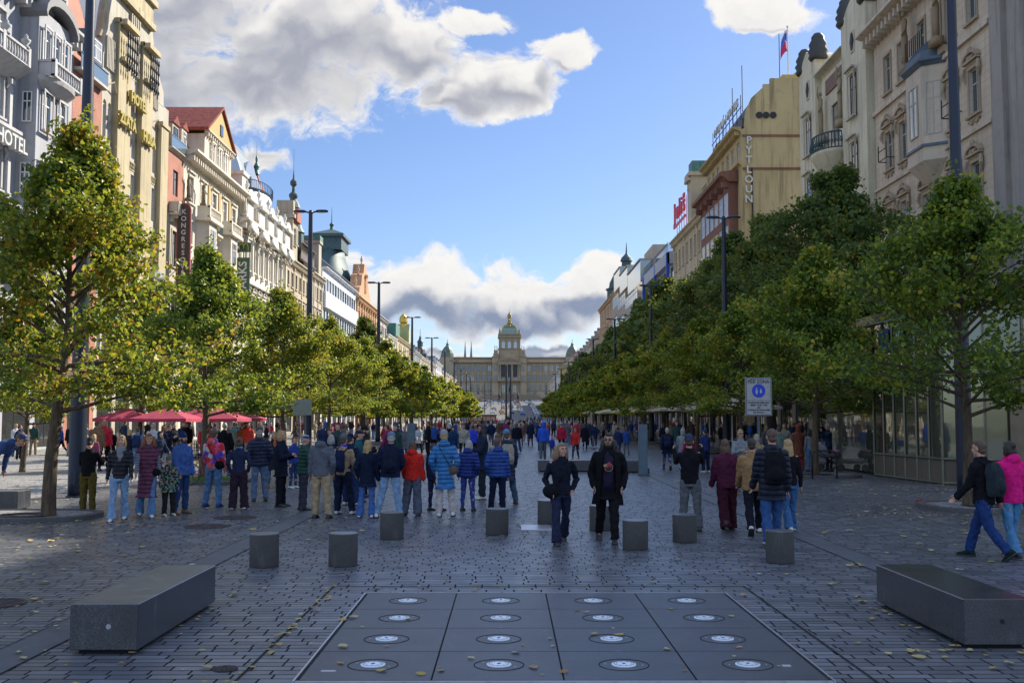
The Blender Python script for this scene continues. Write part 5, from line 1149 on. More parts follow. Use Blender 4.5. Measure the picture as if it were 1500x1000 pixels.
# ---------------------------------------------------------------- people
def m_cloth(c, puff=False, pat=None):
    key = 'cloth_%d_%d_%d_%s_%s' % (int(c[0]*255), int(c[1]*255), int(c[2]*255), puff, pat)
    if key in _M: return _M[key]
    t = newmat('puffer_cloth' if puff else 'cloth'); p = t.pos(); n = t.noise(p, 14, 4); n2 = t.noise(p, 160, 2)
    col = t.mix(t.rng(n, .3, .75), sh(c, 1.1), sh(c, .75)); h = t.math('ADD', t.math('MULTIPLY', n, 1.2), t.math('MULTIPLY', n2, .15))
    z = t.n('ShaderNodeSeparateXYZ', i_0=p).outputs[2]
    if puff:
        fr = t.math('ABSOLUTE', t.math('SINE', t.math('MULTIPLY', t.math('ADD', z, t.math('MULTIPLY', n, .012)), math.pi/.085))); h = t.math('ADD', t.math('MULTIPLY', t.math('POWER', fr, .5), 2.0), n)
        col = t.mix(t.math('LESS_THAN', fr, .14), col, sh(c, .5))
    if pat == 'tri':
        v = t.n('ShaderNodeTexVoronoi', i_Vector=p, i_Scale=9.0); s = t.n('ShaderNodeSeparateColor', i_0=v.outputs['Color']).outputs[0]
        r = t.n('ShaderNodeValToRGB', i_0=s); r.color_ramp.interpolation = 'CONSTANT'; e = r.color_ramp.elements
        for _ in range(3): e.new(.5)
        for el, (q_, cc) in zip(e, [(0, (.60, .04, .06)), (.35, (.12, .08, .45)), (.55, (.70, .12, .10)), (.75, (.55, .52, .55)), (.88, (.65, .10, .25))]): el.position = q_; el.color = (*cc, 1)
        col = r.outputs[0]
    if pat == 'kid':
        v = t.n('ShaderNodeTexVoronoi', i_Vector=p, i_Scale=22.0); s = t.n('ShaderNodeSeparateColor', i_0=v.outputs['Color']).outputs[1]
        col = t.ramp(s, [(0, (.02, .02, .03)), (.5, (.02, .03, .04)), (.65, (.05, .30, .28)), (.8, (.25, .25, .05)), (1, (.35, .06, .12))])
    if pat == 'stripe': col = t.mix(t.math('LESS_THAN', t.math('FRACT', t.math('DIVIDE', z, .035)), .5), c, (.05, .06, .10))
    _M[key] = t.out(col, .6 if puff else .92, normal=t.bump(h, .9 if puff else .7, .012), spec=.28 if puff else .12); return _M[key]
def m_skin(c=(.52, .30, .21)):
    key = 'skin%d' % int(c[0]*99)
    if key in _M: return _M[key]
    t = newmat('skin'); n = t.noise(t.pos(), 18, 3); _M[key] = t.out(t.mix(t.rng(n, .35, .7), c, (c[0]*.95, c[1]*.78, c[2]*.74)), .5, normal=t.bump(t.noise(t.pos(), 90, 2), .12, .003)); return _M[key]
SK = m_skin(); SKD = m_skin((.36, .19, .12))
def m_hair(c):
    key = 'hair%d%d' % (int(c[0]*99), int(c[1]*99))
    if key in _M: return _M[key]
    t = newmat('hair'); n = t.noise(t.mapv(t.pos(), (70, 70, 7)), 1.5, 4); _M[key] = t.out(t.mix(n, sh(c, 1.5), sh(c, .35)), .5, normal=t.bump(n, 1.0, .01)); return _M[key]
HC = {'blonde': (.42, .27, .11), 'brown': (.10, .055, .03), 'black': (.014, .012, .012), 'red': (.26, .085, .03), 'grey': (.36, .34, .31), 'curly': (.25, .16, .09), 'dark': (.035, .022, .015)}
M_EYE = m_plain('eye_dark', (.02, .015, .012), .2); M_LIP = m_plain('lips', (.35, .12, .10), .5); M_SOLE = m_plain('rubber', (.03, .03, .03), .7); M_GLS = m_plain('sunglasses', (.01, .01, .012), .1)

V3 = Vector
class Pose:
    """joints for a 1.75 m figure facing -y"""
    def __init__(s, legs=((0, 0), (0, 0)), arms=((4, 8, 12, 0), (4, 8, 12, 0)), lean=0, yaw=0, nod=0, splay=(.015, .015), sit=False, twist=0):
        s.lean, s.yaw, s.nod = lean, yaw, nod; L = []
        for i, sx in enumerate((-1, 1)):
            a, k = R_(legs[i][0]), R_(legs[i][1]); hip = V3((sx*.092, 0, 0))
            knee = hip + V3((sx*splay[i]*.6, -math.sin(a)*.43, -math.cos(a)*.43)); ank = knee + V3((sx*splay[i]*.8, -math.sin(a-k)*.41, -math.cos(a-k)*.41))
            L.append([hip, knee, ank, a-k])
        low = min(l[2].z for l in L); s.hz = .085 - low
        for l in L:
            for i in range(3): l[i] = l[i] + V3((0, 0, s.hz))
        s.L = L; s.A = []
        for i, sx in enumerate((-1, 1)):
            f, o, e, inn = [R_(v) for v in arms[i]]
            sh_ = V3((sx*.178, .0, .468)); el = sh_ + V3((sx*math.sin(o)*math.cos(f), -math.sin(f), -math.cos(f)*math.cos(o)))*.285
            g = f + e; d = V3((sx*math.sin(o*.6 - inn), -math.sin(g)*math.cos(inn), -math.cos(g))); d.normalize()
            wr = el + d*.245; s.A.append([sh_, el, wr, d])
        for a in s.A:
            for i in range(3): a[i] = s.b(a[i])
            a[3] = (Matrix.Rotation(R_(-s.lean)*-1, 3, 'X') @ a[3]) if 0 else Matrix.Rotation(R_(s.lean), 3, 'X') @ a[3]
        s.neck = s.b(V3((0, .0, .58))); s.hd = s.b(V3((0, -.015, .715)))
        s.HR = Matrix.Rotation(R_(s.lean*.6), 3, 'X') @ Matrix.Rotation(R_(yaw), 3, 'Z') @ Matrix.Rotation(R_(nod), 3, 'X')
    def b(s, v):      # v relative to pelvis -> world, bent forward by lean
        return Matrix.Rotation(R_(s.lean), 3, 'X') @ v + V3((0, 0, s.hz))
    def loft(s, mb, secs, n=14):      # (z_rel, rx, ry, yoff)
        vs = []
        for z, rx, ry, yo in secs:
            for k in range(n):
                a = 2*math.pi*k/n; q_ = V3((rx*math.cos(a), yo + ry*math.sin(a), z))
                f = min(max(z/.3, 0), 1) if z > 0 else 0
                if z <= 0: w_ = q_ + V3((0, 0, s.hz))
                else: w_ = Matrix.Rotation(R_(s.lean)*f, 3, 'X') @ q_ + V3((0, 0, s.hz)); 
                vs.append(w_)
        m_ = len(secs); fs = [tuple(range(n-1, -1, -1)), tuple(range((m_-1)*n, m_*n))]
        for i in range(m_-1):
            for k in range(n): j = (k+1) % n; fs.append((i*n+k, i*n+j, i*n+n+j, i*n+n+k))
        mb.add(vs, fs)
    def head(s, mb, c, r, n=12): mb.ell(s.hd + s.HR @ V3(c), r, n, rot=s.HR)
def limb(mb, pts, rs, n=10):
    """tapered limb with rounded ends and a smooth bend"""
    P, Rr = [pts[0]], [rs[0]]
    for i in range(1, len(pts)):
        for f in (.25, .5, .75, 1.0): P.append(pts[i-1].lerp(pts[i], f)); Rr.append(rs[i-1] + (rs[i]-rs[i-1])*f)
    mb.tube(P, Rr, n)
    for i, p in enumerate(pts): r_ = rs[i]; mb.ell(p, (r_, r_, r_), 10)
def hand(mb, P, i, hold=False):
    sh_, el, wr, d = P.A[i]; sx = -1 if i == 0 else 1
    side = V3((0, -1, 0)) - d*V3((0, -1, 0)).dot(d)
    if side.length < .2: side = V3((0, 0, 1)) - d*d.z
    side.normalize(); nrm = d.cross(side)*sx       # side: towards the thumb; nrm: back of hand
    pal = wr + d*.045; R3 = Matrix((side, nrm, d)).transposed(); mb.ell(pal, (.038, .016, .052), 8, rot=R3); limb(mb, [wr - d*.02, wr + d*.03], [.024, .026], 8)
    for k, (off, L_) in enumerate(((.027, .072), (.009, .080), (-.009, .074), (-.026, .058))):
        q0 = wr + d*.078 + side*off; cu = .35 + .12*k + (.9 if hold else 0); q1 = q0 + (d*math.cos(cu*.5) - nrm*math.sin(cu*.5))*L_*.5; q2 = q1 + (d*math.cos(cu*1.3) - nrm*math.sin(cu*1.3))*L_*.5
        mb.tube([q0 - d*.02, q0, q1, q2], [.0095, .0095, .0085, .0065], 6)
    t0 = wr + d*.02 + side*.03; mb.tube([t0, t0 + side*.022 + d*.025 - nrm*.008, t0 + side*.026 + d*.055 - nrm*.018], [.013, .0115, .008], 6)
REM = lambda v, it=2, extra=(): [('REMESH', dict(mode='VOXEL', voxel_size=v, adaptivity=0)), ('SMOOTH', dict(iterations=it, factor=.6))] + list(extra)
_tex = bpy.data.textures.new('folds', 'CLOUDS'); _tex.noise_scale = .095; _tex.noise_depth = 2
FOLD = lambda st: ('DISPLACE', dict(texture=_tex, strength=st, mid_level=.5, texture_coords='LOCAL'))
def mk_body(P, hold=(0, 0), fem=False):
    m = MB(); w = .93 if fem else 1.0
    P.loft(m, [(-.08, .12*w, .09, 0), (0, .155, .105, 0), (.15, .13*w, .095, 0), (.30, .155*w, .105, -.01), (.42, .172*w, .10, 0), (.49, .125*w, .08, .0), (.55, .07, .06, .0)])
    limb(m, [P.b(V3((0, .005, .50))), P.hd + P.HR @ V3((0, .02, -.08))], [.062, .054])
    P.head(m, (0, .005, .02), (.076, .094, .098)); P.head(m, (0, -.025, -.055), (.056, .062, .062)); P.head(m, (0, -.06, -.09), (.028, .026, .024))
    P.head(m, (0, -.098, -.018), (.013, .020, .016), 8); P.head(m, (0, -.090, .008), (.009, .014, .03), 8); P.head(m, (0, -.076, .033), (.05, .020, .012), 8)
    P.head(m, (.034, -.068, -.03), (.024, .022, .02), 8); P.head(m, (-.034, -.068, -.03), (.024, .022, .02), 8); P.head(m, (0, -.083, -.058), (.022, .014, .012), 8)
    for sx in (-1, 1): P.head(m, (sx*.078, .012, -.012), (.010, .020, .032), 8)
    for i in (0, 1):
        h, k, a, fa = P.L[i]; limb(m, [h, k, a], [.085, .055, .038]); m.ell(a + V3((0, -.03, -.045)), (.028, .06, .022), 8)
        s_, e, wr, d = P.A[i]; limb(m, [s_, e, wr], [.052*w, .038*w, .027]); hand(m, P, i, hold[i])
    return evalmesh(m, REM(.0075, 2), 'body', (SK,))
def mk_jacket(P, kind='short', fem=False, hood=False):
    m = MB(); w = (.94 if fem else 1.02); t = {'short': .012, 'puffer': .038, 'long': .03, 'coat': .03, 'vest': .028, 'sweater': .010, 'hoodie': .022}[kind]; hem = {'short': -.05, 'puffer': -.09, 'long': -.36, 'coat': -.22, 'vest': -.50, 'sweater': -.06, 'hoodie': -.08}[kind]
    r = lambda z, x, y, yo=0: (z, x*w + t, y + t*.9, yo)
    secs = [r(hem, .175 + (-.10-hem)*.14 if hem < -.1 else .165, .118 + (.04 if hem < -.1 else 0)), r(min(hem+.06, -.02), .170, .118), r(.02, .162, .114), r(.14, .148, .108), r(.28, .165, .115, -.01), r(.38, .185, .115), r(.44, .178, .10), r(.49, .145, .088), r(.53, .10, .078), r(.565, .072, .070), r(.60, .066, .066, -.005)]
    P.loft(m, secs, 18)
    for i in (0, 1):
        s_, e, wr, d = P.A[i]
        if kind == 'vest': limb(m, [s_, s_.lerp(e, .12)], [.075, .07]); continue
        limb(m, [s_ + V3((0, 0, -.01)), e, wr + d*.0], [.060*w + t*.7, .048*w + t*.7, .036*w + t*.7]); m.tube([e.lerp(wr, .8), wr + d*.012], [.038*w + t*.7, .037*w + t*.6], 10)
    if hood: m.ell(P.b(V3((0, .085, .56))), (.125, .065, .085), 12); m.ell(P.b(V3((0, .02, .585))), (.105, .09, .035), 12)
    else: m.ell(P.b(V3((0, .0, .57))), (.082 + t*.5, .078 + t*.5, .035), 12)
    return evalmesh(m, REM(.012, 3, [FOLD(.042 if kind in ('puffer', 'long', 'vest') else .036)]), 'jacket')
def mk_sleeves(P):
    m = MB()
    out = []
    for i in (0, 1): s_, e, wr, d = P.A[i]; limb(m, [s_, e, e.lerp(wr, .7)], [.060, .046, .044])
    P.loft(m, [(.1, .14, .10, 0), (.44, .18, .10, 0), (.50, .13, .08, 0)])
    return evalmesh(m, REM(.012, 2, [FOLD(.02)]), 'shirt')
def mk_trousers(P, kind='straight', fem=False):
    m = MB(); P.loft(m, [(-.10, .155, .115, 0), (-.02, .165, .12, .0), (.05, .158, .112, 0), (.10, .145, .105, 0)], 16)
    k1, k2, k3 = {'slim': (.098, .062, .046), 'straight': (.105, .076, .066), 'wide': (.115, .10, .105), 'flare': (.100, .068, .092), 'cargo': (.108, .085, .072)}[kind]
    for i in (0, 1):
        h, k, a, fa = P.L[i]; bot = a + V3((0, math.sin(fa)*.0, -.035 if kind in ('wide', 'flare') else -.01))
        limb(m, [h + V3((0, 0, -.03)), k, ], [k1, k2]); P_ = [k.lerp(bot, f) for f in (0, .3, .6, .85, 1)]; R2 = [k2, k2*.97 + (k3-k2)*.15, k2 + (k3-k2)*.55, k2 + (k3-k2)*.9, k3]
        m.tube(P_, R2, 12)
    return evalmesh(m, REM(.012, 2, [FOLD(.046)]), 'trousers')
def mk_shoes(P, boot=False):
    out = []
    for i in (0, 1):
        h, k, a, fa = P.L[i]; m = MB(); R3 = Matrix.Rotation(min(max(-fa, -.6), .9) * (1 if a.z > .12 else 0), 3, 'X')
        pf = lambda x, y, z: a + R3 @ V3((x, y, z - .085))
        secs = [(.085, .030, .028, .02), (.07, .040, .045, .055), (.0, .042, .048, .065), (-.07, .046, .035, .045), (-.13, .046, .028, .032), (-.175, .034, .022, .024), (-.19, .015, .015, .02)]
        vs = []
        for y, rx, hz, zc in secs:
            for q_ in range(10): an = 2*math.pi*q_/10; vs.append(pf(rx*math.cos(an), y, max(.004, zc*.9 + hz*math.sin(an))))
        m.add(vs, [tuple(range(9, -1, -1)), tuple(range(60, 70))] + [(r_*10+q_, r_*10+(q_+1) % 10, r_*10+10+(q_+1) % 10, r_*10+10+q_) for r_ in range(6) for q_ in range(10)])
        if boot: m.tube([pf(0, .02, .05), pf(0, .025, .20)], [.05, .052], 10)
        else: m.tube([pf(0, .02, .05), pf(0, .02, .10)], [.042, .040], 10)
        so_ = MB(); so_.add([pf(x*rx*1.06, y, z) for z in (.0, .022) for y, rx in ((.095, .02), (.06, .044), (-.06, .049), (-.14, .046), (-.185, .028)) for x in (-1, 1)],
                            [(0, 1, 3, 2), (2, 3, 5, 4), (4, 5, 7, 6), (6, 7, 9, 8), (10, 12, 13, 11), (12, 14, 15, 13), (14, 16, 17, 15), (16, 18, 19, 17)] + [(q_, q_+2, q_+12, q_+10) for q_ in (0, 2, 4, 6)] + [(q_+1, q_+11, q_+13, q_+3) for q_ in (0, 2, 4, 6)] + [(0, 10, 11, 1), (8, 9, 19, 18)])
        out.append((m.mesh('shoe', (), True, True), so_.mesh('sole', (M_SOLE,), False, True)))
    return out
def mk_hair(P, kind):
    m = MB(); H_ = lambda c, r, n=12: P.head(m, c, r, n)
    if kind in ('short', 'long', 'longer', 'bob', 'curly', 'wild', 'bun', 'bald'):
        H_((0, .022, .032), (.083, .094, .098)); H_((0, -.045, .085), (.055, .042, .030))
        if kind == 'short': H_((0, .055, -.03), (.068, .055, .06))
        if kind in ('long', 'longer', 'bob', 'curly', 'wild', 'bun'):
            dz = {'long': -.17, 'longer': -.26, 'bob': -.06, 'curly': -.10, 'wild': -.20, 'bun': -.02}[kind]
            H_((0, .062, dz*.5), (.088, .056, .11 - dz*.35)); H_((0, .07, dz), (.095 if kind != 'longer' else .08, .045, .10))
            for sx in (-1, 1): H_((sx*.078, .02, dz*.45 - .02), (.024, .05, .09 - dz*.25)); 
            if kind in ('wild', 'curly'):
                for sx in (-1, 1): H_((sx*.10, .03, dz*.6), (.045, .055, .13)); H_((sx*.12, .05, dz), (.06 if kind == 'wild' else .04, .05, .09))
            if kind == 'bun': H_((0, .10, .06), (.045, .045, .045))
    mod = [('REMESH', dict(mode='VOXEL', voxel_size=.009, adaptivity=0)), ('SMOOTH', dict(iterations=2, factor=.6)), ('DISPLACE', dict(texture=_tex, strength=.02, mid_level=.5, texture_coords='LOCAL'))]
    if kind == 'beanie':
        H_((0, .012, .055), (.088, .102, .098)); H_((0, .0, .030), (.090, .106, .035)); mod = mod[:2]
    if kind == 'pom': H_((0, .012, .055), (.088, .102, .10)); H_((0, .0, .030), (.090, .106, .035)); H_((0, .02, .16), (.035, .035, .035))
    if kind in ('cap', 'flatcap'): H_((0, .01, .055), (.086, .102, .070 if kind == 'cap' else .055)); H_((0, -.105, .045), (.06, .055, .010)); mod = mod[:2]
    if kind == 'hood': H_((0, .045, .025), (.108, .105, .13)); H_((0, .06, -.08), (.10, .085, .08)); H_((0, -.04, .09), (.085, .055, .035))
    return evalmesh(m, mod, {'beanie': 'beanie', 'pom': 'beanie', 'cap': 'cap', 'flatcap': 'cap', 'hood': 'hood'}.get(kind, 'hair'))
def mk_face(P):
    e = MB()
    for sx in (-1, 1): e.ell(P.hd + P.HR @ V3((sx*.031, -.083, .006)), (.0095, .006, .0045), 8, rot=P.HR)
    br = MB()
    for sx in (-1, 1): br.tube([P.hd + P.HR @ V3((sx*.014, -.094, .030)), P.hd + P.HR @ V3((sx*.034, -.092, .036)), P.hd + P.HR @ V3((sx*.052, -.082, .029))], .0045, 5)
    l = MB(); l.tube([P.hd + P.HR @ V3((-.022, -.090, -.057)), P.hd + P.HR @ V3((0, -.099, -.055)), P.hd + P.HR @ V3((.022, -.090, -.057))], [.003, .007, .003], 6)
    return e.mesh('eyes', (M_EYE,), True), br.mesh('eyebrows', (m_hair(HC['dark']),), True), l.mesh('mouth', (M_LIP,), True)
def mk_beard(P):
    m = MB(); P.head(m, (0, -.045, -.085), (.055, .050, .042)); P.head(m, (0, -.088, -.038), (.030, .012, .010)); 
    for sx in (-1, 1): P.head(m, (sx*.055, -.02, -.05), (.018, .035, .05))
    return evalmesh(m, REM(.008, 1), 'beard')
def mk_pack(P, big=True):
    m = MB(); k = 1.0 if big else .72; s_ = .155*k
    vs = [P.b(V3((x*s_*f, .115 + d*k, zc))) for (zc, f, d0) in ((.02, .85, .13), (.12, 1, .17), (.38, 1, .15), (.50, .75, .09)) for (x, d) in ((-1, 0), (1, 0), (.9, d0), (-.9, d0))]
    m.add(vs, [(0, 3, 2, 1), (12, 13, 14, 15)] + [(r_*4+i, r_*4+(i+1) % 4, r_*4+4+(i+1) % 4, r_*4+4+i) for r_ in range(3) for i in range(4)])
    m.ell(P.b(V3((0, .115 + .165*k, .17))), (.10*k, .05*k, .10), 10)
    pk = evalmesh(m, REM(.014, 3, [FOLD(.02)]), 'backpack')
    st = MB()
    for sx in (-1, 1): st.tube([P.b(V3((sx*.11, .15, .47))), P.b(V3((sx*.12, .03, .545))), P.b(V3((sx*.125, -.125, .42))), P.b(V3((sx*.15, -.12, .2))), P.b(V3((sx*.165, .06, .10)))], [(.022, .007)]*5, 6)
    return pk, st.mesh('straps', (m_cloth((.015, .015, .018)),), True)
POSES = {
 'stand': dict(arms=((3, 9, 10, 0), (3, 9, 10, 0)), splay=(.03, .03)),
 'contra': dict(legs=((6, 10), (-2, 0)), arms=((8, 12, 20, 10), (0, 8, 12, 0)), splay=(.10, .02)),
 'wide': dict(arms=((5, 12, 50, 30), (5, 12, 50, 30)), splay=(.10, .12)),
 'pocket': dict(arms=((-12, 20, 48, 28), (-12, 20, 48, 28)), splay=(.04, .03), legs=((3, 4), (-3, 0))),
 'folded': dict(arms=((18, 14, 88, 50), (18, 14, 80, 48)), splay=(.03, .04)),
 'phone': dict(arms=((35, 16, 88, 22), (30, 14, 92, 20)), nod=22, lean=4),
 'photo': dict(arms=((62, 22, 92, 10), (60, 26, 88, 8)), nod=4, splay=(.04, .05)),
 'walk': dict(legs=((24, 6), (-16, 24)), arms=((-20, 8, 16, 0), (20, 8, 28, 0)), lean=3),
 'walk2': dict(legs=((-12, 30), (18, 3)), arms=((20, 8, 28, 0), (-20, 8, 14, 0)), lean=3),
 'stroll': dict(legs=((10, 2), (-9, 14)), arms=((-8, 8, 14, 0), (10, 8, 18, 0))),
 'lookl': dict(arms=((3, 9, 10, 0), (-12, 18, 46, 24)), yaw=-38, splay=(.02, .05)),
 'lookr': dict(arms=((-12, 18, 46, 24), (3, 9, 10, 0)), yaw=38, splay=(.05, .02)),
 'stride': dict(legs=((34, 14), (-26, 18)), arms=((-24, 8, 30, 0), (28, 8, 40, 0)), lean=6, yaw=-50),
 'wp': dict(legs=((22, 6), (-15, 26)), arms=((-10, 20, 52, 34), (-16, 22, 60, 36)), lean=2, yaw=22),
 'wp2': dict(legs=((-12, 24), (16, 3)), arms=((-8, 18, 40, 22), (-8, 18, 40, 22)), lean=1, yaw=-12),
 'bend': dict(arms=((30, 8, 20, 0), (24, 8, 26, 0)), lean=62, nod=-14, legs=((12, 6), (0, 0))),
 'sit': dict(legs=((84, 86), (80, 82)), arms=((30, 10, 60, 20), (24, 10, 66, 20)), lean=4),
}
_P, _mc = {}, {}
def pose(k):
    if k not in _P: _P[k] = Pose(**POSES[k])
    return _P[k]
def cached(key, fn):
    if key not in _mc: _mc[key] = fn()
    return _mc[key]
def slot(o, mat):
    if not o.data.materials: o.data.materials.append(mat)
    o.material_slots[0].link = 'OBJECT'; o.material_slots[0].material = mat; return o
M_WSHOE = m_plain('pale_shoe', (.62, .60, .56), .5); M_DSHOE = m_plain('dark_shoe', (.025, .023, .024), .5); M_BSHOE = m_plain('brown_shoe', (.20, .10, .04), .6)
def person(x, y, H, face, pz, jk, jc, tk, tc, hair, hc, label, group=None, puff=False, pat=None, hat=None, hatc=None, shoe=None, fem=False, hood=False, pack=None, bigpack=True, beard=False, skin=None, extras=(), undersleeve=None, mirror=False, detail=True, z=None, collar=None):
    P = pose(pz); root = empty('person', (x, y, gz(y) if z is None else z), R_(face), label=label, cat='person', group=group)
    root.rotation_euler.y = R_(rnd.uniform(-1.6, 1.6)); root.rotation_euler.x = R_(rnd.uniform(-1, 1)); s = H/1.78; root.scale = (-s if mirror else s, s, s); skin = skin or SK
    b = slot(link('body', cached(('b', pz), lambda: mk_body(P, (pz == 'photo',)*2)), root), skin)
    slot(link('jacket', cached(('j', pz, jk, fem, hood), lambda: mk_jacket(P, jk, fem, hood)), root), m_cloth(jc, puff, pat))
    if undersleeve: slot(link('shirt', cached(('u', pz), lambda: mk_sleeves(P)), root), m_cloth(undersleeve, False, 'stripe'))
    slot(link('trousers', cached(('t', pz, tk), lambda: mk_trousers(P, tk)), root), m_cloth(tc))
    for sm, so_ in cached(('s', pz, shoe == 'boot'), lambda: mk_shoes(P, shoe == 'boot')):
        o = slot(link('shoe', sm, root), {'white': M_WSHOE, 'brown': M_BSHOE}.get(shoe, M_DSHOE) if not isinstance(shoe, tuple) else m_cloth(shoe)); 
        if detail: link('sole', so_, o)
    if hair and not (hat and hair == 'short'): slot(link('hair', cached(('h', pz, hair), lambda: mk_hair(P, hair)), root), m_hair(HC[hc]))
    elif hair: slot(link('hair', cached(('h', pz, 'short'), lambda: mk_hair(P, 'short')), root), m_hair(HC[hc]))
    if hat: slot(link({'beanie': 'beanie', 'pom': 'beanie', 'hood': 'hood'}.get(hat, 'cap'), cached(('h', pz, hat), lambda: mk_hair(P, hat)), root), m_cloth(hatc or jc))
    if detail:
        e, br, l = cached(('f', pz), lambda: mk_face(P)); link('eyes', e, root); link('eyebrows', br, root); link('mouth', l, root)
    if beard: slot(link('beard', cached(('bd', pz), lambda: mk_beard(P)), root), m_hair(HC['dark']))
    if pack:
        pk, st = cached(('p', pz, bigpack), lambda: mk_pack(P, bigpack)); o = slot(link('backpack', pk, root), m_cloth(pack)); link('straps', st, o)
    for ex in extras: ex(root, P)
    return root
# extras
def x_bag(c, side=1, strap=True, back=True, size=1.0):
    def f(root, P):
        m = MB(); yy = .13 if back else -.14; ctr = P.b(V3((side*.17, yy*.7, .02))); m.ell(ctr, (.12*size, .06*size, .095*size), 12); m.ell(ctr + V3((0, 0, .03)), (.11*size, .055*size, .07*size), 10)
        o = m.build('shoulder_bag', m_cloth(c), root, True)
        if strap:
            st = MB(); st.tube([P.b(V3((side*.14, yy, .08))), P.b(V3((0, yy*1.12, .32))), P.b(V3((-side*.10, yy*.75, .50))), P.b(V3((-side*.11, 0, .555))), P.b(V3((-side*.08, -yy*.8, .48))), P.b(V3((0, -yy*1.12, .28))), P.b(V3((side*.17, -yy*.5, .07)))], [(.014, .006)]*7, 6); st.build('strap', m_cloth((.02, .02, .02)), o, True)
    return f
def x_phone(root, P):
    c = (P.A[0][2] + P.A[1][2])/2 + (P.A[0][3] + P.A[1][3])*.055; m = MB(); m.bevbox(c.x-.075, c.x+.075, c.y-.02, c.y-.008, c.z-.02, c.z+.06, .004); m.build('phone', M_BLK, root)
def x_collar(c):
    def f(root, P):
        m = MB(); P.loft(m, [(.30, .06, .135, -.012), (.42, .10, .125, -.01), (.52, .11, .10, -.0), (.60, .085, .085, -.01), (.615, .07, .07, -.01)], 14); m.build('hoodie', m_cloth(c), root, True)
    return f
def x_scarf(c):
    def f(root, P):
        m = MB(); m.ell(P.b(V3((0, -.01, .585))), (.095, .09, .05), 12); m.ell(P.b(V3((.03, -.12, .42))), (.05, .03, .16), 8); m.build('scarf', m_cloth(c), root, True)
    return f
def x_glasses(root, P):
    m = MB()
    for sx in (-1, 1): m.ell(P.hd + P.HR @ V3((sx*.033, -.093, .006)), (.024, .006, .017), 8, rot=P.HR); m.tube([P.hd + P.HR @ V3((sx*.055, -.088, .01)), P.hd + P.HR @ V3((sx*.08, .0, .008))], .003, 4)
    m.build('glasses', M_GLS, root)
NAVY = (.012, .022, .062); BLACK = (.010, .010, .013); JEAN = (.10, .20, .36); LJEAN = (.20, .31, .46); DJEAN = (.025, .055, .14); GREYC = (.10, .11, .13); TAN = (.40, .27, .14)
def pp(px, py, top, *a, **k):
    p = gp(px, py); H = (py - top)*p.y/FPX*1.005; return person(p.x, p.y, H, *a, **k)
pp(128, 752, 642, 178, 'phone', 'sweater', BLACK, 'cargo', (.11, .085, .02), 'short', 'black', 'man in black sweater and olive trousers seen from behind by the dark lamp post', shoe=(.06, .07, .16), hat='beanie', hatc=(.04, .04, .045))
pp(172, 763, 637, 12, 'stroll', 'short', (.016, .017, .022), 'flare', LJEAN, 'long', 'blonde', 'smiling blonde woman in black puffer jacket and flared light jeans', puff=True, shoe='white', fem=True, extras=(x_collar((.20, .21, .24)),))
pp(213, 757, 635, 22, 'stroll', 'vest', (.13, .035, .075), 'flare', JEAN, 'curly', 'red', 'red haired woman in long purple quilted vest and blue jeans', puff=True, shoe='white', fem=True, undersleeve=(.30, .32, .38), mirror=True, extras=(x_bag(BLACK, -1, False, False, .8),))
pp(247, 755, 669, 35, 'stand', 'coat', (.02, .02, .025), 'cargo', (.02, .02, .024), 'short', 'brown', 'small child with patterned cap and colourful chest panel beside man in blue beanie', pat='kid', hat='beanie', hatc=(.10, .14, .12), shoe='white')
pp(266, 752, 634, 58, 'contra', 'puffer', (.055, .11, .30), 'straight', DJEAN, 'short', 'brown', 'bearded man in blue beanie and blue down jacket facing right', hat='beanie', hatc=(.015, .035, .12), shoe='brown', beard=True)
pp(314, 742, 629, 172, 'contra', 'short', (.60, .10, .12), 'straight', JEAN, 'short', 'brown', 'person in red blue and white geometric jacket with black shoulder bag', pat='tri', shoe=(.04, .08, .35), hood=True, extras=(x_bag(BLACK, 1),), mirror=True)
pp(349, 746, 641, 184, 'pocket', 'short', (.022, .032, .075), 'wide', (.035, .022, .035), 'bun', 'brown', 'woman with brown hair bun and navy jacket with light blue hood lining', shoe='white', fem=True, hood=False, extras=(x_scarf((.20, .35, .62)),))
pp(380, 734, 626, 196, 'pocket', 'puffer', (.018, .025, .055), 'straight', (.11, .17, .27), 'short', 'grey', 'man in dark navy down jacket grey beanie and jeans seen from behind', puff=True, hat='beanie', hatc=(.09, .09, .10))
pp(411, 742, 631, 82, 'folded', 'coat', (.012, .016, .035), 'straight', (.012, .013, .02), 'bob', 'blonde', 'blonde woman all in dark navy standing in profile facing right', fem=True, shoe='boot')
pp(399, 714, 632, 8, 'stand', 'long', (.02, .022, .03), 'slim', (.10, .14, .2), 'long', 'blonde', 'woman in dark coat with orange scarf and rust boots behind the blonde woman', fem=True, shoe=(.35, .09, .03), extras=(x_scarf((.42, .13, .04)),))
pp(429, 715, 640, 60, 'stand', 'short', (.03, .06, .25), 'slim', DJEAN, 'short', 'brown', 'person in blue top and jeans half hidden behind the green jacket', shoe='white')
pp(443, 747, 637, 112, 'folded', 'puffer', (.015, .06, .045), 'straight', (.045, .045, .07), 'short', 'grey', 'older man in dark green down jacket and blue flat cap', puff=True, hat='flatcap', hatc=(.03, .06, .15))
pp(470, 759, 631, 172, 'lookr', 'hoodie', (.11, .12, .145), 'straight', (.36, .27, .16), 'short', 'dark', 'tall man in grey hoodie with navy hood up and tan trousers', hat='hood', hatc=(.015, .025, .06), hood=True)
pp(486, 735, 637, 170, 'stand', 'short', (.02, .025, .06), 'slim', BLACK, 'bob', 'grey', 'grey haired woman between grey hoodie and beige jacket', fem=True)
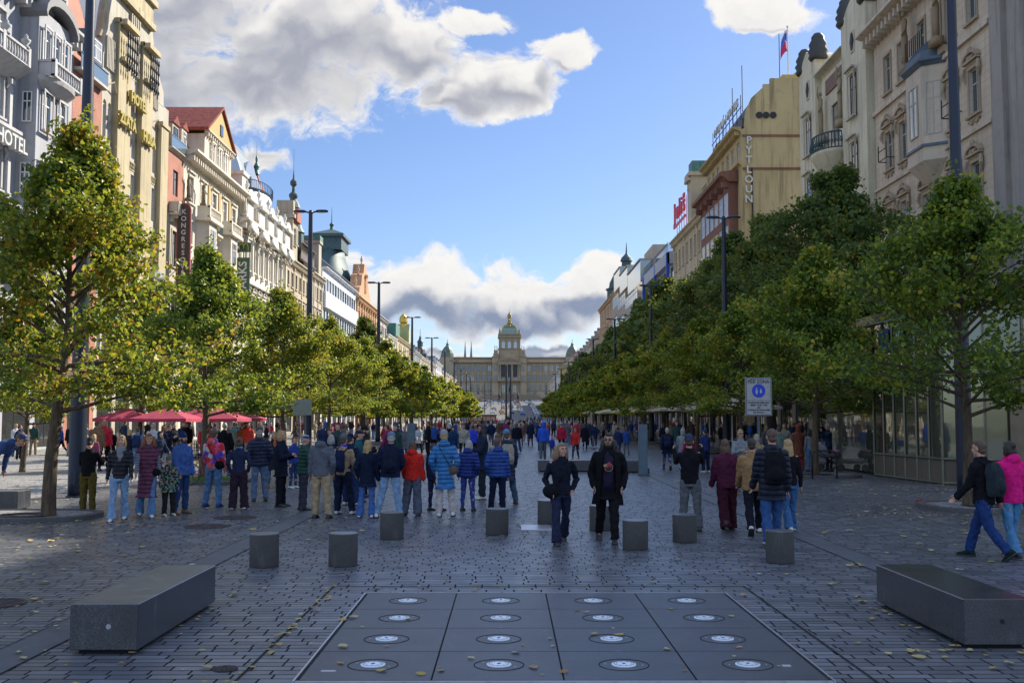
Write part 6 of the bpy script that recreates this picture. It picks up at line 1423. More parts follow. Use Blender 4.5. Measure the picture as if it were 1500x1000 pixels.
pp(502, 753, 637, 160, 'contra', 'short', (.36, .26, .16), 'cargo', (.015, .02, .045), 'short', 'brown', 'man in beige jacket with bright blue hood and small navy backpack', hat='beanie', hatc=(.10, .12, .15), shoe='white', pack=(.015, .025, .07), bigpack=False, extras=(x_scarf((.03, .05, .55)),))
pp(503, 722, 628, 100, 'folded', 'coat', (.10, .02, .03), 'slim', BLACK, 'long', 'brown', 'woman with long brown hair and dark red coat in profile behind beige jacket', fem=True)
pp(525, 735, 630, 95, 'pocket', 'short', (.02, .10, .12), 'straight', DJEAN, 'short', 'brown', 'man in teal jacket and dark cap turned to the right', hat='cap', hatc=(.02, .025, .06))
pp(533, 728, 624, 90, 'folded', 'puffer', (.02, .022, .03), 'straight', BLACK, 'short', 'dark', 'man in black beanie and black jacket behind the teal jacket', hat='beanie', hatc=(.015, .018, .018), beard=True)
pp(512, 740, 636, 150, 'stand', 'short', (.015, .02, .05), 'straight', (.02, .04, .12), 'short', 'dark', 'man in navy beanie and navy jacket hidden behind the beige jacket', hat='beanie', hatc=(.012, .02, .06), shoe='white')
pp(537, 758, 645, 178, 'lookl', 'coat', (.010, .016, .038), 'flare', (.06, .13, .34), 'long', 'blonde', 'blonde woman in navy coat and blue flared jeans seen from behind', fem=True, shoe='white')
pp(570, 758, 634, 182, 'wide', 'puffer', (.012, .018, .045), 'straight', LJEAN, 'short', 'grey', 'broad man in navy jacket with white shoulder marks, grey hat and light jeans', hat='beanie', hatc=(.14, .18, .27), shoe='white', pack=(.012, .016, .035))
pp(605, 755, 646, 172, 'contra', 'puffer', (.62, .030, .022), 'wide', (.10, .115, .155), 'bob', 'brown', 'woman in bright red jacket and grey trousers seen from behind', fem=True, hood=True, shoe='brown', mirror=True)
pp(636, 748, 650, 140, 'contra', 'short', (.015, .02, .05), 'slim', (.02, .03, .08), 'short', 'dark', 'person in dark clothes hidden behind the light blue coat')
pp(653, 756, 631, 180, 'pocket', 'long', (.035, .17, .40), 'straight', (.45, .40, .37), 'short', 'blonde', 'person in long bright blue down coat, grey beanie and cream trousers', puff=True, hat='beanie', hatc=(.28, .28, .31), hood=True, shoe='white', fem=True, extras=(x_bag((.12, .09, .07), -1),))
pp(684, 748, 645, 168, 'lookr', 'puffer', (.018, .040, .21), 'slim', (.035, .07, .28), 'bob', 'grey', 'grey haired woman in royal blue jacket and blue jeans', puff=True, fem=True, hood=True)
pp(706, 731, 621, -82, 'folded', 'coat', (.015, .025, .05), 'straight', (.02, .03, .035), 'wild', 'black', 'dark bearded man with hair tied back facing left in navy jacket', beard=True, skin=SKD, shoe='white')
pp(729, 751, 642, 186, 'lookl', 'puffer', (.018, .065, .26), 'straight', (.010, .014, .035), 'short', 'brown', 'short haired person in blue quilted jacket behind the middle bollard', puff=True, hood=True, shoe='brown')
pp(742, 738, 630, 190, 'contra', 'long', (.015, .025, .06), 'straight', (.04, .08, .13), 'short', 'brown', 'person in pale blue beanie and navy coat with beige backpack', puff=True, hat='beanie', hatc=(.08, .22, .38), pack=(.30, .27, .21))
pp(731, 728, 636, 175, 'photo', 'short', (.36, .32, .27), 'slim', NAVY, 'short', 'brown', 'person in beige fleece holding hands to the face behind the blue quilted jacket')
# the walking couple
pp(821, 796, 645, 6, 'wp', 'short', (.012, .014, .026), 'flare', (.020, .024, .055), 'curly', 'curly', 'curly haired woman in dark denim jacket walking toward the camera', fem=True, shoe='boot', extras=(x_bag(BLACK, -1, True, False, 1.35),))
def x_emblem(root, P):
    o = MB(); c = P.b(V3((0, -.135, .30)))
    def disc(dx, dz, rx, rz, yy, mat, nm, n=14):
        m = MB(); q_ = [(c.x+dx+rx*math.cos(2*math.pi*k/n), c.z+dz+rz*math.sin(2*math.pi*k/n)) for k in range(n)]; m.prism(q_, c.y-yy, c.y-yy+.006); return m
    red = m_plain('print_red', (.45, .03, .06), .8); gold = m_plain('print_gold', (.42, .28, .14), .8)
    m = MB()
    for k in range(22): a = 2*math.pi*k/22; m.ell((c.x+.062*math.cos(a), c.y-.010, c.z+.060*math.sin(a)-.005), (.007, .004, .007), 6)
    m.build('shirt_print', gold, root); m = disc(.0, .01, .040, .040, .014, red, 'a'); m.build('shirt_print', red, root)
    m = disc(-.055, .022, .028, .020, .020, gold, 'b'); m.build('shirt_print', gold, root); m = disc(.010, .065, .018, .016, .018, red, 'b'); m.build('shirt_print', red, root)
    m = disc(.004, -.012, .020, .026, .019, BLACK, 'd'); m.build('shirt_print', M_BLK, root); m = disc(-.045, -.045, .012, .012, .012, red, 'e'); m.build('shirt_print', red, root)
def x_opencoat(root, P):
    for sx in (-1, 1):
        m = MB(); vs = []
        for z, x0, x1, y0 in ((.55, .05, .12, -.065), (.45, .085, .185, -.12), (.28, .10, .19, -.15), (.05, .11, .20, -.145), (-.12, .12, .225, -.14), (-.30, .13, .25, -.13)):
            for x, y in ((x0, y0-.012), (x1, y0+.045), (x1+.008, y0+.09), (x0+.01, y0+.022)): vs.append(P.b(V3((sx*x, y, z))))
        m.add(vs, [(0, 1, 2, 3), (20, 23, 22, 21)] + [(r_*4+i, r_*4+4+i, r_*4+4+(i+1) % 4, r_*4+(i+1) % 4) for r_ in range(5) for i in range(4)]); me = evalmesh(m, REM(.01, 3, [FOLD(.02)]), 'coat_front', (m_cloth((.008, .008, .010)),)); link('coat_front', me, root)
pp(889, 794, 632, -3, 'wp2', 'coat', (.008, .008, .010), 'straight', (.010, .010, .013), 'wild', 'black', 'long haired bearded man in open black coat and dark shirt with red print', beard=True, skin=m_skin((.42, .24, .16)), extras=(x_opencoat, lambda r, P: (lambda m: (P.loft(m, [(-.05, .12, .148, -.02), (.1, .115, .146, -.02), (.28, .12, .152, -.02), (.42, .12, .142, -.01), (.53, .09, .10, 0), (.565, .07, .075, 0)], 16), m.build('shirt', m_cloth((.022, .018, .040)), r, True)))(MB()), (lambda r, P: x_emblem(r, type('Q', (), dict(b=lambda s, v: P.b(v + V3((0, -.045, 0)))))())), x_glasses))
# right-hand group
pp(1013, 778, 638, 172, 'photo', 'sweater', (.008, .009, .012), 'straight', (.115, .12, .13), 'short', 'dark', 'man in black sweater and grey trousers raising hands to his face', hat='beanie', hatc=(.03, .05, .10))
pp(1067, 777, 643, 186, 'stroll', 'puffer', (.085, .018, .042), 'wide', (.050, .012, .022), 'longer', 'brown', 'woman in burgundy leather jacket and burgundy wide trousers seen from behind', fem=True, shoe='boot')
pp(1106, 782, 638, 174, 'walk', 'puffer', (.30, .18, .08), 'straight', (.012, .014, .02), 'short', 'dark', 'person in camel brown jacket and dark trousers walking away', shoe='white')
pp(1130, 800, 628, 182, 'stroll', 'coat', (.010, .014, .030), 'straight', (.035, .09, .23), 'short', 'brown', 'large man in black jacket with white chest mark, backpack and blue jeans', pack=(.008, .009, .013), shoe='white', hood=False, puff=True)
pp(1157, 778, 643, 192, 'stroll', 'short', (.012, .010, .014), 'flare', (.05, .13, .28), 'longer', 'blonde', 'woman with very long blonde hair and black jacket seen from behind', fem=True, shoe='white')
pp(1087, 724, 629, 4, 'folded', 'short', (.22, .24, .25), 'straight', JEAN, 'short', 'blonde', 'person in sunglasses and grey jacket facing the camera', extras=(x_glasses,), hat=None, shoe='brown', fem=True)
pp(977, 688, 625, 176, 'walk2', 'coat', (.012, .016, .032), 'slim', (.025, .06, .16), 'short', 'grey', 'man in dark jacket with navy backpack walking away right of the blue column', pack=(.012, .02, .05))
pp(999, 688, 628, 186, 'stroll', 'hoodie', (.25, .26, .27), 'flare', LJEAN, 'short', 'grey', 'person in pale grey hooded jacket and light jeans', hat='hood', hatc=(.30, .30, .31), shoe='white')
pp(1010, 690, 634, 200, 'stroll', 'puffer', (.32, .025, .08), 'flare', (.14, .28, .50), 'long', 'brown', 'woman in magenta jacket and light jeans beside the grey hooded person', fem=True, shoe='white')
pp(1034, 692, 628, 210, 'stand', 'short', (.025, .04, .14), 'straight', NAVY, 'short', 'dark', 'person in dark blue coat and blue cap behind the black sweater man', hat='cap', hatc=(.02, .04, .12), shoe='white')
# right edge
pp(1444, 818, 640, -140, 'walk', 'hoodie', (.010, .011, .013), 'straight', (.018, .045, .15), 'short', 'brown', 'man in black hoodie with dark grey backpack striding left at the right edge', pack=(.022, .032, .038), shoe=(.012, .03, .022))
pp(1482, 816, 646, 196, 'stroll', 'puffer', (.72, .015, .20), 'flare', (.09, .24, .42), 'bun', 'dark', 'woman in bright pink jacket and light jeans beside the striding man', fem=True, hood=True)
pp(1512, 800, 668, 186, 'stroll', 'puffer', (.74, .03, .20), 'flare', (.08, .20, .38), 'bun', 'brown', 'second person in pink jacket cut by the right edge', fem=True, hood=True, pack=(.25, .06, .09), bigpack=False)
pp(-22, 742, 602, 84, 'bend', 'short', (.03, .09, .28), 'straight', DJEAN, 'short', 'brown', 'man in striped jacket and blue cap bending over the granite block at the left edge', pat='stripe', hat='cap', hatc=(.04, .07, .18), skin=m_skin((.42, .20, .14)))
# named people of the middle distance
MD = [
 (583, 664, 621, 178, 'stroll', 'coat', (.015, .04, .15), 'slim', NAVY, 'short', 'dark', 'person in blue coat with dark backpack walking away past the grey column', dict(pack=(.01, .02, .05))),
 (622, 662, 622, 4, 'walk', 'short', (.02, .10, .11), 'slim', BLACK, 'short', 'grey', 'man in teal jacket and black trousers walking toward the camera', {}),
 (646, 674, 624, 8, 'walk2', 'sweater', (.012, .014, .025), 'wide', (.60, .60, .62), 'short', 'dark', 'person in black sweater and white trousers walking toward the camera', dict(shoe='white')),
 (664, 676, 624, 5, 'stroll', 'coat', (.012, .04, .10), 'slim', NAVY, 'short', 'dark', 'person in navy hooded parka facing the camera before the blue coat', dict(hat='hood', hatc=(.02, .04, .08))),
 (678, 674, 621, 2, 'pocket', 'puffer', (.34, .32, .26), 'slim', BLACK, 'short', 'dark', 'man in pale beige jacket facing the camera', {}),
 (692, 672, 622, 170, 'stroll', 'puffer', (.04, .06, .55), 'slim', BLACK, 'short', 'dark', 'person in vivid blue jacket walking away', {}),
 (763, 653, 619, 180, 'stroll', 'coat', (.14, .09, .10), 'slim', (.05, .02, .03), 'short', 'brown', 'person in brown mauve coat walking away in the middle', {}),
 (777, 653, 617, 178, 'stand', 'long', (.012, .022, .05), 'slim', NAVY, 'bob', 'brown', 'woman in long navy coat beside the brown mauve coat', dict(fem=True)),
 (754, 655, 620, 182, 'walk', 'coat', (.02, .06, .16), 'slim', (.03, .05, .11), 'short', 'brown', 'person in blue coat walking up the middle of the square', {}),
 (795, 672, 618, 184, 'stroll', 'puffer', (.03, .10, .55), 'straight', GREYC, 'short', 'dark', 'person in bright blue hooded jacket left of the red jackets', dict(hat='hood', hatc=(.03, .10, .55))),
 (809, 668, 639, 20, 'stand', 'short', (.03, .05, .35), 'slim', NAVY, 'short', 'brown', 'child in blue coat and pink knitted hat', dict(hat='pom', hatc=(.75, .05, .28))),
 (823, 664, 620, 2, 'stand', 'puffer', (.42, .02, .05), 'slim', BLACK, 'short', 'brown', 'man in red jacket and blue cap facing the camera', dict(hat='cap', hatc=(.03, .07, .2))),
 (843, 672, 625, -12, 'walk', 'puffer', (.48, .035, .03), 'slim', (.02, .025, .035), 'short', 'brown', 'woman in orange red jacket and dark leggings walking to the left', dict(shoe='brown', fem=True)),
 (857, 659, 620, 178, 'stroll', 'long', (.010, .012, .02), 'slim', BLACK, 'short', 'dark', 'person in long black coat right of the red jackets', {}),
 (905, 668, 626, 186, 'stand', 'coat', (.02, .03, .09), 'slim', NAVY, 'short', 'dark', 'person in navy coat and dark beanie left of the blue column', dict(hat='beanie', hatc=(.01, .015, .03))),
 (918, 666, 625, 168, 'stand', 'coat', (.03, .07, .24), 'slim', GREYC, 'bob', 'brown', 'woman in royal blue coat left of the blue column', dict(fem=True)),
 (1108, 722, 636, 178, 'stand', 'short', (.30, .22, .12), 'straight', JEAN, 'short', 'grey', 'person in beige cap behind the camel jacket', dict(hat='cap', hatc=(.35, .25, .14))),
 (1171, 690, 622, 184, 'stand', 'long', (.22, .065, .035), 'straight', (.30, .03, .03), 'short', 'brown', 'person in long rust coloured quilted coat beside the bicycle hoop', dict(puff=True, hat='hood', hatc=(.22, .065, .035))),
 (1188, 690, 628, 200, 'stand', 'short', (.25, .27, .32), 'straight', JEAN, 'long', 'black', 'dark haired person in pale grey top behind the second right linden', dict(fem=True)),
 (1215, 690, 620, -80, 'photo', 'short', (.02, .03, .06), 'slim', BLACK, 'short', 'grey', 'person with raised arms behind the pram', {}),
 (1143, 700, 624, 180, 'stand', 'hoodie', (.10, .14, .12), 'slim', BLACK, 'short', 'dark', 'person in greenish hoodie between the sign and the rust coat', {}),
 (1275, 690, 634, 120, 'walk', 'coat', (.010, .010, .013), 'slim', BLACK, 'short', 'dark', 'person in black with white shoes walking beside the glass pavilion', dict(shoe='white')),
 (103, 668, 620, 20, 'stand', 'coat', (.012, .014, .02), 'straight', (.30, .26, .18), 'short', 'grey', 'grey haired man in black coat and beige trousers near the shop windows', {}),
 (90, 666, 622, -60, 'walk', 'short', (.04, .07, .30), 'slim', BLACK, 'short', 'brown', 'person in blue top and black leggings near the shop windows', {}),
 (140, 690, 616, 178, 'stand', 'coat', (.20, .12, .07), 'slim', BLACK, 'short', 'brown', 'person in brown coat near the second lamp post side', {}),
 (151, 688, 615, 10, 'stand', 'puffer', (.55, .03, .05), 'slim', BLACK, 'bob', 'blonde', 'woman in red jacket behind the blonde woman', dict(fem=True)),
 (136, 700, 636, 160, 'stand', 'short', (.20, .05, .12), 'slim', GREYC, 'long', 'blonde', 'blonde person in magenta jacket behind the black sweater man', dict(fem=True)),
 (162, 686, 626, 175, 'stand', 'short', (.01, .01, .012), 'slim', BLACK, 'long', 'red', 'person with orange backpack behind the blonde woman', dict(pack=(.45, .10, .05), bigpack=False)),
 (187, 690, 629, 178, 'stand', 'short', (.018, .02, .03), 'slim', BLACK, 'bob', 'blonde', 'fair haired person in black jacket behind the two walking women', {}),
 (200, 690, 625, 182, 'stroll', 'short', (.12, .18, .35), 'slim', JEAN, 'short', 'brown', 'person in pale blue jacket with navy backpack behind the red haired woman', dict(pack=(.02, .03, .08))),
 (245, 690, 622, 70, 'phone', 'coat', (.012, .016, .035), 'straight', (.30, .30, .32), 'short', 'brown', 'man in navy jacket and pale trousers bowed under the red parasols', {}),
 (233, 692, 630, 60, 'walk', 'coat', (.02, .03, .06), 'slim', BLACK, 'short', 'dark', 'hooded person in dark coat behind the child', dict(hat='hood', hatc=(.02, .03, .06))),
 (328, 700, 619, 186, 'pocket', 'coat', (.010, .012, .016), 'straight', DJEAN, 'bald', 'grey', 'tall grey haired man in black jacket behind the bicycle', {}),
 (273, 676, 618, -20, 'stand', 'coat', (.01, .01, .012), 'slim', BLACK, 'long', 'black', 'dark haired woman in black under the red parasols', dict(fem=True)),
 (343, 672, 618, 178, 'stand', 'coat', (.10, .18, .17), 'slim', BLACK, 'short', 'brown', 'person in grey green coat behind the red parasols', {}),
 (363, 674, 619, 10, 'stand', 'puffer', (.60, .06, .04), 'slim', (.3, .3, .3), 'long', 'brown', 'woman in bright red orange jacket left of the green sunshade', dict(fem=True)),
 (354, 674, 621, 5, 'stand', 'short', (.30, .09, .03), 'slim', BLACK, 'long', 'brown', 'woman in rust coloured jacket behind the dark down jacket', dict(fem=True)),
]
for (px, py, top, fc, pz, jk, jc, tk, tc, hr, hc, lb, kw) in MD: pp(px, py, top, fc, pz, jk, jc, tk, tc, hr, hc, lb, **kw)
# distant strollers: individuals sharing a few figures, one mesh each with its own colours
def mk_far(pz, coat):
    P = pose(pz); parts = [cached(('b', pz), lambda: mk_body(P)), cached(('j', pz, coat, False, False), lambda: mk_jacket(P, coat)), cached(('t', pz, 'straight'), lambda: mk_trousers(P)), cached(('h', pz, 'short'), lambda: mk_hair(P, 'short'))]
    out = []
    for i, me in enumerate(parts):
        bm = bmesh.new(); bm.from_mesh(me); tmp = bpy.data.meshes.new('f'); bm.to_mesh(tmp); bm.free()
        o = bpy.data.objects.new('t', tmp); md = o.modifiers.new('d', 'DECIMATE'); md.ratio = [.06, .12, .12, .12][i]
        e = evaluate(o); bpy.data.objects.remove(o)
        e.name = ['body', 'jacket', 'trousers', 'hair'][i]; e.materials.clear(); out.append(e)
    return out
FARK = {}
COLS = [((.012, .014, .02), 'black'), ((.015, .025, .07), 'navy'), ((.03, .08, .28), 'blue'), ((.35, .03, .04), 'red'), ((.28, .24, .18), 'beige'), ((.12, .12, .13), 'grey'), ((.10, .07, .05), 'brown'), ((.03, .07, .06), 'dark green'), ((.50, .50, .50), 'white'), ((.20, .03, .09), 'wine red'), ((.012, .014, .02), 'black'), ((.02, .03, .06), 'navy')]
TCOL = [((.012, .012, .016), 'black'), ((.03, .06, .15), 'dark blue'), ((.10, .18, .32), 'blue'), ((.10, .10, .11), 'grey'), ((.26, .2, .13), 'tan')]
HTS = ['dark', 'brown', 'black', 'blonde', 'grey', 'brown', 'dark']
def crowd(n, fx, fy, where, group, seed, rot=None):
    rg = random.Random(seed); taken = []
    for _ in range(n*6):
        if len(taken) >= n: break
        x, y = fx(rg), None
        x, y = fy(rg, x)
        if any((x-a)**2 + (y-b_)**2 < .45 for a, b_ in taken) or any(abs(x-t_) < .5 and min(abs(y-u) for u in L_) < .6 for t_, L_ in ((TL_X, LT), (TR_X, RT))): continue
        taken.append((x, y)); pz = rg.choice(['stand', 'walk', 'walk2', 'stroll', 'pocket', 'lookl', 'lookr', 'contra']); ck = rg.choice(['short', 'coat', 'puffer']) if y < 150 else 'coat'
        key = (pz, ck)
        if key not in FARK: FARK[key] = mk_far(pz, ck)
        (jc, jn), (tc, tn), hc = rg.choice(COLS), rg.choice(TCOL), rg.choice(HTS)
        r = empty('person', (x, y, gz(y)), rg.choice([0, 180, 180, 0, 90, -90]) * 0.01745 + rg.uniform(-.5, .5), label='person in %s jacket and %s trousers %s' % (jn, tn, where), cat='person', group=group)
        s = rg.uniform(.90, 1.05); r.scale = (s, s, s)
        for me, mt in zip(FARK[key], (SK, m_cloth(jc), m_cloth(tc), m_hair(HC[hc]))):
            o = link(me.name, me, r); slot(o, mt)
crowd(62, lambda r: 0, lambda r, x: (lambda y: (r.uniform(-8.5, 8.5), y))(r.uniform(62, 150)), 'in the middle of the square', 'crowd in the middle', 1)
crowd(52, lambda r: 0, lambda r, x: (r.uniform(-8, 8.5), r.uniform(150, 330)), 'far up the square', 'crowd far up the square', 2)
crowd(56, lambda r: 0, lambda r, x: (r.uniform(-27, -11), 42 + 80*r.random()**1.3), 'under the left trees near the shops', 'crowd on the left side', 3)
crowd(34, lambda r: 0, lambda r, x: (r.uniform(-27, -8), 120 + 120*r.random()), 'farther along left shops', 'crowd farther along the left side', 4)
crowd(56, lambda r: 0, lambda r, x: (r.uniform(9, 22), 47 + 90*r.random()**1.2), 'under the right trees near the shops', 'crowd on the right side', 5)
crowd(16, lambda r: 0, lambda r, x: (r.uniform(-8.5, -3), r.uniform(34, 60)), 'left of centre behind the front group', 'people behind the front group', 6)
# ---------------------------------------------------------------- granite seats and bollards
def seat(x0, x1, y0, y1, h, label, name='granite_bench', group='granite benches'):
    cx, cy = (x0+x1)/2, (y0+y1)/2; r = empty(name, (cx, cy, 0), label=label, cat='bench', group=group); w, d = (x1-x0)/2, (y1-y0)/2
    m = MB(); m.bevbox(-w, w, -d, d, .035, h, .008, 0)
    m.m[-0 or len(m.m)-1] = 0
    me = m.mesh('block', (M_BENCHP, M_BENCH, M_BTOP), False)
    for p in me.polygons: p.material_index = 1 if abs(p.normal.y) > .9 else 2 if p.normal.z > .5 and x0 < 0 else 0  # left bench tops get the paler colour that carries their light
    link('block', me, r); m = MB(); m.box(-w+.06, w-.06, -d+.06, d-.06, 0, .034); m.build('foot', M_JOINT, r)
    m = MB(); m.tube([(.04, -d-.004, h*.55), (.04, -d+.01, h*.55)], .022, 12); m.build('plug', M_STEEL if x0 < 0 else M_BLK, r); return r
seat(-3.73, -3.15, 9.27, 11.68, .425, 'long grey granite block bench at the front left'); seat(3.96, 4.55, 9.46, 11.68, .43, 'long dark granite block bench at the front right')
seat(1.1, 3.1, 40.2, 40.9, .43, 'low granite block behind the walking woman'); seat(3.35, 5.1, 39.6, 40.2, .43, 'low granite block beside the blue grey column')
p = gp(25, 748); seat(p.x-2.4, p.x, p.y, p.y+.65, .42, 'pale granite block cut by the left edge, man bending over it')
for i, (px, py) in enumerate(((548, 676), (590, 655))): p = gp(px, py); seat(p.x-1.2, p.x+1.2, p.y, p.y+.6, .45, ['granite block behind the beige jacket man', 'farther granite block behind the left crowd'][i])
bp = [(382, 832, 'leftmost of the granite bollards'), (499, 831, 'second granite bollard from the left'), (572, 791, 'granite bollard in front of the broad man in light jeans'), (728, 784, 'granite bollard in front of the blue quilted jackets'), (803, 768, 'granite bollard just left behind the walking woman'), (881, 778, 'granite bollard half hidden by the long haired man'), (933, 806, 'granite bollard right of the long haired man'), (1006, 795, 'granite bollard in front of the man in grey trousers'), (1148, 826, 'rightmost granite bollard before the large man')]
m = MB(); m.lathe([(.195, 0), (.196, .015), (.196, .435), (.190, .445), (.001, .448)], n=40)
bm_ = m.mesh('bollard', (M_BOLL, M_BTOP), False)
for q_ in bm_.polygons: q_.material_index = 1 if q_.normal.z > .5 else 0; q_.use_smooth = abs(q_.normal.z) < .5  # bollard tops share the paler colour with light painted in
for px, py, lb in bp: p = gp(px, py); o = link('bollard', bm_, None, (p.x, p.y + .195, 0), rnd.random()*6); o.rotation_euler.x = R_(rnd.uniform(-.5, .5)); tag(o, lb + ', short dark cylinder', 'bollard', 'granite bollards')
# blue-grey columns (drinking fountains / sockets)
def column(x, y, h, label, w=.15):
    r = empty('service_column', (x, y, 0), label=label, cat='column'); m = MB(); n = 16
    pr = [(w*math.cos(R_(a)), .12 + w*math.sin(R_(a))) for a in range(0, 181, 12)] + [(-w, -.12), (w, -.12)]
    k = len(pr); m.add([(a, b_, .02) for a, b_ in pr] + [(a, b_, h) for a, b_ in pr], [tuple(range(k-1, -1, -1)), tuple(range(k, 2*k))] + [(i, (i+1) % k, k+(i+1) % k, k+i) for i in range(k)]); m.build('shaft', M_COL, r)
    m = MB(); m.box(w+.001, w+.07, -.05, .12, .05, .25); m.build('outlet', M_POST, r); m = MB(); m.box(-w-.03, w+.1, -.16, .30, 0, .02); m.build('base_plate', M_BLK, r)
    m = MB(); m.box(-w*.8, w*.8, -.135, -.12, .3, h-.2); m.build('panel', M_COL, r)
p = gp(942, 696); column(p.x, p.y, 1.78, 'blue grey service column right of centre beside the low granite block'); p = gp(602, 690); column(p.x, p.y, 1.8, 'grey service column behind the red jacket')
# ---------------------------------------------------------------- street lamps
def lamp():
    r = empty('street_lamp'); m = MB(); m.lathe([(.215, 0), (.215, .5), (.205, 2.5), (.11, 13.3), (.10, 13.45)], n=20); m.build('pole', M_POST, r, True)
    m = MB(); m.lathe([(.26, 0), (.26, .03), (.22, .05)], n=20); m.build('base_plate', M_POST, r)
    for sx in (-1, 1):
        m = MB(); m.tube([(0, 0, 13.30), (sx*.25, 0, 13.37), (sx*.4, 0, 13.39)], .045, 8); a = m.build('arm', M_POST, r)
        m = MB(); m.rings([(sx*.62, 0, 13.34, .34, .16), (sx*.62, 0, 13.42, .36, .18), (sx*.62, 0, 13.47, .28, .12)], 20); h = m.build('lamp_head', M_POST, r)
        m = MB(); m.rings([(sx*.62, 0, 13.325, .27, .12), (sx*.62, 0, 13.339, .27, .12)], 16); m.build('diffuser', m_plain('lamp_diffuser', (.5, .5, .48), .3), h)
    m = MB(); m.bevbox(-.07, .07, -.23, -.20, .3, .62, .005); m.build('service_door', M_POST, r); return r
l0 = lamp(); first = True
def putlamp(x, y, lb, g):
    global first
    o = l0 if first else copy_tree(l0); first = False; o.location = (x, y, gz(y)); o.rotation_euler.z = rnd.uniform(-.05, .05); tag(o, lb, 'street lamp', g); o.scale.z = 1.07 if y < 35 else 1.0
N_ = ['nearest', 'second', 'third', 'fourth', 'fifth', 'sixth', 'seventh', 'eighth', 'ninth', 'tenth']
for i in range(10): putlamp(-10.95, 27.4 + 31.3*i, 'tall dark twin armed street lamp, %s in the left row' % N_[i], 'street lamps in the left row')
for i in range(9): putlamp(12.25, 28.9 + 31.5*i, 'tall dark twin armed street lamp, %s in the right row' % N_[i], 'street lamps in the right row')
m = MB(); m.box(-.09, .09, -.222, -.216, 1.95, 2.08); m.box(-.05, .05, -.222, -.216, 2.10, 2.2)
# ---------------------------------------------------------------- glass pavilion by the right tree
gv = empty('glass_pavilion', (12.75, 37.4, 0), label='glass pavilion with grey metal frame and low stone base at the right', cat='pavilion')
GP = [(0, 0), (.15, -2.5), (.35, -5.0), (1.3, -5.75), (9.5, -5.75)]; gm = MB(); fr = MB(); bs = MB()
M_FRM = m_metal('pavilion_frame', (.20, .19, .13), .4, .6); M_PGL = m_glass('pavilion_glass', (.036, .038, .026), .03, 0)
for k in range(len(GP)-1):
    a, b_ = V3((*GP[k], 0)), V3((*GP[k+1], 0)); L = (b_-a).length; d = (b_-a)/L; nn = V3((d.y, -d.x, 0)); n = max(1, round(L/.95))
    if k == 3: n = 7
    gm.add([a + V3((0, 0, .75)), b_ + V3((0, 0, .75)), b_ + V3((0, 0, 5.2)), a + V3((0, 0, 5.2))], [(0, 1, 2, 3)])
    bs.add([a + nn*.02, b_ + nn*.02, b_ + nn*.02 + V3((0, 0, .75)), a + nn*.02 + V3((0, 0, .75)), a - nn*.2, b_ - nn*.2, b_ - nn*.2 + V3((0, 0, .75)), a - nn*.2 + V3((0, 0, .75))], [(0, 1, 2, 3), (3, 2, 6, 7)])
    for i in range(n+1):
        q_ = a + d*L*i/n + nn*.03; fr.tube([q_, q_ + V3((0, 0, 5.25))], .035, 4)
    for z in (.05, .77, 3.3, 3.85, 5.25): fr.tube([a + nn*.035 + V3((0, 0, z)), b_ + nn*.035 + V3((0, 0, z))], .045, 4)
gm.build('glazing', M_PGL, gv); fr.build('frame', M_FRM, gv); bs.build('stone_base', m_wall('pavilion_base', (.13, .105, .075)), gv)
m = MB(); m.add([(x, y, z) for z in (5.28, 5.6) for x, y in [(0, 6)] + GP + [(9.5, 6)]], [(6, 5, 4, 3, 2, 1, 0), (7, 8, 9, 10, 11, 12, 13)] + [(i, (i+1) % 7, 7+(i+1) % 7, 7+i) for i in range(7)]); m.build('roof', M_FRM, gv)
m = MB(); m.box(.1, .2, .02, 6, .1, 5.2); m.build('rear_wall', M_PGL, gv)
m = MB(); m.box(2.0, 4.4, -5.85, -5.8, .05, 3.2); m.build('door_panel', m_metal('bronze_panel', (.20, .15, .10), .45, .5), gv)
m = MB(); m.bevbox(4.75, 5.05, -5.88, -5.84, 1.75, 2.65, .01); sgp = m.build('pictogram_sign', m_plain('picto_blue', (.03, .08, .30), .4), gv)
for z, tx in ((2.42, '☐'), (2.2, '|'), (1.95, 'X')):
    m = MB(); m.ell((4.9, -5.89, z+.07), (.035, .008, .035), 8); m.box(4.865, 4.935, -5.895, -5.885, z-.09, z+.02); m.build('pictogram', M_WLET, sgp)
m = MB(); m.bevbox(4.77, 5.03, -5.895, -5.885, 1.78, 1.93, .003); m.build('orange_field', m_plain('picto_orange', (.55, .20, .03), .5), sgp)
for i, (mat, ch) in enumerate(((m_plain('picto_blue', (.03, .08, .30), .4), ''), (m_plain('green_board', (.015, .075, .04), .4), 'V'))):
    y = -1.2 - 1.2*i; r = MB(); r.box(-.06 + .07*i, -.03 + .07*i, y-.45, y+.45, 4.2, 5.0); o = r.build('sign_panel', mat, gv)
    if ch: l = link('letter', text_mesh(ch, .6, .02, M_WLET), o, (-.075 + .07*i, y, 4.6)); l.rotation_euler = (0, 0, -math.pi/2)
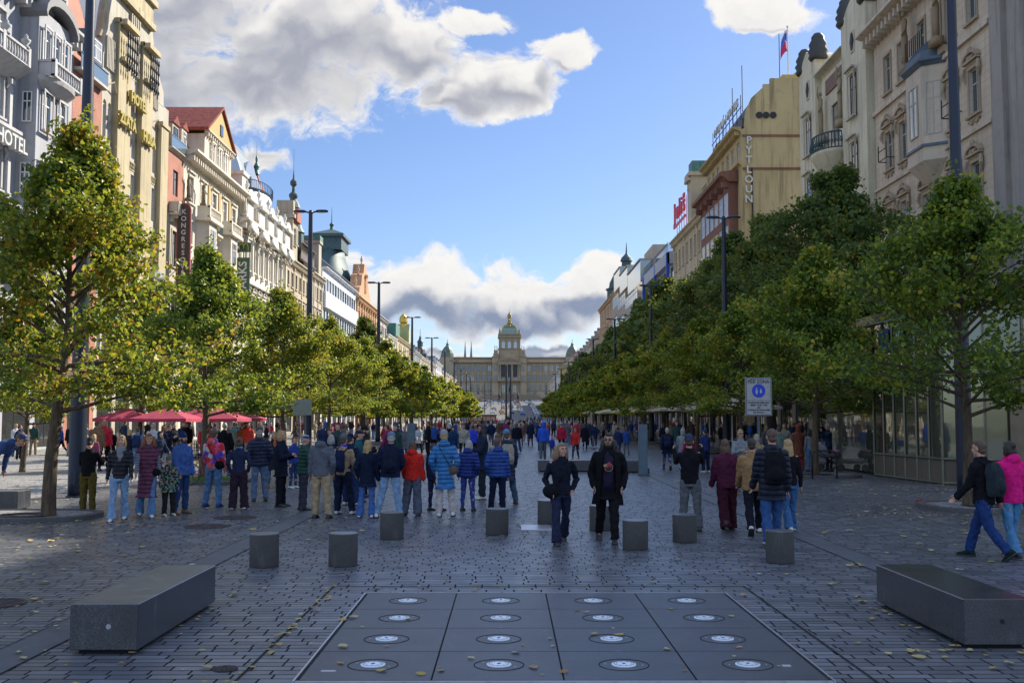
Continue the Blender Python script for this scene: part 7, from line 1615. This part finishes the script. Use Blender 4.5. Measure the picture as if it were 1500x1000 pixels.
# ---------------------------------------------------------------- pedestrian zone sign
sp = atY(1113, 700, 31.0); sr = empty('pedestrian_zone_sign', (sp.x, 31.0, 0), label='white PESI ZONA pedestrian sign with blue disc on a grey pole', cat='sign')
zt, zb = atY(1113, 553, 31).z, atY(1113, 609, 31).z; W_ = .385
m = MB(); m.tube([(.0, .04, 0), (0, .04, zt-.05)], .035, 10); m.build('pole', M_ZINC, sr)
m = MB(); m.bevbox(-W_, W_, -.02, .02, zb, zt, .012); bo = m.build('board', m_plain('sign_edge', (.25, .27, .30), .5), sr)
m = MB(); m.box(-W_+.03, W_-.03, -.026, -.021, zb+.03, zt-.03); m.build('black_border', M_BLK, bo); m = MB(); m.box(-W_+.04, W_-.04, -.029, -.0262, zb+.04, zt-.04); m.build('white_face', m_plain('sign_white', (.42, .42, .41), .5), bo)
m = MB(); m.box(-W_+.04, W_-.04, -.031, -.0292, zb+.44, zb+.45); m.build('rule', M_BLK, bo)
m = MB(); m.tube([(0, -.0295, zt-.38), (0, -.034, zt-.38)], .195, 28); m.build('blue_disc', m_plain('sign_blue', (.03, .07, .60), .4), bo)
m = MB()
for dx, h in ((-.06, .20), (.06, .13)): m.ell((dx, -.036, zt-.38+h*.5-.03), (.022, .003, .022), 8); m.prism([(dx-.02, zt-.38-h*.5), (dx+.025, zt-.38-h*.5), (dx+.035, zt-.40+h*.25), (dx-.03, zt-.40+h*.25)], -.038, -.035)
m.build('walking_figures', M_WLET, bo)
for tx, z, s in (('PĚŠÍ ZÓNA', zt-.12, .125), ('DOPRAVNÍ OBSLUHA', zb+.38, .062), ('MIMO 10.00 - 6.00', zb+.31, .062), ('JEN', zb+.24, .055), ('VOZIDLA SE SOUHLASEM', zb+.17, .056), ('MČ PRAHA 1', zb+.10, .056)): link('sign_text', text_mesh(tx, s, .002, M_BLK, bold=.002), bo, (0, -.032, z))
# back of a sign on the left
bx = atY(443, 600, 40); r = empty('traffic_sign', (bx.x, 40, 0), label='grey back of a large sign on two posts among the left trees', cat='sign'); m = MB(); z1, z0_ = atY(443, 585, 40).z, atY(443, 608, 40).z
m.bevbox(-.35, .35, -.02, .02, z0_, z1, .01); m.build('board', m_plain('sign_back', (.25, .27, .22), .5, .4), r)
for sx in (-.12, .12): m = MB(); m.tube([(sx, .04, 0), (sx, .04, z1-.05)], .03, 8); m.build('post', M_ZINC, r)
# ---------------------------------------------------------------- parasols, cafe
def parasol(x, y, w, z, mat, label, group, h=2.35):
    r = empty('parasol', (x, y, 0), rnd.uniform(-.1, .1), label=label, cat='parasol', group=group); m = MB(); m.tube([(0, 0, 0), (0, 0, h+.47)], .035, 8); m.build('pole', M_WHITE if mat is not RED else M_ZINC, r)
    c = w/2; vs = [(-c, -c, h), (0, -c-.02, h-.02), (c, -c, h), (c+.02, 0, h-.02), (c, c, h), (0, c+.02, h-.02), (-c, c, h), (-c-.02, 0, h-.02)]
    m = MB(); m.add(vs + [(0, 0, h+.48)] + [(a*.99, b_*.99, z_-.03) for a, b_, z_ in vs] + [(0, 0, h+.43)] + [(a, b_, z_-.14) for a, b_, z_ in vs], [(i, (i+1) % 8, 8) for i in range(8)] + [(9+(i+1) % 8, 9+i, 17) for i in range(8)] + [(i, 18+i, 18+(i+1) % 8, (i+1) % 8) for i in range(8)]); m.build('canopy', mat, r)
    m = MB()
    for i in range(8): m.tube([(0, 0, h+.35), (vs[i][0]*.97, vs[i][1]*.97, h-.03)], .012, 4)
    m.build('ribs', M_ZINC, r); m = MB(); m.bevbox(-.35, .35, -.35, .35, 0, .08, .02); m.build('base', M_KERB, r)
M_REDP = m_plain('red_canvas', (.40, .035, .075), .85, var=.3, scale=3); M_CRM = m_plain('cream_canvas', (.50, .44, .34), .85); M_GRN = m_plain('green_canvas', (.05, .12, .09), .8)
for i, (px, Y) in enumerate(((188, 52), (246, 48), (290, 54), (318, 50), (345, 57))):
    p = atY(px, 620, Y); parasol(p.x, Y, 2.55, 0, M_REDP, 'red square parasol of the left pavement cafe, %s from left' % ['first', 'second', 'third', 'fourth', 'fifth'][i], 'red parasols', 1.98)
for i, (px, Y) in enumerate(((395, 62),)): p = atY(px, 620, Y); parasol(p.x, Y, 4.0, 0, M_GRN, 'dark green parasol right of the red parasols', None, 2.7)
for i, (px, Y) in enumerate(((865, 120), (890, 104), (915, 92), (945, 80), (975, 72), (1010, 64), (1040, 58))):
    p = atY(px, 620, Y); parasol(p.x + 1.2, Y, 4.2, 0, M_CRM, 'cream parasol under the right trees, %s counted from the nearest' % N_[6-i], 'cream parasols', 2.6)
def table_set(x, y, rz, label):
    r = empty('cafe_table', (x, y, 0), rz, label=label, cat='table', group='cafe tables'); m = MB(); m.lathe([(.38, .72), (.38, .75)], n=16); m.build('table_top', M_WHITE, r); m = MB(); m.tube([(0, 0, .02), (0, 0, .72)], .03, 8); m.lathe([(.22, 0), (.22, .02)], n=12); m.build('stem', M_BLK, r)
def chair(x, y, rz, label):
    r = empty('cafe_chair', (x, y, 0), rz, label=label, cat='chair', group='cafe chairs'); m = MB(); m.bevbox(-.21, .21, -.21, .21, .44, .47, .008); m.build('seat', m_plain('wicker', (.20, .14, .08), .8), r); m = MB(); m.bevbox(-.2, .2, .18, .21, .55, .88, .01); m.build('backrest', m_plain('wicker', (.20, .14, .08), .8), r)
    for sx in (-1, 1):
        for sy in (-1, 1): m = MB(); m.tube([(sx*.19, sy*.19, 0), (sx*.19, sy*.19, .44 if sy < 0 else .88)], .013, 5); m.build('leg', M_BLK, r)
for i in range(9):
    Y = 46.5 + 1.6*i; x = -14.3 - (i % 3)*1.5; side_ = 'left'; table_set(x, Y, 0, 'white round cafe table under the red parasols'); chair(x+.7, Y, math.pi/2, 'wicker cafe chair under the red parasols'); chair(x-.7, Y, -math.pi/2, 'wicker cafe chair under the red parasols')
for i in range(9):
    Y = 60 + 5.5*i; x = 12.6 + (i % 2)*1.5; table_set(x, Y, 0, 'white round cafe table under the cream parasols'); chair(x+.7, Y, math.pi/2, 'wicker cafe chair under the cream parasols'); chair(x-.7, Y, -math.pi/2, 'wicker cafe chair under the cream parasols')
# ---------------------------------------------------------------- bicycle, hoop, pram, pigeon, bouquet
def bicycle(x, y, rz):
    r = empty('bicycle', (x, y, 0), rz, label='bicycle parked by the second left tree behind the crowd', cat='bicycle')
    for sx in (-.52, .52):
        m = MB(); m.tube([(sx + .33*math.cos(a), 0, .34 + .33*math.sin(a)) for a in [2*math.pi*k/24 for k in range(25)]], .018, 6); w_ = m.build('wheel', M_SOLE, r); m = MB()
        for k in range(10): a = math.pi*2*k/10; m.tube([(sx, 0, .34), (sx + .32*math.cos(a), 0, .34 + .32*math.sin(a))], .003, 3)
        m.build('spokes', M_STEEL, w_)
    m = MB(); m.tube([(-.52, 0, .34), (-.1, 0, .32), (.42, 0, .78), (-.2, 0, .78), (-.1, 0, .32)], .018, 6); m.tube([(-.52, 0, .34), (-.2, 0, .78)], .014, 6); m.tube([(.52, 0, .34), (.40, 0, .95)], .018, 6); m.build('frame', m_metal('bike_paint', (.25, .06, .04), .35, .3), r)
    m = MB(); m.tube([(.36, -.28, .98), (.42, 0, .98), (.36, .28, .98)], .014, 6); m.build('handlebar', M_BLK, r); m = MB(); m.ell((-.22, 0, .92), (.13, .07, .04), 8); m.tube([(-.2, 0, .78), (-.22, 0, .9)], .014, 5); m.build('saddle', M_BLK, r)
bicycle(-9.0, 32.2, .1)
for i, (px, py) in enumerate(((1192, 700), (1160, 690))):
    p = gp(px, py); r = MB(); r.tube([(-.42, 0, 0), (-.42, 0, .75), (-.36, 0, .87), (-.25, 0, .92), (.25, 0, .92), (.36, 0, .87), (.42, 0, .75), (.42, 0, 0)], .028, 8); r.build('bicycle_hoop', M_BLK, None, True, loc=(p.x + .25, p.y - .4*(1-i), 0), rotz=.1, label=['black bicycle hoop beside the second right linden, nearer one', 'black bicycle hoop left of the second right linden, farther one'][i], cat='bicycle hoop', group='bicycle hoops')
p = gp(1216, 690); r = empty('pram', (p.x, p.y, 0), R_(160), label='pram with pink blanket and grey hood right of the second right linden', cat='pram')
m = MB(); m.ell((0, 0, .62), (.42, .2, .16), 12); m.build('carrycot', m_cloth((.12, .12, .13)), r, True); m = MB(); m.ell((.22, 0, .78), (.24, .21, .24), 12); m.build('pram_hood', m_cloth((.25, .24, .26)), r, True); m = MB(); m.ell((-.12, 0, .76), (.28, .2, .08), 10); m.ell((-.3, -.1, .62), (.12, .14, .14), 8); m.build('blanket', m_cloth((.55, .25, .38)), r, True)
m = MB(); m.tube([(-.35, -.22, .14), (.3, -.2, .7), (.62, -.2, 1.0), (.62, .2, 1.0), (.3, .2, .7), (-.35, .22, .14)], .014, 6); m.tube([(.35, -.22, .14), (-.2, -.2, .6)], .012, 5); m.tube([(.35, .22, .14), (-.2, .2, .6)], .012, 5); m.build('chassis', M_BLK, r)
for sx in (-.38, .36):
    for sy in (-.23, .23): m = MB(); m.tube([(sx, sy-.02, .14), (sx, sy+.02, .14)], .14, 16); m.build('wheel', M_SOLE, r)
p = gp(1357, 738); m = MB(); rr = random.Random(5)
for _ in range(22): m.ell((rr.uniform(-.22, .22), rr.uniform(-.08, .08), .04 + rr.uniform(0, .05)), (.035, .035, .03), 6)
m.build('bouquet', m_plain('red_flowers', (.40, .03, .04), .7, var=.6, scale=30), None, loc=(p.x, p.y, 0), label='small bunch of red flowers lying on the paving by the right kerb', cat='flowers')
p = gp(863, 648+12); m = MB(); m.ell((0, 0, .13), (.13, .06, .06), 10); m.ell((.11, 0, .2), (.035, .03, .035), 8); m.tube([(.06, 0, .15), (.11, 0, .2)], [.045, .025], 6); m.tube([(-.1, 0, .13), (-.22, 0, .10)], [.04, .015], 6); m.tube([(.0, .02, .08), (.0, .02, 0)], .006, 4); m.tube([(.0, -.02, .08), (.0, -.02, 0)], .006, 4); m.build('pigeon', m_plain('pigeon_grey', (.12, .13, .15), .7), None, True, loc=(p.x+.3, p.y, 0), label='grey pigeon on the paving right of the black coated person', cat='pigeon')
p = gp(1241, 697); m = MB(); m.bevbox(-.14, .14, -.05, .05, 0, .05, .01); m.build('paper_litter', M_WHITE, None, loc=(p.x, p.y-1.0, 0), rotz=.3, label='small white paper litter at the corner of the glass pavilion', cat='litter')
# ---------------------------------------------------------------- slim tram poles, span wire, monument
for px, zt_, lb in ((741.5, 535, 'left one'), (748, 543, 'right one')):
    p = atY(px, 612, 300); h = atY(px, zt_, 300).z - gz(300); r = empty('tram_pole', (p.x, 300, gz(300)), label='slim dark pole in the middle of the street, ' + lb, cat='pole', group='slim poles mid street'); m = MB(); m.tube([(0, 0, 0), (0, 0, h)], [.30, .20], 8); m.build('shaft', M_POST, r); m = MB(); m.lathe([(.5, 0), (.5, .3), (.3, .4)], n=10); m.build('footing', M_POST, r)
for i, (px, zt_, Y) in enumerate(((710, 560, 420), (719, 556, 470), (735, 566, 460), (690, 566, 450), (800, 560, 430), (815, 560, 470))):
    p = atY(px, 612, Y); h = atY(px, zt_, Y).z - gz(Y); r = empty('tram_pole', (p.x, Y, gz(Y)), label='thin mast far up the street, %s from the left among those masts' % ['second', 'third', 'fourth', 'first', 'fifth', 'sixth'][i], cat='pole', group='thin masts far up the street'); m = MB(); m.tube([(0, 0, 0), (0, 0, h)], [.16, .12], 6); m.build('shaft', M_POST, r)
def wire(pts, label):
    m = MB(); P_ = [atY(px, py, Y) for px, py, Y in pts]; Q = []
    for a, b_ in zip(P_, P_[1:]):
        for k in range(5): t_ = k/5; q_ = a.lerp(b_, t_); q_.z -= .6*t_*(1-t_)*2; Q.append(q_)
    Q.append(P_[-1]); m.tube(Q, .05, 4); m.build('span_wire', m_plain('wire', (.30, .27, .24), .6), None, label=label, cat='wire')
wire([(672, 573, 330), (741, 584, 330), (810, 588, 330)], 'span wire crossing the street at the middle poles, upper one'); wire([(690, 579, 331), (745, 589, 331), (822, 590, 331)], 'span wire crossing the street at the middle poles, lower one')
mo = empty('equestrian_monument', (.8, 690, gz(690)), label='dark equestrian monument before the museum stairs', cat='monument'); m = MB(); m.box(-3, 3, -2, 2, 0, 5.5); m.box(-4, 4, -3, 3, 0, 1.5); m.build('pedestal', m_plain('monument_stone', (.18, .12, .10), .6), mo)
m = MB(); m.ell((0, 0, 8.4), (.9, 2.2, 1.1), 10); m.tube([(0, -1.8, 8.8), (0, -2.6, 10.6)], [.7, .4], 8); m.ell((0, -3.0, 10.7), (.3, .8, .4), 8)
for sx in (-.5, .5):
    for sy in (-1.5, 1.5): m.tube([(sx, sy, 8.2), (sx, sy, 5.5)], [.35, .18], 6)
m.tube([(0, .2, 9), (0, .2, 11.2)], [.6, .5], 8); m.ell((0, .2, 11.9), (.4, .4, .5), 8); m.tube([(.8, -.6, 7.5), (.8, -.6, 15)], .07, 5); m.build('horseman', m_metal('dark_bronze_m', (.04, .05, .045), .5, .5), mo, True)
for i, sx in enumerate((-6, 6)): r = empty('statue', (sx, 686, gz(686)), label='dark standing statue beside the equestrian monument, ' + ['left', 'right'][i], cat='statue'); m = MB(); m.box(-1, 1, -1, 1, 0, 2.5); m.build('pedestal', m_plain('monument_stone', (.18, .12, .10), .6), r); m = MB(); m.rings([(0, 0, 2.5, .7, .6), (0, 0, 4.5, .6, .5), (0, 0, 5.4, .8, .5), (0, 0, 5.7, .3, .3)], 8); m.ell((0, 0, 6.1), (.35, .35, .45), 8); m.build('figure', m_metal('dark_bronze_m', (.04, .05, .045), .5, .5), r, True)
# ---------------------------------------------------------------- cars on the hill, van, red kiosk
def car_meshes(kind):
    L, W2, H = (4.3, .9, 1.45) if kind == 'car' else (5.2, 1.0, 2.2); m = MB()
    if kind == 'car': pr = [(-2.15, .3), (-2.15, .75), (-1.95, .92), (-1.15, .98), (1.75, 1.0), (2.12, .9), (2.15, .3)]; cb = [(-1.1, .98), (-.45, 1.43), (.95, 1.45), (1.7, 1.0)]
    else: pr = [(-2.6, .3), (-2.6, .9), (-2.3, 1.15), (-1.9, 1.2), (2.6, 1.2), (2.6, .3)]; cb = [(-1.9, 1.2), (-1.3, 2.1), (2.5, 2.2), (2.58, 1.2)]
    m.sprism(pr, -W2, W2); body = m.mesh('body', (), False, True); m = MB(); vs = [(-W2*.96, y, z) if z < 1.3 else (-W2*.78, y, z) for y, z in cb] + [(W2*.96, y, z) if z < 1.3 else (W2*.78, y, z) for y, z in cb]
    m.add(vs, [(3, 2, 1, 0), (4, 5, 6, 7)] + [(i, (i+1) % 4, 4+(i+1) % 4, 4+i) for i in range(4)]); cab = m.mesh('windows', (M_GLASS,), False, True)
    m = MB(); t_ = [(-W2*.79, y, z+.015) for y, z in cb[1:3]] + [(W2*.79, y, z+.015) for y, z in cb[1:3]]; m.add(t_ + [(x, y, z+.03) for x, y, z in t_], [(0, 1, 3, 2), (4, 6, 7, 5), (0, 4, 5, 1), (2, 3, 7, 6), (0, 2, 6, 4), (1, 5, 7, 3)]); rf = m.mesh('roof', (), False, True)
    m = MB(); m.tube([(-.11, 0, 0), (.11, 0, 0)], .32, 12); wh = m.mesh('wheel', (M_SOLE,), True); m = MB(); m.ell((0, 0, 0), (.16, .04, .08), 8); hl = m.mesh('headlight', (m_plain('headlight', (.6, .6, .55), .2),), True); return body, cab, rf, wh, hl, L, W2
CK = {'car': car_meshes('car'), 'van': car_meshes('van')}
CC = [((.55, .56, .58), 'silver'), ((.60, .60, .60), 'white'), ((.02, .022, .025), 'black'), ((.10, .11, .13), 'grey'), ((.35, .03, .03), 'red'), ((.03, .07, .25), 'blue'), ((.45, .22, .03), 'orange yellow'), ((.62, .62, .60), 'white'), ((.5, .51, .52), 'silver'), ((.04, .12, .07), 'green')]
def car(x, y, rz, kind, ci, where, group):
    body, cab, rf, wh, hl, L, W2 = CK[kind]; c, cn = CC[ci]; r = empty('car' if kind == 'car' else 'van', (x, y, gz(y)), rz, label='%s %s %s' % (cn, kind, where), cat=kind, group=group); r.rotation_euler.x = math.atan((gz(y+2)-gz(y-2))/4) if abs(math.sin(rz)) < .5 else 0
    pm = m_metal('car_paint_' + cn.replace(' ', '_'), c, .25, .2, .05); slot(link('body', body, r), pm); link('windows', cab, r); slot(link('roof', rf, r), pm)
    for sx in (-1, 1):
        for sy in (-.30, .31): link('wheel', wh, r, (sx*(W2-.1), sy*L, .32))
        link('headlight', hl, r, (sx*W2*.7, -L/2, .7))
rg = random.Random(12)
for i in range(24): Y = 345 + 15.5*i; car(-11.2 - rg.random()*.3, Y, rg.choice((0, math.pi)), 'van' if rg.random() < .2 else 'car', rg.randrange(10), 'parked in the line along the left side of the hill', 'cars parked on the left of the hill')
for i in range(20): Y = 352 + 18*i; car(9.5 + rg.random()*.4 + (Y-352)*.012, Y, rg.choice((0, math.pi)), 'van' if rg.random() < .25 else 'car', rg.randrange(10), 'parked in the line along the right side of the hill', 'cars parked on the right of the hill')
for i in range(34):
    Y = 400 + 9.6*i; x = rg.choice((-6.5, -2.5, 1.5, 5.2)) + rg.uniform(-.5, .5) + (0 if Y < 600 else rg.uniform(-8, 8)); car(x, Y, rg.choice((0, math.pi, 0)) + rg.uniform(-.1, .1), 'van' if rg.random() < .2 else 'car', rg.randrange(10), 'driving or waiting in the middle of the hill', 'cars in the middle of the hill')
for i in range(16):
    Y = 730 + rg.uniform(-5, 8); car(-30 + 4.2*i, Y, math.pi/2, 'car', rg.randrange(10), 'in the cross traffic below the museum', 'cross traffic below the museum')
p = atY(682, 622, 262); car(p.x, 262, 0, 'van', 1, 'standing left of the red kiosk', None)
p = atY(706, 618, 300); r = empty('kiosk', (p.x, 300, gz(300)), label='long low red brown kiosk across the middle of the street', cat='kiosk'); m = MB(); m.box(-4.0, 4.0, 0, 2.5, 0, 2.4); m.build('body', m_plain('kiosk_red', (.30, .08, .05), .5), r); m = MB(); m.box(-4.2, 4.2, -.2, 2.7, 2.4, 2.6); m.build('roof', M_KERB, r)
m = MB()
for k in range(6): m.box(-3.7 + k*1.25, -2.7 + k*1.25, -.03, -.001, .9, 2.0)
m.build('window_band', M_GLASS, r)
for i, (px, Y, c) in enumerate(((662, 255, M_REDP), (824, 250, M_REDP))): p = atY(px, 612, Y); parasol(p.x, Y, 3.4, 0, c, 'red parasol far up the street, ' + ['left side', 'right side'][i], 'red parasols far away', 2.3)
# ---------------------------------------------------------------- camera, sun, sky, clouds
cam = bpy.data.cameras.new('camera'); cam.sensor_width = 36; cam.lens = 36 * FPX / 1500; cam.clip_end = 8000; cam.clip_start = .1
co = bpy.data.objects.new('camera', cam); COL.objects.link(co); co.location = CAM; co.rotation_euler = (math.pi/2 + PITCH, 0, -YAW); sc.camera = co
SUN_AZ, SUN_EL = R_(47), R_(33)      # azimuth to the right of the view direction
sl = bpy.data.lights.new('sun', 'SUN'); sl.energy = 5.0; sl.angle = R_(.5); sl.color = (1, .92, .77)
so = bpy.data.objects.new('sun', sl); COL.objects.link(so)
sd = Vector((math.sin(SUN_AZ)*math.cos(SUN_EL), math.cos(SUN_AZ)*math.cos(SUN_EL), math.sin(SUN_EL)))
so.rotation_euler = sd.to_track_quat('Z', 'Y').to_euler(); so.location = sd * 100
w = bpy.data.worlds.new('World'); sc.world = w; w.use_nodes = True
t = NT.__new__(NT); t.t = w.node_tree; t.t.nodes.clear(); t.mat = w
sky = t.n('ShaderNodeTexSky', sky_type='NISHITA', sun_disc=False, sun_elevation=SUN_EL, sun_rotation=SUN_AZ, altitude=200, air_density=1.0, dust_density=.6, ozone_density=2.2)
g = t.pos('Generated'); q = t.n('ShaderNodeSeparateXYZ', i_0=g)
dy = t.math('MAXIMUM', q.outputs[1], .05)
wv = t.n('ShaderNodeTexNoise', i_Vector=g, i_Scale=7.0, i_Detail=4.0).outputs['Color']; ws = t.n('ShaderNodeSeparateColor', i_0=wv); wf = t.n('ShaderNodeSeparateColor', i_0=t.n('ShaderNodeTexNoise', i_Vector=g, i_Scale=26.0, i_Detail=5.0).outputs['Color'])
U = t.math('ADD', t.math('DIVIDE', q.outputs[0], dy), t.math('ADD', t.math('MULTIPLY', t.math('SUBTRACT', wf.outputs[0], .5), .045), t.math('MULTIPLY', t.math('SUBTRACT', ws.outputs[0], .5), .11))); V = t.math('ADD', t.math('DIVIDE', q.outputs[2], dy), t.math('ADD', t.math('MULTIPLY', t.math('SUBTRACT', wf.outputs[1], .5), .04), t.math('MULTIPLY', t.math('SUBTRACT', ws.outputs[1], .5), .07)))
front = t.rng(q.outputs[1], .15, .45)
def blobs(du, dv):
    u = t.math('ADD', U, du); v = t.math('ADD', V, dv); acc = None
    # (x, y, rx, ry) of cloud masses, as directions of view
    for (cx, cy, rx, ry) in [(430, 70, 260, 130), (250, 110, 200, 150), (560, 60, 130, 90), (380, 130, 160, 90), (720, 105, 95, 62), (800, 62, 60, 34), (655, 140, 60, 50), (100, -60, 300, 200), (690, 5, 60, 24),
                             (640, 430, 120, 62), (560, 440, 90, 70), (760, 440, 150, 66), (880, 430, 90, 55), (480, 375, 60, 40), (720, 455, 240, 42), (870, 398, 60, 35),
                             (640, 520, 160, 18), (800, 512, 130, 16), (910, 505, 80, 16), (570, 515, 60, 14), (1130, 5, 85, 32), (360, 225, 60, 28), (1900, 300, 300, 160), (-400, 250, 300, 200), (1500, -350, 400, 120)]:
        a = t.math('DIVIDE', t.math('SUBTRACT', u, (cx-745)/FPX), rx/FPX); b = t.math('DIVIDE', t.math('SUBTRACT', v, (612-cy)/FPX), ry/FPX)
        d = t.math('SUBTRACT', 1.0, t.math('ADD', t.math('MULTIPLY', a, a), t.math('MULTIPLY', b, b)))
        acc = d if acc is None else t.math('SMOOTH_MAX', acc, d, .25)
    return acc, u, v
def dens(du, dv, fine):
    a, u, v = blobs(du, dv); vec = t.n('ShaderNodeCombineXYZ', i_0=u, i_1=t.math('MULTIPLY', v, 1.25)).outputs[0]
    body = t.math('ADD', t.math('MAXIMUM', a, -1.2), t.math('ADD', t.math('MULTIPLY', t.math('SUBTRACT', t.noise(vec, 4.0, 2, .5), .5), 1.3), t.math('MULTIPLY', t.math('SUBTRACT', t.noise(vec, 13, 2 if not fine else 9, .45 if not fine else .62), .5), 1.6 if not fine else 3.0)))
    return t.math('ADD', body, t.math('MULTIPLY', t.math('SUBTRACT', t.noise(vec, 38, 7, .68), .5), 1.5)) if fine else body
d0 = dens(0, 0, True); s0 = dens(0, 0, False); s1 = dens(.006, .030, False); s2 = dens(.004, .010, True)
low = t.rng(V, .10, .20)
alpha = t.math('MULTIPLY', t.rng(d0, -.12, .60), front)
thick = t.mix(low, t.rng(s0, .15, .75), t.rng(s0, .20, .95)); lit = t.rng(t.math('SUBTRACT', s0, s1), .02, .75); puffs = t.rng(t.math('SUBTRACT', d0, s2), -.9, .9)
grey = t.mix(low, (.28, .34, .48), (.42, .44, .52)); white = (1.0, .98, .95)
shade = t.math('MULTIPLY', thick, t.math('SUBTRACT', 1.0, t.math('MULTIPLY', lit, .88)), clamp=True)
shade = t.math('ADD', shade, t.math('MULTIPLY', t.math('SUBTRACT', .5, puffs), .22), clamp=True)
ccol = t.mix(shade, white, grey)
SKYS = .068
skc = t.mix(1.0, sky.outputs[0], (SKYS*.90, SKYS*.98, SKYS*1.20), 'MULTIPLY')
cl = t.mix(1.0, ccol, (.52, .52, .52), 'MULTIPLY')
# unseen broken cloud added over and behind the viewer to lift the shade
back = t.math('MULTIPLY', t.math('SUBTRACT', 1.0, t.rng(q.outputs[1], -.05, .45)), t.rng(q.outputs[2], .02, .12))
top = t.rng(q.outputs[2], .62, .85)
bn = t.rng(t.noise(g, 2.6, 6), .36, .56)
ba = t.math('MULTIPLY', t.math('MAXIMUM', back, top), bn)
fin = t.mix(ba, t.mix(alpha, skc, cl), (.38, .475, .68))
bg = t.n('ShaderNodeBackground', i_Color=fin, i_Strength=1.0); t.n('ShaderNodeOutputWorld', i_0=bg.outputs[0])
w.cycles.sampling_method = 'MANUAL'; w.cycles.sample_map_resolution = 512
sc.view_settings.view_transform = 'Standard'; sc.view_settings.look = 'None'; sc.view_settings.exposure = .88; sc.view_settings.gamma = 1
bpy.data.scenes.remove(_TS)
